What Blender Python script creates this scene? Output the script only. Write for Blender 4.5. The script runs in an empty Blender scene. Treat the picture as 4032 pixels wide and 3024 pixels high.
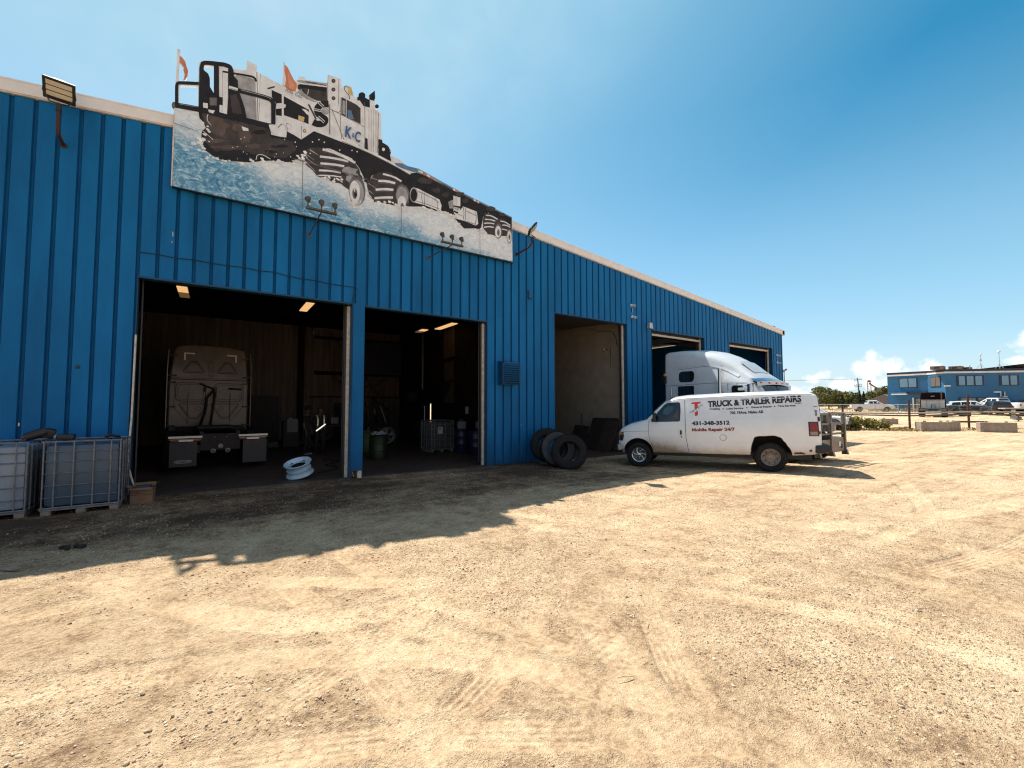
import bpy, bmesh, math, random
import numpy as np
from mathutils import Vector, Matrix, Euler

R = math.radians
SC = bpy.context.scene
COL = SC.collection
# ------------------------------------------------------------------ camera
cam_data = bpy.data.cameras.new("camera")
cam = bpy.data.objects.new("camera", cam_data)
COL.objects.link(cam)
cam_data.sensor_width = 36.0
cam_data.lens = 36.0 * 1703.48 / 4032
cam_data.clip_start = 0.05
cam_data.clip_end = 3000
_yaw, _pit, _rol = R(55.68785), R(2.83814), R(-0.05435)
_f = Vector((math.cos(_yaw) * math.cos(_pit), math.sin(_yaw) * math.cos(_pit), math.sin(_pit)))
_r = Vector((math.sin(_yaw), -math.cos(_yaw), 0))
_u = _r.cross(_f)
_r2 = _r * math.cos(_rol) + _u * math.sin(_rol)
_u2 = -_r * math.sin(_rol) + _u * math.cos(_rol)
_m = Matrix((_r2, _u2, -_f)).transposed().to_4x4()
_m.translation = Vector((0, 0, 1.83))
cam.matrix_world = _m
SC.camera = cam

# ------------------------------------------------------------------ sun and sky
SUN_EL, SUN_AZ = R(60.5), R(96.4)
sun_dir = Vector((math.cos(SUN_EL) * math.cos(SUN_AZ), math.cos(SUN_EL) * math.sin(SUN_AZ), math.sin(SUN_EL)))
sd = bpy.data.lights.new("sun", 'SUN')
sd.energy = 5.0
sd.angle = R(0.53)
sd.color = (1.0, 0.93, 0.80)
so = bpy.data.objects.new("sun", sd)
COL.objects.link(so)
so.rotation_euler = (-sun_dir).to_track_quat('-Z', 'Y').to_euler()

SC.view_settings.view_transform = 'Standard'
SC.view_settings.look = 'None'
SC.view_settings.exposure = 0.85
SC.view_settings.gamma = 1.0
SC.view_settings.use_curve_mapping = False

world = bpy.data.worlds.new("World")
SC.world = world
world.use_nodes = True
wt = world.node_tree
wt.nodes.clear()


class NT:
    """small node-tree writer"""
    def __init__(self, tree):
        self.t = tree

    def n(self, typ, **kw):
        nd = self.t.nodes.new(typ)
        for k, v in kw.items():
            if k.startswith('i_'):
                key = k[2:]
                nd.inputs[int(key) if key.isdigit() else key.replace('_', ' ')].default_value = v
            else:
                setattr(nd, k, v)
        return nd

    def l(self, a, b):
        self.t.links.new(a, b)

    def math(self, op, a, b=None, c=None, clamp=False):
        nd = self.n('ShaderNodeMath', operation=op, use_clamp=clamp)
        for i, v in enumerate((a, b, c)):
            if v is None:
                continue
            if isinstance(v, (int, float)):
                nd.inputs[i].default_value = v
            else:
                self.l(v, nd.inputs[i])
        return nd.outputs[0]

    def mix(self, fac, a, b, mode='MIX'):
        nd = self.n('ShaderNodeMix', data_type='RGBA', blend_type=mode)
        for sock, v in ((nd.inputs[0], fac), (nd.inputs[6], a), (nd.inputs[7], b)):
            if isinstance(v, (int, float)):
                sock.default_value = v
            elif isinstance(v, tuple):
                sock.default_value = (*v, 1) if len(v) == 3 else v
            else:
                self.l(v, sock)
        return nd.outputs[2]

    def ramp(self, fac, stops, interp='LINEAR'):
        nd = self.n('ShaderNodeValToRGB')
        cr = nd.color_ramp
        cr.interpolation = interp
        while len(cr.elements) < len(stops):
            cr.elements.new(0.5)
        for e, (p, c) in zip(cr.elements, stops):
            e.position = p
            e.color = (c, c, c, 1) if isinstance(c, (int, float)) else (*c, 1)
        self.l(fac, nd.inputs[0])
        return nd.outputs[0]

    def noise(self, vec, scale, detail=4, rough=.55, dist=0.0):
        nd = self.n('ShaderNodeTexNoise')
        nd.inputs['Scale'].default_value = scale
        nd.inputs['Detail'].default_value = detail
        nd.inputs['Roughness'].default_value = rough
        nd.inputs['Distortion'].default_value = dist
        if vec is not None:
            self.l(vec, nd.inputs['Vector'])
        return nd.outputs[0]


w = NT(wt)
sky = w.n('ShaderNodeTexSky', sky_type='NISHITA', sun_disc=False)
sky.sun_elevation = SUN_EL
sky.sun_rotation = R(90) - SUN_AZ
sky.air_density = 1.0
sky.dust_density = 1.3
sky.ozone_density = 1.6
hsv = w.n('ShaderNodeHueSaturation')
hsv.inputs['Hue'].default_value = 0.5
hsv.inputs['Saturation'].default_value = 1.0
sc_ = w.n('ShaderNodeSeparateColor')
w.l(sky.outputs[0], sc_.inputs[0])
cc_ = w.n('ShaderNodeCombineColor')
w.l(w.math('MULTIPLY', w.math('POWER', sc_.outputs[0], 2.3), .135), cc_.inputs[0])
w.l(w.math('MULTIPLY', sc_.outputs[1], .95), cc_.inputs[1])
w.l(w.math('MULTIPLY', sc_.outputs[2], 1.05), cc_.inputs[2])
w.l(cc_.outputs[0], hsv.inputs['Color'])
tc = w.n('ShaderNodeTexCoord')
sep = w.n('ShaderNodeSeparateXYZ')
w.l(tc.outputs['Generated'], sep.inputs[0])
az = w.math('MULTIPLY', w.math('ARCTAN2', sep.outputs[1], sep.outputs[0]), 180 / math.pi)
el = w.math('MULTIPLY', w.math('ARCSINE', sep.outputs[2]), 180 / math.pi)
nz = w.noise(tc.outputs['Generated'], 34, 7, .62)
nz2 = w.noise(tc.outputs['Generated'], 9, 3, .5)
# cumulus banks low over the horizon: (azimuth, elevation, half width, half height), degrees
CLOUDS = [(16.2, 3.6, 1.5, 2.0), (15.9, 4.9, .7, 1.1), (14.3, 3.5, .9, 1.7), (12.6, 2.9, 1.5, 1.2), (11.3, 3.6, .9, 1.1), (13.6, 2.2, 3.2, 1.2),
          (18.3, 2.3, 1.6, .9), (19.8, 3.3, .9, .8), (20.5, 2.8, 1.4, .7), (22.4, 1.6, 1.8, 1.0), (23.8, 1.2, 1.4, .8), (26.3, 4.3, .7, .5),
          (4.6, 5.3, 2.2, 1.1), (2.6, 5.6, 1.6, 1.2), (5.7, 3.8, 1.5, .5), (1.2, 3.6, 2.2, 1.2), (7.5, 2.4, 3.0, .9), (-6, 3.5, 5, 1.8), (30, 2.6, 3, 1.2), (-18, 4.5, 6, 2.2)]
acc = None
for a0, e0, sa, se in CLOUDS:
    dx = w.math('MULTIPLY', w.math('SUBTRACT', az, a0), 1 / sa)
    dy = w.math('MULTIPLY', w.math('SUBTRACT', el, e0), 1 / se)
    d = w.math('SUBTRACT', 1.0, w.math('SQRT', w.math('ADD', w.math('MULTIPLY', dx, dx), w.math('MULTIPLY', dy, dy))))
    acc = d if acc is None else w.math('MAXIMUM', acc, d)
acc = w.math('ADD', w.math('MAXIMUM', acc, -1.0), w.math('MULTIPLY', w.math('SUBTRACT', nz, .5), 2.3))
cmask = w.ramp(acc, [(0.02, 0.0), (0.60, 0.80), (1.0, 0.92)])
ccol = w.ramp(w.math('MULTIPLY_ADD', w.math('SUBTRACT', nz, .5), 3.0, .5), [(0.1, (6.3, 6.9, 7.6)), (0.75, (9.2, 9.0, 8.7))])
haze = w.ramp(w.math('MULTIPLY', el, 1 / 90), [(0.0, .55), (0.08, .33), (0.20, 0.20), (.29, .07), (.36, 0)])
skyc = w.mix(haze, hsv.outputs[0], (6.3, 8.2, 9.2))
# thin high cloud towards the sun
dsun = w.n('ShaderNodeVectorMath', operation='DOT_PRODUCT')
w.l(tc.outputs['Generated'], dsun.inputs[0])
dsun.inputs[1].default_value = sun_dir
near = w.ramp(dsun.outputs['Value'], [(0.74, 0.0), (0.99, 1.0)])
cir = w.ramp(nz2, [(0.42, 0.0), (0.70, 1.0)])
cm2 = w.math('MULTIPLY', w.math('MULTIPLY', near, cir), .28)
skyc = w.mix(cm2, skyc, (6.5, 7.8, 8.2))
glow = w.ramp(dsun.outputs['Value'], [(0.50, 0.0), (0.72, .35), (0.90, .92)])
skyc = w.mix(glow, skyc, w.mix(cm2, (2.7, 4.7, 5.9), (5.2, 6.2, 6.6)))
# unseen bright cloud added behind the camera to whiten and lift the shade
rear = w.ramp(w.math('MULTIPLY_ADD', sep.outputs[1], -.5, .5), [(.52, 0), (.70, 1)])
fill_cloud = w.ramp(w.noise(tc.outputs['Generated'], 3.2, 6, .6), [(.40, 0), (.58, .66)])
skyc = w.mix(w.math('MULTIPLY', rear, fill_cloud), skyc, (7.4, 6.0, 5.7))
skyc = w.mix(cmask, skyc, ccol)
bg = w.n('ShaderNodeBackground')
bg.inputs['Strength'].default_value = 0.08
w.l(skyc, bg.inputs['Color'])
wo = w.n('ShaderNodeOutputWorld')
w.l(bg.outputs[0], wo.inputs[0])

SC.cycles.use_denoising = True
SC.cycles.denoising_prefilter = 'NONE'
SC.cycles.filter_width = 1.2
rnd = random.Random(11)
nrng = np.random.default_rng(5)

# ------------------------------------------------------------------ materials
MATS = {}


def mat(name, col, rough=.6, metal=0.0, var=.12, scale=4.0, bump=0.0, bscale=30.0, spec=.5, dirt=None, coat=0.0, emit=None, alpha=None, stretch=None, splash=None):
    """principled material with procedural mottling; dirt = (z0, z1, colour, amount) in object space"""
    if name in MATS:
        return MATS[name]
    m = bpy.data.materials.new(name)
    m.use_nodes = True
    t = NT(m.node_tree)
    m.node_tree.nodes.clear()
    out = t.n('ShaderNodeOutputMaterial')
    p = t.n('ShaderNodeBsdfPrincipled')
    t.l(p.outputs[0], out.inputs[0])
    tcn = t.n('ShaderNodeTexCoord')
    vec = tcn.outputs['Object']
    if stretch:
        mp = t.n('ShaderNodeMapping')
        mp.inputs['Scale'].default_value = stretch
        t.l(vec, mp.inputs[0])
        vec = mp.outputs[0]
    c = None
    if var > 0:
        nf = t.noise(vec, scale, 5, .6)
        lo = tuple(max(0, x * (1 - var * 1.6)) for x in col)
        hi = tuple(min(1, x * (1 + var * 1.2)) for x in col)
        c = t.ramp(nf, [(.3, lo), (.7, hi)])
    else:
        c = t.ramp(t.math('ADD', 0.0, 0.0), [(0, col), (1, col)])
    if dirt:
        z0, z1, dc, amt = dirt
        sp = t.n('ShaderNodeSeparateXYZ')
        t.l(tcn.outputs['Object'], sp.inputs[0])
        g = t.n('ShaderNodeMapRange')
        g.inputs[1].default_value, g.inputs[2].default_value = z0, z1
        g.inputs[3].default_value, g.inputs[4].default_value = 1, 0
        t.l(sp.outputs[2], g.inputs[0])
        nn = t.noise(tcn.outputs['Object'], 5, 7, .7)
        k = t.math('MULTIPLY', t.math('ADD', t.math('MULTIPLY', g.outputs[0], 1.0), t.math('MULTIPLY', t.math('SUBTRACT', nn, .5), 1.1)), g.outputs[0], clamp=True)
        if splash:      # mud thrown up along part of the side
            sx = t.n('ShaderNodeMapRange')
            sx.inputs[1].default_value, sx.inputs[2].default_value = splash[0], splash[1]
            t.l(sp.outputs[0], sx.inputs[0])
            sz = t.n('ShaderNodeMapRange')
            sz.inputs[1].default_value, sz.inputs[2].default_value = splash[3], splash[2]
            t.l(sp.outputs[2], sz.inputs[0])
            lim = t.n('ShaderNodeMapRange')
            lim.inputs[1].default_value, lim.inputs[2].default_value = splash[1] + .5, splash[1] + .3
            t.l(sp.outputs[0], lim.inputs[0])
            e = t.math('MULTIPLY', t.math('MULTIPLY', sx.outputs[0], sz.outputs[0]), lim.outputs[0])
            k = t.math('ADD', k, t.math('MULTIPLY', e, t.math('MULTIPLY', nn, 2.4)), clamp=True)
        c = t.mix(t.math('MULTIPLY', k, amt), c, dc)
    t.l(c, p.inputs['Base Color'])
    p.inputs['Roughness'].default_value = rough
    p.inputs['Metallic'].default_value = metal
    p.inputs['Specular IOR Level'].default_value = spec
    p.inputs['Coat Weight'].default_value = coat
    if rough > .15 and var > 0:
        rr = t.math('MULTIPLY_ADD', t.noise(vec, scale * 2.3, 4), .3 * rough, rough * .85, clamp=True)
        t.l(rr, p.inputs['Roughness'])
    if bump:
        b = t.n('ShaderNodeBump')
        b.inputs['Strength'].default_value = bump
        b.inputs['Distance'].default_value = .02
        t.l(t.noise(vec, bscale, 5, .6), b.inputs['Height'])
        t.l(b.outputs[0], p.inputs['Normal'])
    if emit:
        p.inputs['Emission Color'].default_value = (*emit[0], 1)
        p.inputs['Emission Strength'].default_value = emit[1]
    if alpha is not None:
        p.inputs['Alpha'].default_value = alpha
    MATS[name] = m
    return m


# ------------------------------------------------------------------ mesh builder
class MB:
    def __init__(self):
        self.v, self.f, self.mi, self.sm, self.mats = [], [], [], [], []
        self.M = None

    def m(self, material):
        if material not in self.mats:
            self.mats.append(material)
        return self.mats.index(material)

    def add(self, verts, faces, material, smooth=False):
        o = len(self.v)
        if self.M is not None:
            verts = [self.M @ Vector(p) for p in verts]
        self.v += [tuple(p) for p in verts]
        k = self.m(material)
        for f in faces:
            self.f.append(tuple(i + o for i in f))
            self.mi.append(k)
            self.sm.append(smooth)
        return self

    def box(self, c, s, material, rot=None, bevel=0.0, taper=1.0):
        """box centred at c with full size s"""
        hx, hy, hz = s[0] / 2, s[1] / 2, s[2] / 2
        if bevel > 0:
            b = min(bevel, hx * .9, hy * .9, hz * .9)
            vs, fs = [], []
            bm = bmesh.new()
            bmesh.ops.create_cube(bm, size=1)
            for v in bm.verts:
                v.co = Vector((v.co.x * 2 * hx, v.co.y * 2 * hy, v.co.z * 2 * hz))
            bmesh.ops.bevel(bm, geom=bm.edges[:], offset=b, segments=2, profile=.6, affect='EDGES')
            bm.verts.index_update()
            vs = [v.co.copy() for v in bm.verts]
            fs = [[q.index for q in f.verts] for f in bm.faces]
            bm.free()
        else:
            vs = [Vector((x * hx, y * hy, z * hz)) for x in (-1, 1) for y in (-1, 1) for z in (-1, 1)]
            fs = [(0, 1, 3, 2), (4, 6, 7, 5), (0, 4, 5, 1), (2, 3, 7, 6), (0, 2, 6, 4), (1, 5, 7, 3)]
        if taper != 1.0:
            vs = [Vector((v.x * (taper if v.z > 0 else 1), v.y * (taper if v.z > 0 else 1), v.z)) for v in vs]
        if rot:
            e = Euler(rot).to_matrix()
            vs = [e @ v for v in vs]
        c = Vector(c)
        return self.add([v + c for v in vs], fs, material, False)

    def span(self, a, b, material, bevel=0.0):
        """box between corners a and b"""
        return self.box([(a[i] + b[i]) / 2 for i in range(3)], [abs(a[i] - b[i]) for i in range(3)], material, bevel=bevel)

    def cyl(self, a, b, r, material, r2=None, n=16, cap=True, smooth=True):
        a, b = Vector(a), Vector(b)
        r2 = r if r2 is None else r2
        d = (b - a).normalized()
        t = d.orthogonal().normalized()
        u = d.cross(t)
        vs = []
        for p, rr in ((a, r), (b, r2)):
            for i in range(n):
                an = 2 * math.pi * i / n
                vs.append(p + (t * math.cos(an) + u * math.sin(an)) * rr)
        self.add(vs, [(i, (i + 1) % n, n + (i + 1) % n, n + i) for i in range(n)], material, smooth)
        if cap:
            self.add(vs, [tuple(range(n))[::-1], tuple(range(n, 2 * n))], material, False)
        return self

    def tube(self, pts, r, material, n=8, cap=True):
        pts = [Vector(p) for p in pts]
        rs = r if isinstance(r, (list, tuple)) else [r] * len(pts)
        vs = []
        t = None
        for i, p in enumerate(pts):
            d = (pts[min(i + 1, len(pts) - 1)] - pts[max(i - 1, 0)]).normalized()
            if t is None:
                t = d.orthogonal().normalized()
            t = (t - d * t.dot(d))
            t = t.normalized() if t.length > 1e-6 else d.orthogonal().normalized()
            u = d.cross(t)
            for k in range(n):
                an = 2 * math.pi * k / n
                vs.append(p + (t * math.cos(an) + u * math.sin(an)) * rs[i])
        fs = []
        for i in range(len(pts) - 1):
            for k in range(n):
                fs.append((i * n + k, i * n + (k + 1) % n, (i + 1) * n + (k + 1) % n, (i + 1) * n + k))
        self.add(vs, fs, material, True)
        if cap:
            self.add(vs, [tuple(range(n))[::-1], tuple(range((len(pts) - 1) * n, len(pts) * n))], material, False)
        return self

    def lathe(self, prof, material, c=(0, 0, 0), axis='Z', n=32, smooth=True, mats=None):
        """prof: list of (radius, height)"""
        vs = []
        for r, h in prof:
            for k in range(n):
                an = 2 * math.pi * k / n
                x, y = r * math.cos(an), r * math.sin(an)
                v = {'Z': (x, y, h), 'Y': (x, h, y), 'X': (h, x, y)}[axis]
                vs.append((v[0] + c[0], v[1] + c[1], v[2] + c[2]))
        self.add(vs, [], material)
        o = len(self.v) - len(vs)
        for i in range(len(prof) - 1):
            mm = self.m(mats[i] if mats else material)
            for k in range(n):
                self.f.append((o + i * n + k, o + i * n + (k + 1) % n, o + (i + 1) * n + (k + 1) % n, o + (i + 1) * n + k))
                self.mi.append(mm)
                self.sm.append(smooth)
        return self

    def prism(self, poly, axis, a, b, material, smooth=False):
        """polygon (2D list) extruded along an axis from a to b"""
        n = len(poly)
        def P(u, v, w_):
            return {'X': (w_, u, v), 'Y': (u, w_, v), 'Z': (u, v, w_)}[axis]
        vs = [P(u, v, a) for u, v in poly] + [P(u, v, b) for u, v in poly]
        self.add(vs, [(i, (i + 1) % n, n + (i + 1) % n, n + i) for i in range(n)], material, smooth)
        self.add(vs, [tuple(range(n))[::-1], tuple(range(n, 2 * n))], material, False)
        return self

    def grid(self, rows, material, smooth=True, close=False):
        n = len(rows[0])
        vs = [p for r in rows for p in r]
        fs = []
        for i in range(len(rows) - 1):
            for k in range(n if close else n - 1):
                fs.append((i * n + k, i * n + (k + 1) % n, (i + 1) * n + (k + 1) % n, (i + 1) * n + k))
        return self.add(vs, fs, material, smooth)

    def poly(self, pts, material):
        return self.add(pts, [tuple(range(len(pts)))], material, False)

    def build(self, name, parent=None, loc=None, rotz=0, angle=35, fix=True, label=None, **tags):
        me = bpy.data.meshes.new(name)
        me.from_pydata(self.v, [], self.f)
        for q in self.mats:
            me.materials.append(q)
        me.polygons.foreach_set('material_index', self.mi)
        me.polygons.foreach_set('use_smooth', self.sm)
        me.update()
        if fix:
            bm = bmesh.new()
            bm.from_mesh(me)
            bmesh.ops.remove_doubles(bm, verts=bm.verts[:], dist=1e-5)
            bmesh.ops.recalc_face_normals(bm, faces=bm.faces[:])
            bm.to_mesh(me)
            bm.free()
        if any(self.sm):
            me.set_sharp_from_angle(angle=R(angle))
        return link(name, me, parent, loc, rotz, label=label, **tags)


def link(name, data, parent=None, loc=None, rotz=0, label=None, **tags):
    o = bpy.data.objects.new(name, data)
    COL.objects.link(o)
    if parent is not None:
        o.parent = parent
    if loc is not None:
        o.location = loc
    o.rotation_euler = (0, 0, rotz)
    if label:
        o['label'] = label
    for k, v in tags.items():
        if v:
            o[{'cat': 'category'}.get(k, k)] = v
    return o


def thing(name, label, cat, loc=(0, 0, 0), rotz=0, group=None):
    return link(name, None, None, loc, rotz, label=label, cat=cat, group=group)


def dup(root, loc, rotz, label, group=None):
    r = root.copy()
    COL.objects.link(r)
    r.location, r.rotation_euler = loc, (0, 0, rotz)
    r['label'] = label
    if group:
        r['group'] = group
    for ch in list(root.children):
        c = ch.copy()
        COL.objects.link(c)
        c.parent = r
        for g in list(ch.children):
            d = g.copy()
            COL.objects.link(d)
            d.parent = c
    return r


def text_geo(s, size, bold=0.0, align='LEFT', shear=0.0, res=3, spacing=1.0):
    """outline of a string as (verts, faces) in x/y, baseline at 0"""
    cu = bpy.data.curves.new('lettering', 'FONT')
    cu.body = s
    cu.size = size
    cu.offset = bold
    cu.align_x = align
    cu.shear = shear
    cu.resolution_u = res
    cu.space_character = spacing
    cu.fill_mode = 'BOTH'
    ob = bpy.data.objects.new('lettering', cu)
    COL.objects.link(ob)
    bpy.context.view_layer.update()
    me = ob.evaluated_get(bpy.context.evaluated_depsgraph_get()).to_mesh()
    vs = [v.co.copy() for v in me.vertices]
    fs = [tuple(p.vertices) for p in me.polygons]
    ob.to_mesh_clear()
    bpy.data.objects.remove(ob)
    bpy.data.curves.remove(cu)
    return vs, fs


def fit_text(s, w_, h_, bold=0.0, shear=0.0, spacing=1.0):
    """text scaled to exactly fill w_ x h_ from the origin"""
    vs, fs = text_geo(s, 1.0, bold, shear=shear, spacing=spacing)
    x0, x1 = min(v.x for v in vs), max(v.x for v in vs)
    y0, y1 = min(v.y for v in vs), max(v.y for v in vs)
    return [Vector(((v.x - x0) / (x1 - x0) * w_, (v.y - y0) / (y1 - y0) * h_, 0)) for v in vs], fs


def filled(outline, holes, depth):
    """2D outline with holes, extruded: returns verts, faces (x, y, z=0..depth)"""
    cu = bpy.data.curves.new('outline', 'CURVE')
    cu.dimensions = '2D'
    cu.fill_mode = 'BOTH'
    cu.extrude = depth / 2
    for pts in [outline] + holes:
        s = cu.splines.new('POLY')
        s.points.add(len(pts) - 1)
        for i, p in enumerate(pts):
            s.points[i].co = (p[0], p[1], 0, 1)
        s.use_cyclic_u = True
    ob = bpy.data.objects.new('outline', cu)
    COL.objects.link(ob)
    bpy.context.view_layer.update()
    me = ob.evaluated_get(bpy.context.evaluated_depsgraph_get()).to_mesh()
    vs = [v.co.copy() for v in me.vertices]
    fs = [tuple(p.vertices) for p in me.polygons]
    ob.to_mesh_clear()
    bpy.data.objects.remove(ob)
    bpy.data.curves.remove(cu)
    return vs, fs


# ------------------------------------------------------------------ noise for terrain (numpy)
def vnoise(x, y, seed=0):
    xi, yi = np.floor(x).astype(np.int64), np.floor(y).astype(np.int64)
    fx, fy = x - xi, y - yi
    fx, fy = fx * fx * (3 - 2 * fx), fy * fy * (3 - 2 * fy)
    def h(a, b):
        n = (a * 374761393 + b * 668265263 + seed * 974711) & 0x7fffffff
        n = ((n ^ (n >> 13)) * 1274126177) & 0x7fffffff
        n = (n ^ (n >> 16)) & 0xffff
        return n / 65535.0
    a, b, c, d = h(xi, yi), h(xi + 1, yi), h(xi, yi + 1), h(xi + 1, yi + 1)
    return (a * (1 - fx) + b * fx) * (1 - fy) + (c * (1 - fx) + d * fx) * fy - .5


def sst(a, b, x):
    t = np.clip((x - a) / (b - a), 0, 1)
    return t * t * (3 - 2 * t)


def terrain(x, y):
    """smooth grade of the yard: level by the workshop, rising towards the far lot"""
    x, y = np.asarray(x, float), np.asarray(y, float)
    z = np.where(x > 41, .0135 * (x - 41), 0.0)
    z = np.minimum(z, 2.6)
    z = z - .055 * sst(5, 8, y) * sst(7, 10, x) * (1 - sst(26, 34, x))
    z = z + .10 * sst(43, 39, x) * sst(30, 36, x) * 0
    return z


def tz(x, y):
    return float(terrain(x, y))

# ------------------------------------------------------------------ ground
TRACKS = [  # (points, width, kind)
    ([(0.1, 8.6), (0.23, 7.54), (0.46, 5.92), (0.64, 4.95), (0.83, 4.17), (0.98, 3.26), (1.0, 2.0)], .27, 1),
    ([(-1.03, 6.38), (-0.45, 5.44), (0.22, 4.44), (0.8, 3.99), (1.81, 3.89), (3.27, 3.91), (5.5, 4.4)], .36, 0),
    ([(4.7, 4.6), (4.39, 3.93), (3.9, 3.3), (3.37, 2.7), (2.88, 2.18), (2.3, 1.4)], .24, 1),
    ([(1.2, 3.9), (1.56, 3.25), (1.76, 2.87), (1.91, 2.49), (1.96, 2.04), (1.9, 1.3)], .25, 2),
    ([(4.2, 6.2), (4.91, 4.76), (5.54, 3.62), (6.07, 2.16), (5.98, 0.69), (5.4, -1.5)], .3, 1),
    ([(4.9, 7.0), (5.67, 5.49), (7.06, 3.78), (7.94, 2.24), (7.7, 0.87), (7.0, -1)], .3, 2),
    ([(1.6, .6), (2.01, 1.39), (2.24, 1.8), (2.55, 2.49), (2.87, 3.16), (3.18, 3.8), (3.3, 5)], .26, 2),
    ([(-2.6, 5.6), (-1.48, 5.6), (-0.91, 5.63), (-0.15, 6.09), (0.78, 7.16), (1.2, 9)], .3, 0),
    ([(4.2, 5.3), (3.3, 4.68), (2.54, 4.24), (1.81, 3.89), (1.28, 3.53), (.4, 3.1)], .25, 1),
    ([(4.5, 2.6), (6.03, 2.39), (7.4, 2.1), (9.52, 2.09), (10.84, 2.37), (14, 3.6)], .27, 2),
    ([(0.2, 2.1), (0.91, 2.21), (1.3, 2.44), (1.81, 2.69), (2.32, 3.09), (3.0, 4.0)], .25, 1),
    ([(4.64, -.6), (4.64, 0.55), (4.61, 1.33), (4.18, 2.26), (3.01, 3.6), (1.75, 4.32), (.6, 5.2)], .3, 0),
    ([(4.95, -.6), (4.98, 0.55), (4.95, 1.4), (4.5, 2.5), (3.3, 3.9), (2.0, 4.7)], .2, 1),
    ([(9, 9), (11, 5.5), (14, 3.2), (20, 1.8), (30, 1.5)], .45, 0),
    ([(8, 8.2), (9.6, 4.6), (12, 2.4), (18, .6), (30, -.5)], .4, 1),
    ([(15, 9), (20, 6.0), (27, 4.0), (38, 3.2)], .5, 0),
    ([(14, 6.3), (20, 4.2), (28, 2.6), (39, 2.0)], .5, 0),
    ([(6, 9.5), (8.4, 6.0), (11.5, 3.8), (18, 2.6), (30, 2.9)], .4, 1),
    ([(7, 3), (12, 1.4), (18, 1.0), (26, 1.1)], .45, 0),
    ([(30, 9), (33, 5), (36, 1), (38, -3)], .5, 0),
    ([(1.4, 9.0), (1.25, 7.2), (1.3, 5.6), (1.6, 4.2), (2.2, 2.6)], .24, 1),
    ([(3.4, 8.4), (3.2, 6.4), (3.6, 4.6), (4.6, 3.0), (6.2, 1.6)], .26, 1),
    ([(3.9, 8.6), (3.75, 6.6), (4.1, 5.0), (5.1, 3.4), (6.8, 2.0)], .26, 1),
    ([(5.2, 8.8), (6.0, 6.6), (8.2, 4.8), (11.5, 3.2)], .28, 2),
    ([(-1.2, 3.2), (.4, 2.7), (1.8, 1.9), (3.0, .8)], .26, 1),
    ([(10, 7.0), (13, 4.2), (18, 2.4), (25, 1.9)], .3, 1),
    ([(6.5, 1.4), (9, .9), (13, .9), (19, 1.6)], .3, 1),
    ([(-1.8, 4.3), (-.8, 4.1), (.4, 3.7), (1.5, 3.0), (2.2, 2.1), (2.6, 1.0)], .3, 0),
]


def chaikin(P, k=3):
    P = np.array(P, float)
    for _ in range(k):
        N = [P[0]]
        for i in range(len(P) - 1):
            N += [P[i] * .75 + P[i + 1] * .25, P[i] * .25 + P[i + 1] * .75]
        N.append(P[-1])
        P = np.array(N)
    return P


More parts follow.
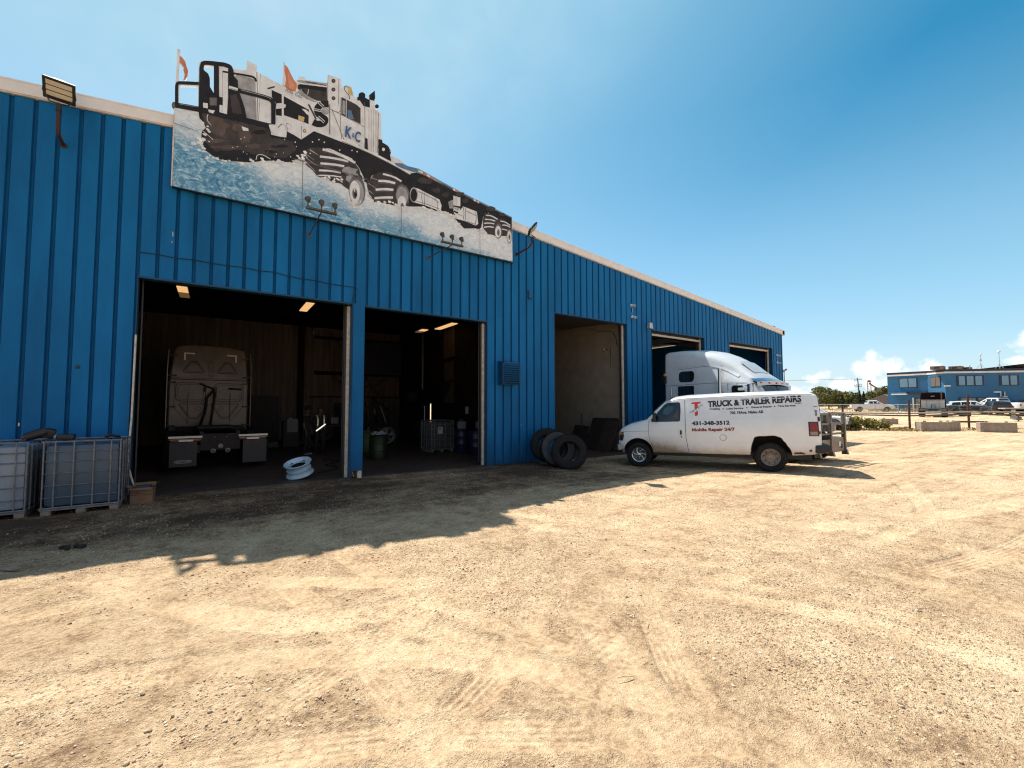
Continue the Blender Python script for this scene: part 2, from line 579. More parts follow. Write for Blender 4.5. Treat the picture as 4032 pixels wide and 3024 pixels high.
def ground_fields(x, y):
    """height and soil tone for every vertex"""
    z = terrain(x, y)
    r = np.hypot(x, y)
    inside = sst(11.6, 11.0, y) + sst(25.5, 26.6, x) + sst(26.0, 27.5, y)
    free = np.clip(inside, 0.0, 1)
    h = vnoise(x * .45, y * .45, 1) * .05 + vnoise(x * 1.3, y * 1.3, 2) * .022 + vnoise(x * 3.7, y * 3.7, 3) * .012
    patch = vnoise(x * .8 + 7, y * .8, 21) + .5 * vnoise(x * 2.1, y * 2.1, 22)     # churned / stony patches
    rough = np.clip(.45 + patch * 1.5, .12, 1.2)
    near = sst(60, 12, r)
    h += near * rough * (vnoise(x * 9, y * 9, 4) * .012 + vnoise(x * 21, y * 21, 5) * .009)
    h += sst(14, 5, r) * rough * (vnoise(x * 46, y * 46, 6) * .0065 + vnoise(x * 90, y * 90, 7) * .004)
    tone = np.zeros_like(x) + patch * .25
    sm = np.zeros_like(x)
    tsd, tar, tkd, over = np.zeros_like(x), np.zeros_like(x), np.zeros_like(x), np.zeros_like(x)
    for pts, wd, kind in TRACKS:
        P = chaikin(pts)
        best = np.full(x.shape, 9.0)
        arc = np.zeros_like(x)
        side = np.zeros_like(x)
        s0 = 0.0
        lo, hi = P.min(0) - 1, P.max(0) + 1
        sel = np.where((x > lo[0]) & (x < hi[0]) & (y > lo[1]) & (y < hi[1]))[0]
        if not len(sel):
            continue
        xs, ys = x[sel], y[sel]
        b, a_, sd_ = best[sel], arc[sel], side[sel]
        for i in range(len(P) - 1):
            d = P[i + 1] - P[i]
            L = np.hypot(*d)
            d = d / L
            t = np.clip((xs - P[i][0]) * d[0] + (ys - P[i][1]) * d[1], 0, L)
            ox, oy = xs - P[i][0] - d[0] * t, ys - P[i][1] - d[1] * t
            dd = np.hypot(ox, oy)
            k = dd < b
            b = np.where(k, dd, b)
            a_ = np.where(k, s0 + t, a_)
            sd_ = np.where(k, ox * -d[1] + oy * d[0], sd_)
            s0 += L
        band = sst(wd / 2 + .05, wd / 2 - .03, b)
        lip = sst(.07, .0, np.abs(b - wd / 2 - .03))
        fade = np.clip(.35 + 1.9 * vnoise(xs * .9 + 3, ys * .9, 31) + .35, 0, 1)
        band, lip = band * fade, lip * fade
        if kind == 1:      # straight ribs
            tr = np.sin(sd_ * 2 * np.pi / .062)
        elif kind == 2:    # lugs
            tr = np.sign(np.sin((a_ + np.abs(sd_) * .8) * 2 * np.pi / .095)) * sst(.02, .05, np.abs(sd_))
        else:
            tr = 0 * sd_
        h[sel] = h[sel] * (1 - .35 * band) + band * -.010 + lip * .010
        tone[sel] += band * (.10 if kind == 0 else .045)
        over[sel] = np.maximum(over[sel], np.minimum(band, sm[sel]))
        win = band > sm[sel]
        ws = sel[win]
        tsd[ws], tar[ws], tkd[ws] = sd_[win], a_[win], kind
        sm[sel] = np.maximum(sm[sel], band)
    z = z + h * free * (.35 + .65 * sst(.0, 1.5, 11.3 - y) * (y < 11.3) + .65 * (y >= 11.3))
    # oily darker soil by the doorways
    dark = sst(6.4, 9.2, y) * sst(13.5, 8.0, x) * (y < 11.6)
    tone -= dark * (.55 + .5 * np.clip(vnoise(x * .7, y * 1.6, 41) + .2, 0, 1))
    z = np.where((y > 11.45) & (y < 26.2) & (x < 26) & (x > -21), np.minimum(z, -.07), z)
    return z, tone, sm, rough, tsd, tar, tkd * (over < .12), sst(.12, .0, over)


def build_ground():
    # rings whose spacing grows with distance, so the soil is as fine as the eye can see everywhere
    rr = [0.0, .35]
    while rr[-1] < 1100:
        r0 = rr[-1]
        k = .0062 if 1.2 < r0 < 25 else (.012 if r0 < 70 else .05)
        rr.append(r0 * (1 + k) + (.01 if r0 < 1.2 else 0))
    rr = np.array(rr[1:])
    a = np.concatenate([np.linspace(-6, 122, 1180), np.linspace(124, 352, 60)])
    a = np.radians(a)
    n, m_ = len(rr), len(a)
    RR, AA = np.meshgrid(rr, a, indexing='ij')
    x, y = (RR * np.cos(AA)).ravel(), (RR * np.sin(AA)).ravel()
    z, tone, sm, rough, tsd, tar, tkd, clear = ground_fields(x, y)
    V = np.stack([x, y, z], 1)
    V = np.vstack([V, [[0, 0, 0]]])
    i, j = np.meshgrid(np.arange(n - 1), np.arange(m_), indexing='ij')
    i, j = i.ravel(), j.ravel()
    j2 = (j + 1) % m_
    F = np.stack([i * m_ + j, (i + 1) * m_ + j, (i + 1) * m_ + j2, i * m_ + j2], 1)
    c = len(V) - 1
    T = np.stack([np.full(m_, c), np.arange(m_), (np.arange(m_) + 1) % m_], 1)
    me = bpy.data.meshes.new('ground')
    me.vertices.add(len(V))
    me.vertices.foreach_set('co', V.astype(np.float32).ravel())
    nl = F.size + T.size
    me.loops.add(nl)
    me.loops.foreach_set('vertex_index', np.concatenate([F.ravel(), T.ravel()]).astype(np.int32))
    me.polygons.add(len(F) + len(T))
    st = np.concatenate([np.arange(len(F)) * 4, F.size + np.arange(len(T)) * 3]).astype(np.int32)
    me.polygons.foreach_set('loop_start', st)
    me.polygons.foreach_set('loop_total', np.concatenate([np.full(len(F), 4), np.full(len(T), 3)]).astype(np.int32))
    me.update(calc_edges=True)
    me.polygons.foreach_set('use_smooth', np.ones(len(me.polygons), bool))
    for nm, arr in (('tone', tone), ('track', sm), ('rough', rough), ('tread_side', tsd), ('tread_run', tar), ('tread_kind', tkd), ('tread_clear', clear)):
        at = me.attributes.new(nm, 'FLOAT', 'POINT')
        at.data.foreach_set('value', np.append(arr, 0).astype(np.float32))
    return me


def ground_material():
    m = bpy.data.materials.new('packed_gravel_soil')
    m.use_nodes = True
    t = NT(m.node_tree)
    m.node_tree.nodes.clear()
    out = t.n('ShaderNodeOutputMaterial')
    p = t.n('ShaderNodeBsdfPrincipled')
    t.l(p.outputs[0], out.inputs[0])
    geo = t.n('ShaderNodeNewGeometry')
    pos = geo.outputs['Position']
    at = t.n('ShaderNodeAttribute', attribute_name='tone')
    ar = t.n('ShaderNodeAttribute', attribute_name='rough')
    trk = t.n('ShaderNodeAttribute', attribute_name='track')
    big = t.noise(pos, .35, 4, .6)
    mid = t.noise(pos, 2.2, 6, .65)
    fine = t.noise(pos, 24, 6, .7)
    # long streaks left by tyres and the grader further out in the yard
    mp = t.n('ShaderNodeMapping')
    mp.inputs['Rotation'].default_value = (0, 0, R(-14))
    mp.inputs['Scale'].default_value = (.10, 1.7, 1)
    t.l(pos, mp.inputs[0])
    strk = t.noise(mp.outputs[0], 1.6, 6, .7)
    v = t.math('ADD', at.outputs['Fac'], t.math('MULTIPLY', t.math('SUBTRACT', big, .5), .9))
    v = t.math('ADD', v, t.math('MULTIPLY', t.math('SUBTRACT', mid, .5), 1.2))
    v = t.math('ADD', v, t.math('MULTIPLY', t.math('SUBTRACT', t.noise(pos, 6.5, 6, .7, .6), .5), 1.1))
    v = t.math('ADD', v, t.math('MULTIPLY', t.math('SUBTRACT', fine, .5), 1.5))
    ln = t.n('ShaderNodeVectorMath', operation='LENGTH')
    t.l(pos, ln.inputs[0])
    fr = t.n('ShaderNodeMapRange')
    fr.inputs[1].default_value, fr.inputs[2].default_value = 5, 14
    fr.inputs[3].default_value, fr.inputs[4].default_value = .15, 1
    t.l(ln.outputs['Value'], fr.inputs[0])
    strk = t.math('MULTIPLY_ADD', t.math('SUBTRACT', strk, .5), fr.outputs[0], .5)
    v = t.math('ADD', v, t.math('MULTIPLY', t.math('SUBTRACT', strk, .5), 1.25))
    grit = t.noise(pos, 75, 4, .75)
    v = t.math('ADD', v, t.math('MULTIPLY', t.math('MULTIPLY', t.math('SUBTRACT', grit, .5), ar.outputs['Fac']), 1.9))
    v = t.math('MULTIPLY_ADD', v, .62, .5)
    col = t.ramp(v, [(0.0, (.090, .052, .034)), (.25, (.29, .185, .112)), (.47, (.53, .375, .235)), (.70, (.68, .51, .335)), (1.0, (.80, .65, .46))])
    # pebbles: small cells of varied stone, some pale, some dark
    vo = t.n('ShaderNodeTexVoronoi')
    vo.inputs['Scale'].default_value = 44
    t.l(pos, vo.inputs['Vector'])
    vo2 = t.n('ShaderNodeTexVoronoi')
    vo2.inputs['Scale'].default_value = 120
    t.l(pos, vo2.inputs['Vector'])
    sepc = t.n('ShaderNodeSeparateColor')
    t.l(vo.outputs['Color'], sepc.inputs[0])
    on = t.ramp(t.math('ADD', sepc.outputs[0], t.math('MULTIPLY', t.math('SUBTRACT', ar.outputs['Fac'], .6), .25)), [(.56, 0), (.60, 1)])
    disc = t.ramp(vo.outputs['Distance'], [(.30, 1), (.42, 0)])
    pm = t.math('MULTIPLY', t.math('MULTIPLY', on, disc), t.math('MULTIPLY', ar.outputs['Fac'], 1.3), clamp=True)
    pc = t.ramp(sepc.outputs[1], [(0, (.13, .09, .065)), (.35, (.27, .20, .14)), (.7, (.58, .45, .31)), (1, (.74, .63, .48))])
    col = t.mix(t.math('MULTIPLY', pm, .8), col, pc)
    # tread prints: lengthwise ribs or cross lugs pressed into the soil along each track
    a1, a2, a3 = [t.n('ShaderNodeAttribute', attribute_name=q).outputs['Fac'] for q in ('tread_side', 'tread_run', 'tread_kind')]
    ribs = t.math('SINE', t.math('MULTIPLY', a1, 2 * math.pi / .052))
    lugs = t.math('SINE', t.math('MULTIPLY', t.math('ADD', a2, t.math('MULTIPLY', t.math('ABSOLUTE', a1), .7)), 2 * math.pi / .085))
    isl = t.math('GREATER_THAN', a3, 1.5)
    isr = t.math('MULTIPLY', t.math('GREATER_THAN', a3, .5), t.math('SUBTRACT', 1.0, isl))
    trd = t.math('ADD', t.math('MULTIPLY', ribs, isr), t.math('MULTIPLY', lugs, isl))
    clr = t.n('ShaderNodeAttribute', attribute_name='tread_clear').outputs['Fac']
    trd = t.math('MULTIPLY', trd, clr)
    brk = t.ramp(t.noise(pos, 5.0, 4, .7), [(.34, 0), (.58, 1)])
    trd = t.math('MULTIPLY', t.math('MULTIPLY', trd, trk.outputs['Fac']), brk)
    groove = t.ramp(t.math('MULTIPLY', trd, -1.0), [(.35, 0), (.9, 1)])
    col = t.mix(t.math('MULTIPLY', groove, .26), col, (.30, .19, .11))
    t.l(col, p.inputs['Base Color'])
    p.inputs['Roughness'].default_value = .95
    p.inputs['Specular IOR Level'].default_value = .2
    hgt = t.math('MULTIPLY', pm, .9)
    hgt = t.math('ADD', hgt, t.math('MULTIPLY', t.ramp(vo2.outputs['Distance'], [(0, 1), (.6, 0)]), .35))
    hgt = t.math('ADD', hgt, t.math('MULTIPLY', fine, 1.6))
    hgt = t.math('ADD', hgt, t.math('MULTIPLY', t.noise(pos, 7, 5, .65), 1.5))
    hgt = t.math('MULTIPLY', hgt, t.math('SUBTRACT', 1.0, t.math('MULTIPLY', trk.outputs['Fac'], .45)))
    b = t.n('ShaderNodeBump')
    b.inputs['Strength'].default_value = 1.0
    b.inputs['Distance'].default_value = .022
    hgt = t.math('ADD', hgt, t.math('MULTIPLY', grit, .9))
    hgt = t.math('ADD', hgt, t.math('MULTIPLY', trd, .26))
    t.l(hgt, b.inputs['Height'])
    b2 = t.n('ShaderNodeBump')
    b2.inputs['Strength'].default_value = .7
    b2.inputs['Distance'].default_value = .07
    t.l(t.math('ADD', strk, t.math('MULTIPLY', mid, .5)), b2.inputs['Height'])
    t.l(b2.outputs[0], b.inputs['Normal'])
    t.l(b.outputs[0], p.inputs['Normal'])
    return m


GM = ground_material()
gme = build_ground()
gme.materials.append(GM)
link('ground', gme, kind='structure')


def gz(x, y):
    """ground height at arrays of points"""
    return ground_fields(np.asarray(x, float), np.asarray(y, float))[0]


def build_gravel():
    """loose stones lying on the soil, thousands of them, as one mass"""
    tmpl = []
    for s in range(5):
        bm = bmesh.new()
        bmesh.ops.create_icosphere(bm, subdivisions=2 if s < 2 else 1, radius=1)
        q = np.random.default_rng(s)
        o = q.normal(size=3)
        P = np.array([v.co[:] for v in bm.verts])
        P *= (1 + .16 * np.sin(P @ (o * 2.2) * 1.5 + s))[:, None]
        P += q.normal(0, .05, P.shape)
        P *= np.array([1, .78, .55])
        bm.verts.index_update()
        F = np.array([[v.index for v in f.verts] for f in bm.faces])
        bm.free()
        tmpl.append((P, F))
    N = 44000
    # screen-uniform scatter: distance grows geometrically
    r = np.exp(nrng.uniform(np.log(1.5), np.log(16), N))
    a = np.radians(nrng.uniform(0, 112, N))
    x, y = r * np.cos(a), r * np.sin(a)
    dens = vnoise(x * .9, y * .9, 51) + .6 * vnoise(x * 3, y * 3, 52) + .5 * (ground_fields(x, y)[3] - .5) - .9 * ground_fields(x, y)[2]
    keep = (dens + nrng.uniform(-.45, .45, N) > .02) & (y < 11.0)
    x, y = x[keep], y[keep]
    r = np.hypot(x, y)
    z = gz(x, y)
    s = np.exp(nrng.normal(np.log(.0064), .42, len(x))) * np.clip(.7 + r * .06, .8, 1.4)
    s = np.clip(s, .003, .0145)
    VV, FF, TT = [], [], []
    off = 0
    for k in range(len(x)):
        P, F = tmpl[k % 2 if s[k] > .013 and r[k] < 6 else 2 + k % 3]
        e = Euler((nrng.uniform(-.5, .5), nrng.uniform(-.5, .5), nrng.uniform(0, 6.28))).to_matrix()
        Q = (P * s[k]) @ np.array(e).T + np.array([x[k], y[k], z[k] + s[k] * .22])
        VV.append(Q)
        FF.append(F + off)
        TT.append(np.full(len(P), nrng.uniform()))
        off += len(P)
    V, F, T = np.vstack(VV), np.vstack(FF), np.concatenate(TT)
    me = bpy.data.meshes.new('gravel')
    me.vertices.add(len(V))
    me.vertices.foreach_set('co', V.astype(np.float32).ravel())
    me.loops.add(F.size)
    me.loops.foreach_set('vertex_index', F.astype(np.int32).ravel())
    me.polygons.add(len(F))
    me.polygons.foreach_set('loop_start', (np.arange(len(F)) * 3).astype(np.int32))
    me.polygons.foreach_set('loop_total', np.full(len(F), 3, np.int32))
    me.update(calc_edges=True)
    me.polygons.foreach_set('use_smooth', np.ones(len(F), bool))
    at = me.attributes.new('stone', 'FLOAT', 'POINT')
    at.data.foreach_set('value', T.astype(np.float32))
    m = bpy.data.materials.new('loose_stone')
    m.use_nodes = True
    t = NT(m.node_tree)
    p = m.node_tree.nodes['Principled BSDF']
    an = t.n('ShaderNodeAttribute', attribute_name='stone')
    geo = t.n('ShaderNodeNewGeometry')
    c = t.ramp(an.outputs['Fac'], [(0, (.10, .07, .05)), (.18, (.34, .23, .15)), (.5, (.50, .37, .25)), (.75, (.58, .45, .31)), (.94, (.66, .56, .43)), (1, (.72, .66, .57))])
    c = t.mix(t.math('MULTIPLY', t.noise(geo.outputs['Position'], 160, 3), .5), c, (.30, .22, .15))
    t.l(c, p.inputs['Base Color'])
    p.inputs['Roughness'].default_value = .85
    p.inputs['Specular IOR Level'].default_value = .3
    me.materials.append(m)
    return me


link('gravel', build_gravel(), label='loose pebbles and small stones scattered over the packed dirt yard', cat='gravel', kind='stuff')

# ------------------------------------------------------------------ workshop building
YW = 11.35
PITCH, GX0 = .3034, -3.208
DOORS = [(-1.37, 2.80, 4.45), (3.12, 6.83, 4.43), (9.52, 13.20, 5.03), (14.71, 18.46, 4.95), (20.58, 24.85, 4.95)]
XL, XR = -21.0, 26.0


def roof_z(x):
    return 8.27 - .0962 * abs(x - 2.55)


blue = mat('blue_steel_cladding', (.003, .122, .315), .55, .0, .17, 1.3, bump=.12, bscale=1.7, spec=.15, dirt=(-.1, 1.5, (.012, .035, .065), .85), stretch=(1, 1, .25))
blue_groove = mat('blue_groove', (.003, .072, .195), .6, .0, .10, 2, spec=.1)
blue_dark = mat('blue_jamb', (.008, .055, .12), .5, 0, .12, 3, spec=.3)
white_trim = mat('white_weathered_trim', (.60, .52, .44), .6, 0, .18, 9, bump=.2, bscale=60)
fascia_m = mat('white_fascia_metal', (.72, .68, .65), .5, 0, .05, 3)
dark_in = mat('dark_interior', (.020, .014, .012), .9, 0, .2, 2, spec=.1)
ceiling_dark = mat('dark_ceiling', (.010, .007, .006), .95, 0, .2, 2, spec=.05)  # near-black brown for the ceiling and its beams
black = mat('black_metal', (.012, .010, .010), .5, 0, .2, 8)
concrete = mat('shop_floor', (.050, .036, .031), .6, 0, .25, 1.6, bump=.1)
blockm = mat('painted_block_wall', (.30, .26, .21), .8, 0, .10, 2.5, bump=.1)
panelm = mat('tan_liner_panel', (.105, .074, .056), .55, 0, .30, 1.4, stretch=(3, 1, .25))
white_paint = mat('white_vehicle_paint', (.72, .73, .75), .28, 0, .03, 2, coat=.4, spec=.5)
chrome = mat('chrome', (.50, .50, .52), .22, 1.0, .05, 6)
glass_dark = mat('dark_window_glass', (.010, .012, .014), .06, 0, 0, spec=.8)
rubber = mat('tyre_rubber', (.014, .012, .012), .8, 0, .3, 14, bump=.3, bscale=60, spec=.25)
led = mat('led_lens', (.55, .48, .36), .4, 0, .05, 30)

bld = thing('repair_shop', 'long blue metal clad truck repair shop with open bay doors and white fascia', 'building', (0, 0, 0))

# front wall cladding: flat pans and narrow recessed grooves
xs = {XL, XR}
prof = {}
k0 = int((XL - GX0) / PITCH) - 1
pts = []
for k in range(k0, k0 + 180):
    c = GX0 + k * PITCH
    for dx, dy in ((-.034, 0), (-.016, .036), (.016, .036), (.034, 0)):
        pts.append((c + dx, dy))
    pts.append((c + PITCH / 2, -.005))
pts = [q for q in pts if XL < q[0] < XR]
for d in DOORS:
    for e in d[:2]:
        pts.append((e, None))
pts += [(XL, 0), (XR, 0)]
pts.sort(key=lambda q: q[0])
known = [q for q in pts if q[1] is not None]
ka = np.array(known)
pts = [(x, float(np.interp(x, ka[:, 0], ka[:, 1])) if y is None else y) for x, y in pts]
fw = MB()
for (x0, y0), (x1, y1) in zip(pts[:-1], pts[1:]):
    if x1 - x0 < 1e-4:
        continue
    xm = (x0 + x1) / 2
    zb = -.04
    for d in DOORS:
        if d[0] < xm < d[1]:
            zb = d[2]
    if 2.80 < xm < 3.12:
        zb = .18
    zt0, zt1 = roof_z(x0) - .1, roof_z(x1) - .1
    mm = blue_groove if min(y0, y1) > .02 or (max(y0, y1) > .03) else blue
    nz_ = 14
    rows = []
    for i in range(nz_ + 1):
        u = i / nz_
        za, zc = zb + (zt0 - zb) * u, zb + (zt1 - zb) * u
        def dent(x, z):
            # knocked-about lower wall beside the tyres
            return .022 * math.exp(-((z - .5) / .6) ** 2) * math.sin(x * 2.6 + z * 3.1) * (1 if 7 < x < 9.4 else .3)
        rows.append([(x0, YW + y0 + dent(x0, za), za), (x1, YW + y1 + dent(x1, zc), zc)])
    fw.grid(rows, mm, smooth=False)
    # inner skin
    fw.add([(x0, YW + .2, zb), (x1, YW + .2, zb), (x1, YW + .2, zt1), (x0, YW + .2, zt0)], [(0, 1, 2, 3)], dark_in)
# small hole through the cladding on the left
fw.lathe([(0, 0), (.028, .0), (.034, -.004)], black, c=(-2.18, YW - .010, 2.56), axis='Y', n=9)
for x, z, w_, h_ in ((-.85, 5.42, .012, .10), (-.86, 5.25, .008, .04), (-2.9, 1.5, .02, .06), (8.1, 1.2, .01, .03), (1.9, 3.6, .008, .03), (3.0, 1.7, .05, .012)):
    fw.box((x, YW - .008, z), (w_, .003, h_), white_trim)
fw.build('wall', bld, fix=False)

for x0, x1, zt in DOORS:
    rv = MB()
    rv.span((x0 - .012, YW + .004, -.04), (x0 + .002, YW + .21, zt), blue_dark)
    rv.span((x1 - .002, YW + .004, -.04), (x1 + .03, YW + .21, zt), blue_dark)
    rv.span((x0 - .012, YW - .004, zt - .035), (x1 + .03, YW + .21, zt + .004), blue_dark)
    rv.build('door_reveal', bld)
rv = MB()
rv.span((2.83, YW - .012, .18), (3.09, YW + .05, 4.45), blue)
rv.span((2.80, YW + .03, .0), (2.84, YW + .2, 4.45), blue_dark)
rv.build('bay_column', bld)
# white door trims
def trim(x, z0, z1, y=YW + .215, w_=.075):
    m = MB()
    m.span((x - w_ / 2, y - .03, z0), (x + w_ / 2, y + .05, z1), white_trim, bevel=.004)
    m.span((x - w_ / 2 - .05, y + .02, z0), (x - w_ / 2 + .005, y + .07, z1), black)
    return m.build('door_trim', bld)
for (x0, x1, zt) in DOORS:
    trim(x1 - .035, 0.0, zt - .05)
for i in (3, 4):
    x0, x1, zt = DOORS[i]
    m = MB()
    m.span((x0 + .02, YW + .19, zt - .20), (x1 - .08, YW + .26, zt - .12), white_trim)
    m.span((x0 + .02, YW + .25, zt - .12), (x1 - .08, YW + .30, zt + .01), black)
    m.build('door_trim', bld)
m = MB()
m.tube([(-1.37, YW - .01, 3.25), (-1.38, YW - .02, 1.6), (-1.405, YW - .03, .95), (-1.40, YW - .05, .65), (-1.28, YW - .12, .22)], .018, white_trim, n=6)
m.build('door_trim', bld, label='bent white strip hanging along the left edge of the first bay')
m = MB()
m.span((3.00, YW + .0, -.02), (3.10, YW + .1, .185), white_trim)
m.tube([(2.87, YW + .05, .18), (2.93, YW + .06, .02)], .006, white_trim, n=5)
m.span((2.80, YW + .06, -.02), (2.98, YW + .18, .2), mat('rusty_steel', (.10, .05, .035), .8, .2, .3, 12, bump=.3))
m.build('column_base', bld)

# fascia and roof
fa = MB()
for x0, x1 in ((XL - .25, 2.55), (2.55, XR + .27)):
    z0, z1 = roof_z(x0), roof_z(x1)
    def strip(y0, y1, a, b, mm):
        fa.add([(x0, y0, z0 + a), (x1, y0, z1 + a), (x1, y1, z1 + a), (x0, y1, z0 + a), (x0, y0, z0 + b), (x1, y0, z1 + b), (x1, y1, z1 + b), (x0, y1, z0 + b)],
               [(0, 1, 2, 3), (4, 7, 6, 5), (0, 4, 5, 1), (3, 2, 6, 7), (0, 3, 7, 4), (1, 5, 6, 2)], mm)
    strip(YW - .055, YW + .06, -.225, .0, fascia_m)
    strip(YW - .064, YW - .055, -.014, .012, fascia_m)
    strip(YW - .04, YW + .05, -.25, -.226, white_trim)
fa.span((XR + .02, YW - .055, roof_z(XR) - .25), (XR + .24, YW + .3, roof_z(XR) - .03), fascia_m)
fa.build('fascia', bld)
rf = MB()
galv = mat('galvalume_roof', (.45, .46, .48), .4, .6, .08, 3)
for x0, x1 in ((XL - .2, 2.55), (2.55, XR + .22)):
    z0, z1 = roof_z(x0) - .01, roof_z(x1) - .01
    a, b = YW - .04, 26.5
    rf.add([(x0, a, z0), (x1, a, z1), (x1, b, z1), (x0, b, z0), (x0, a, z0 - .05), (x1, a, z1 - .05), (x1, b, z1 - .05), (x0, b, z0 - .05)],
           [(0, 1, 2, 3), (4, 7, 6, 5), (0, 4, 5, 1), (3, 2, 6, 7), (0, 3, 7, 4), (1, 5, 6, 2)], galv)
rfo = rf.build('roof', bld)
vn = MB()
vn.cyl((0, 0, 0), (0, 0, .33), .085, galv)
vn.box((0, 0, .42), (.34, .30, .24), galv, bevel=.04, taper=.85)
vn.box((-.16, 0, .36), (.12, .30, .14), galv, rot=(0, .5, 0))
v1 = vn.build('roof_vent', rfo, loc=(19.92, 12.5, roof_z(19.92) - .05))
# side and back walls
sw = MB()
sw.span((XR - .12, YW + .05, -.04), (XR - .004, 26.3, roof_z(XR) - .1), blue)
sw.build('side_wall', bld)
sw = MB()
sw.span((XL + .004, YW + .05, -.04), (XL + .12, 26.3, roof_z(XL) - .1), blue)
sw.build('side_wall', bld)
corner = MB()
corner.span((XR - .015, YW - .012, -.04), (XR + .012, YW + .08, roof_z(XR) - .2), blue_dark)
corner.build('corner_trim', bld)
bw = MB()
YB = 26.0
gap = (10.9, 11.8, 2.1)
def corr(x0, x1, z0, z1, y=YB):
    x = x0
    while x < x1 - 1e-3:
        xe = min(x + .3, x1)
        s = .3
        q = [(x, 0), (x + .2 * (xe - x) / s, 0), (x + .22 * (xe - x) / s, -.03), (x + .27 * (xe - x) / s, -.03), (x + .29 * (xe - x) / s, 0), (xe, 0)]
        for a, b in zip(q[:-1], q[1:]):
            bw.add([(a[0], y + a[1], z0), (b[0], y + b[1], z0), (b[0], y + b[1], z1), (a[0], y + a[1], z1)], [(0, 1, 2, 3)], panelm)
        x = xe
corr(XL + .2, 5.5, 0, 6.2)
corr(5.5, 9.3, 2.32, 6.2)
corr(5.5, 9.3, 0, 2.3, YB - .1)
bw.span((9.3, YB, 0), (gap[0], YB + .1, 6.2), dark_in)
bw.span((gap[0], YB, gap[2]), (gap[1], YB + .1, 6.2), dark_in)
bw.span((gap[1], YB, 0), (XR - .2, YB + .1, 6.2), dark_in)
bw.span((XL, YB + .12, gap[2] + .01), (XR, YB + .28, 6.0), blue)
bw.span((XL, YB + .12, -.04), (gap[0], YB + .28, gap[2]), blue)
bw.span((gap[1], YB + .12, -.04), (XR, YB + .28, gap[2]), blue)
bw.build('back_wall', bld, fix=False)
m = MB()
m.span((3.6, YB - .5, 0), (3.85, YB - .04, 6.2), dark_in)
m.span((9.45, YB - .55, 0), (9.7, YB - .1, 6.2), dark_in)
m.span((4.2, YB - .15, 2.29), (9.3, YB - .06, 2.36), dark_in)
for x0, z0, x1, z1 in ((5.2, 5.9, 9.2, .9), (9.2, 5.9, 5.2, .9)):
    m.tube([(x0, YB - .25, z0), (x1, YB - .25, z1)], .02, black, n=6)
m.span((4.4, YB - .3, 3.55), (9.4, YB - .12, 3.75), dark_in)
m.span((4.4, YB - .3, 5.55), (9.4, YB - .12, 5.7), dark_in)
m.build('steel_frame', bld)
m = MB()
m.span((5.5, YB - .16, 0), (6.3, YB - .11, 1.98), mat('dark_brown_door', (.012, .006, .005), .6, 0, .2, 3))
m.span((5.42, YB - .15, 0), (5.5, YB - .1, 2.04), panelm)
m.span((6.3, YB - .15, 0), (6.38, YB - .1, 2.04), panelm)
m.build('door', bld)
# partitions, ceiling, floor
pt = MB()
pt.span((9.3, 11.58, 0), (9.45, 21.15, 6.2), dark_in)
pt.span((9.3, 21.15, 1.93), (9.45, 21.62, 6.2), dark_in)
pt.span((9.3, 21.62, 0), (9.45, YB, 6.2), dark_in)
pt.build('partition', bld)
bk = MB()
# block wall between the third and fourth bays, courses 0.2 m, running bond joints
X = 13.52
zc, row = 0.0, 0
while zc < 6.0:
    y = 11.58 - (.2 if row % 2 else 0)
    while y < 21:
        y0, y1 = max(y, 11.58) + .004, min(y + .4, 21) - .004
        if y1 > y0:
            bk.box((X + .1, (y0 + y1) / 2, zc + .1), (.2, y1 - y0, .192), blockm)
        y += .4
    zc += .2
    row += 1
bk.span((X + .004, 11.58, 0), (X + .21, 26, 6.2), blockm)
bk.build('block_wall', bld)
ce = MB()
ce.span((XL + .2, 11.58, 6.2), (XR - .2, YB, 6.26), ceiling_dark)
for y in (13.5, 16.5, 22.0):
    ce.span((XL + .2, y, 5.95), (XR - .2, y + .16, 6.199), ceiling_dark)
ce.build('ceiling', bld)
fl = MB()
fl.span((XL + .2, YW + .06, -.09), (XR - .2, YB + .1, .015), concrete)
fl.build('floor', bld)
# raised sectional doors under the ceiling of each bay
for i, (x0, x1, zt) in enumerate(DOORS):
    m = MB()
    for k in range(5 if i > 1 else 0):
        zz = zt + .12 + .04 * k
        m.span((x0 + .1, 11.9 + k * .62, zz), (x1 - .1, 11.9 + k * .62 + .6, zz + .045), mat('door_panel', (.05, .035, .03), .6, 0, .1, 3), bevel=.01)
    if i > 1:
        m.build('overhead_door', bld)
    for xx in (x0 + .04, x1 - .12):
        m = MB()
        m.tube([(xx, 11.66, .1), (xx, 11.66, zt - .1), (xx, 11.72, zt + .9), (xx, 11.9, 5.9)] if i < 2 else [(xx, 11.66, .1), (xx, 11.66, zt - .1), (xx, 11.8, zt + .12), (xx, 15.2, zt + .32)], .022, black, n=5)
        m.build('door_track', bld)

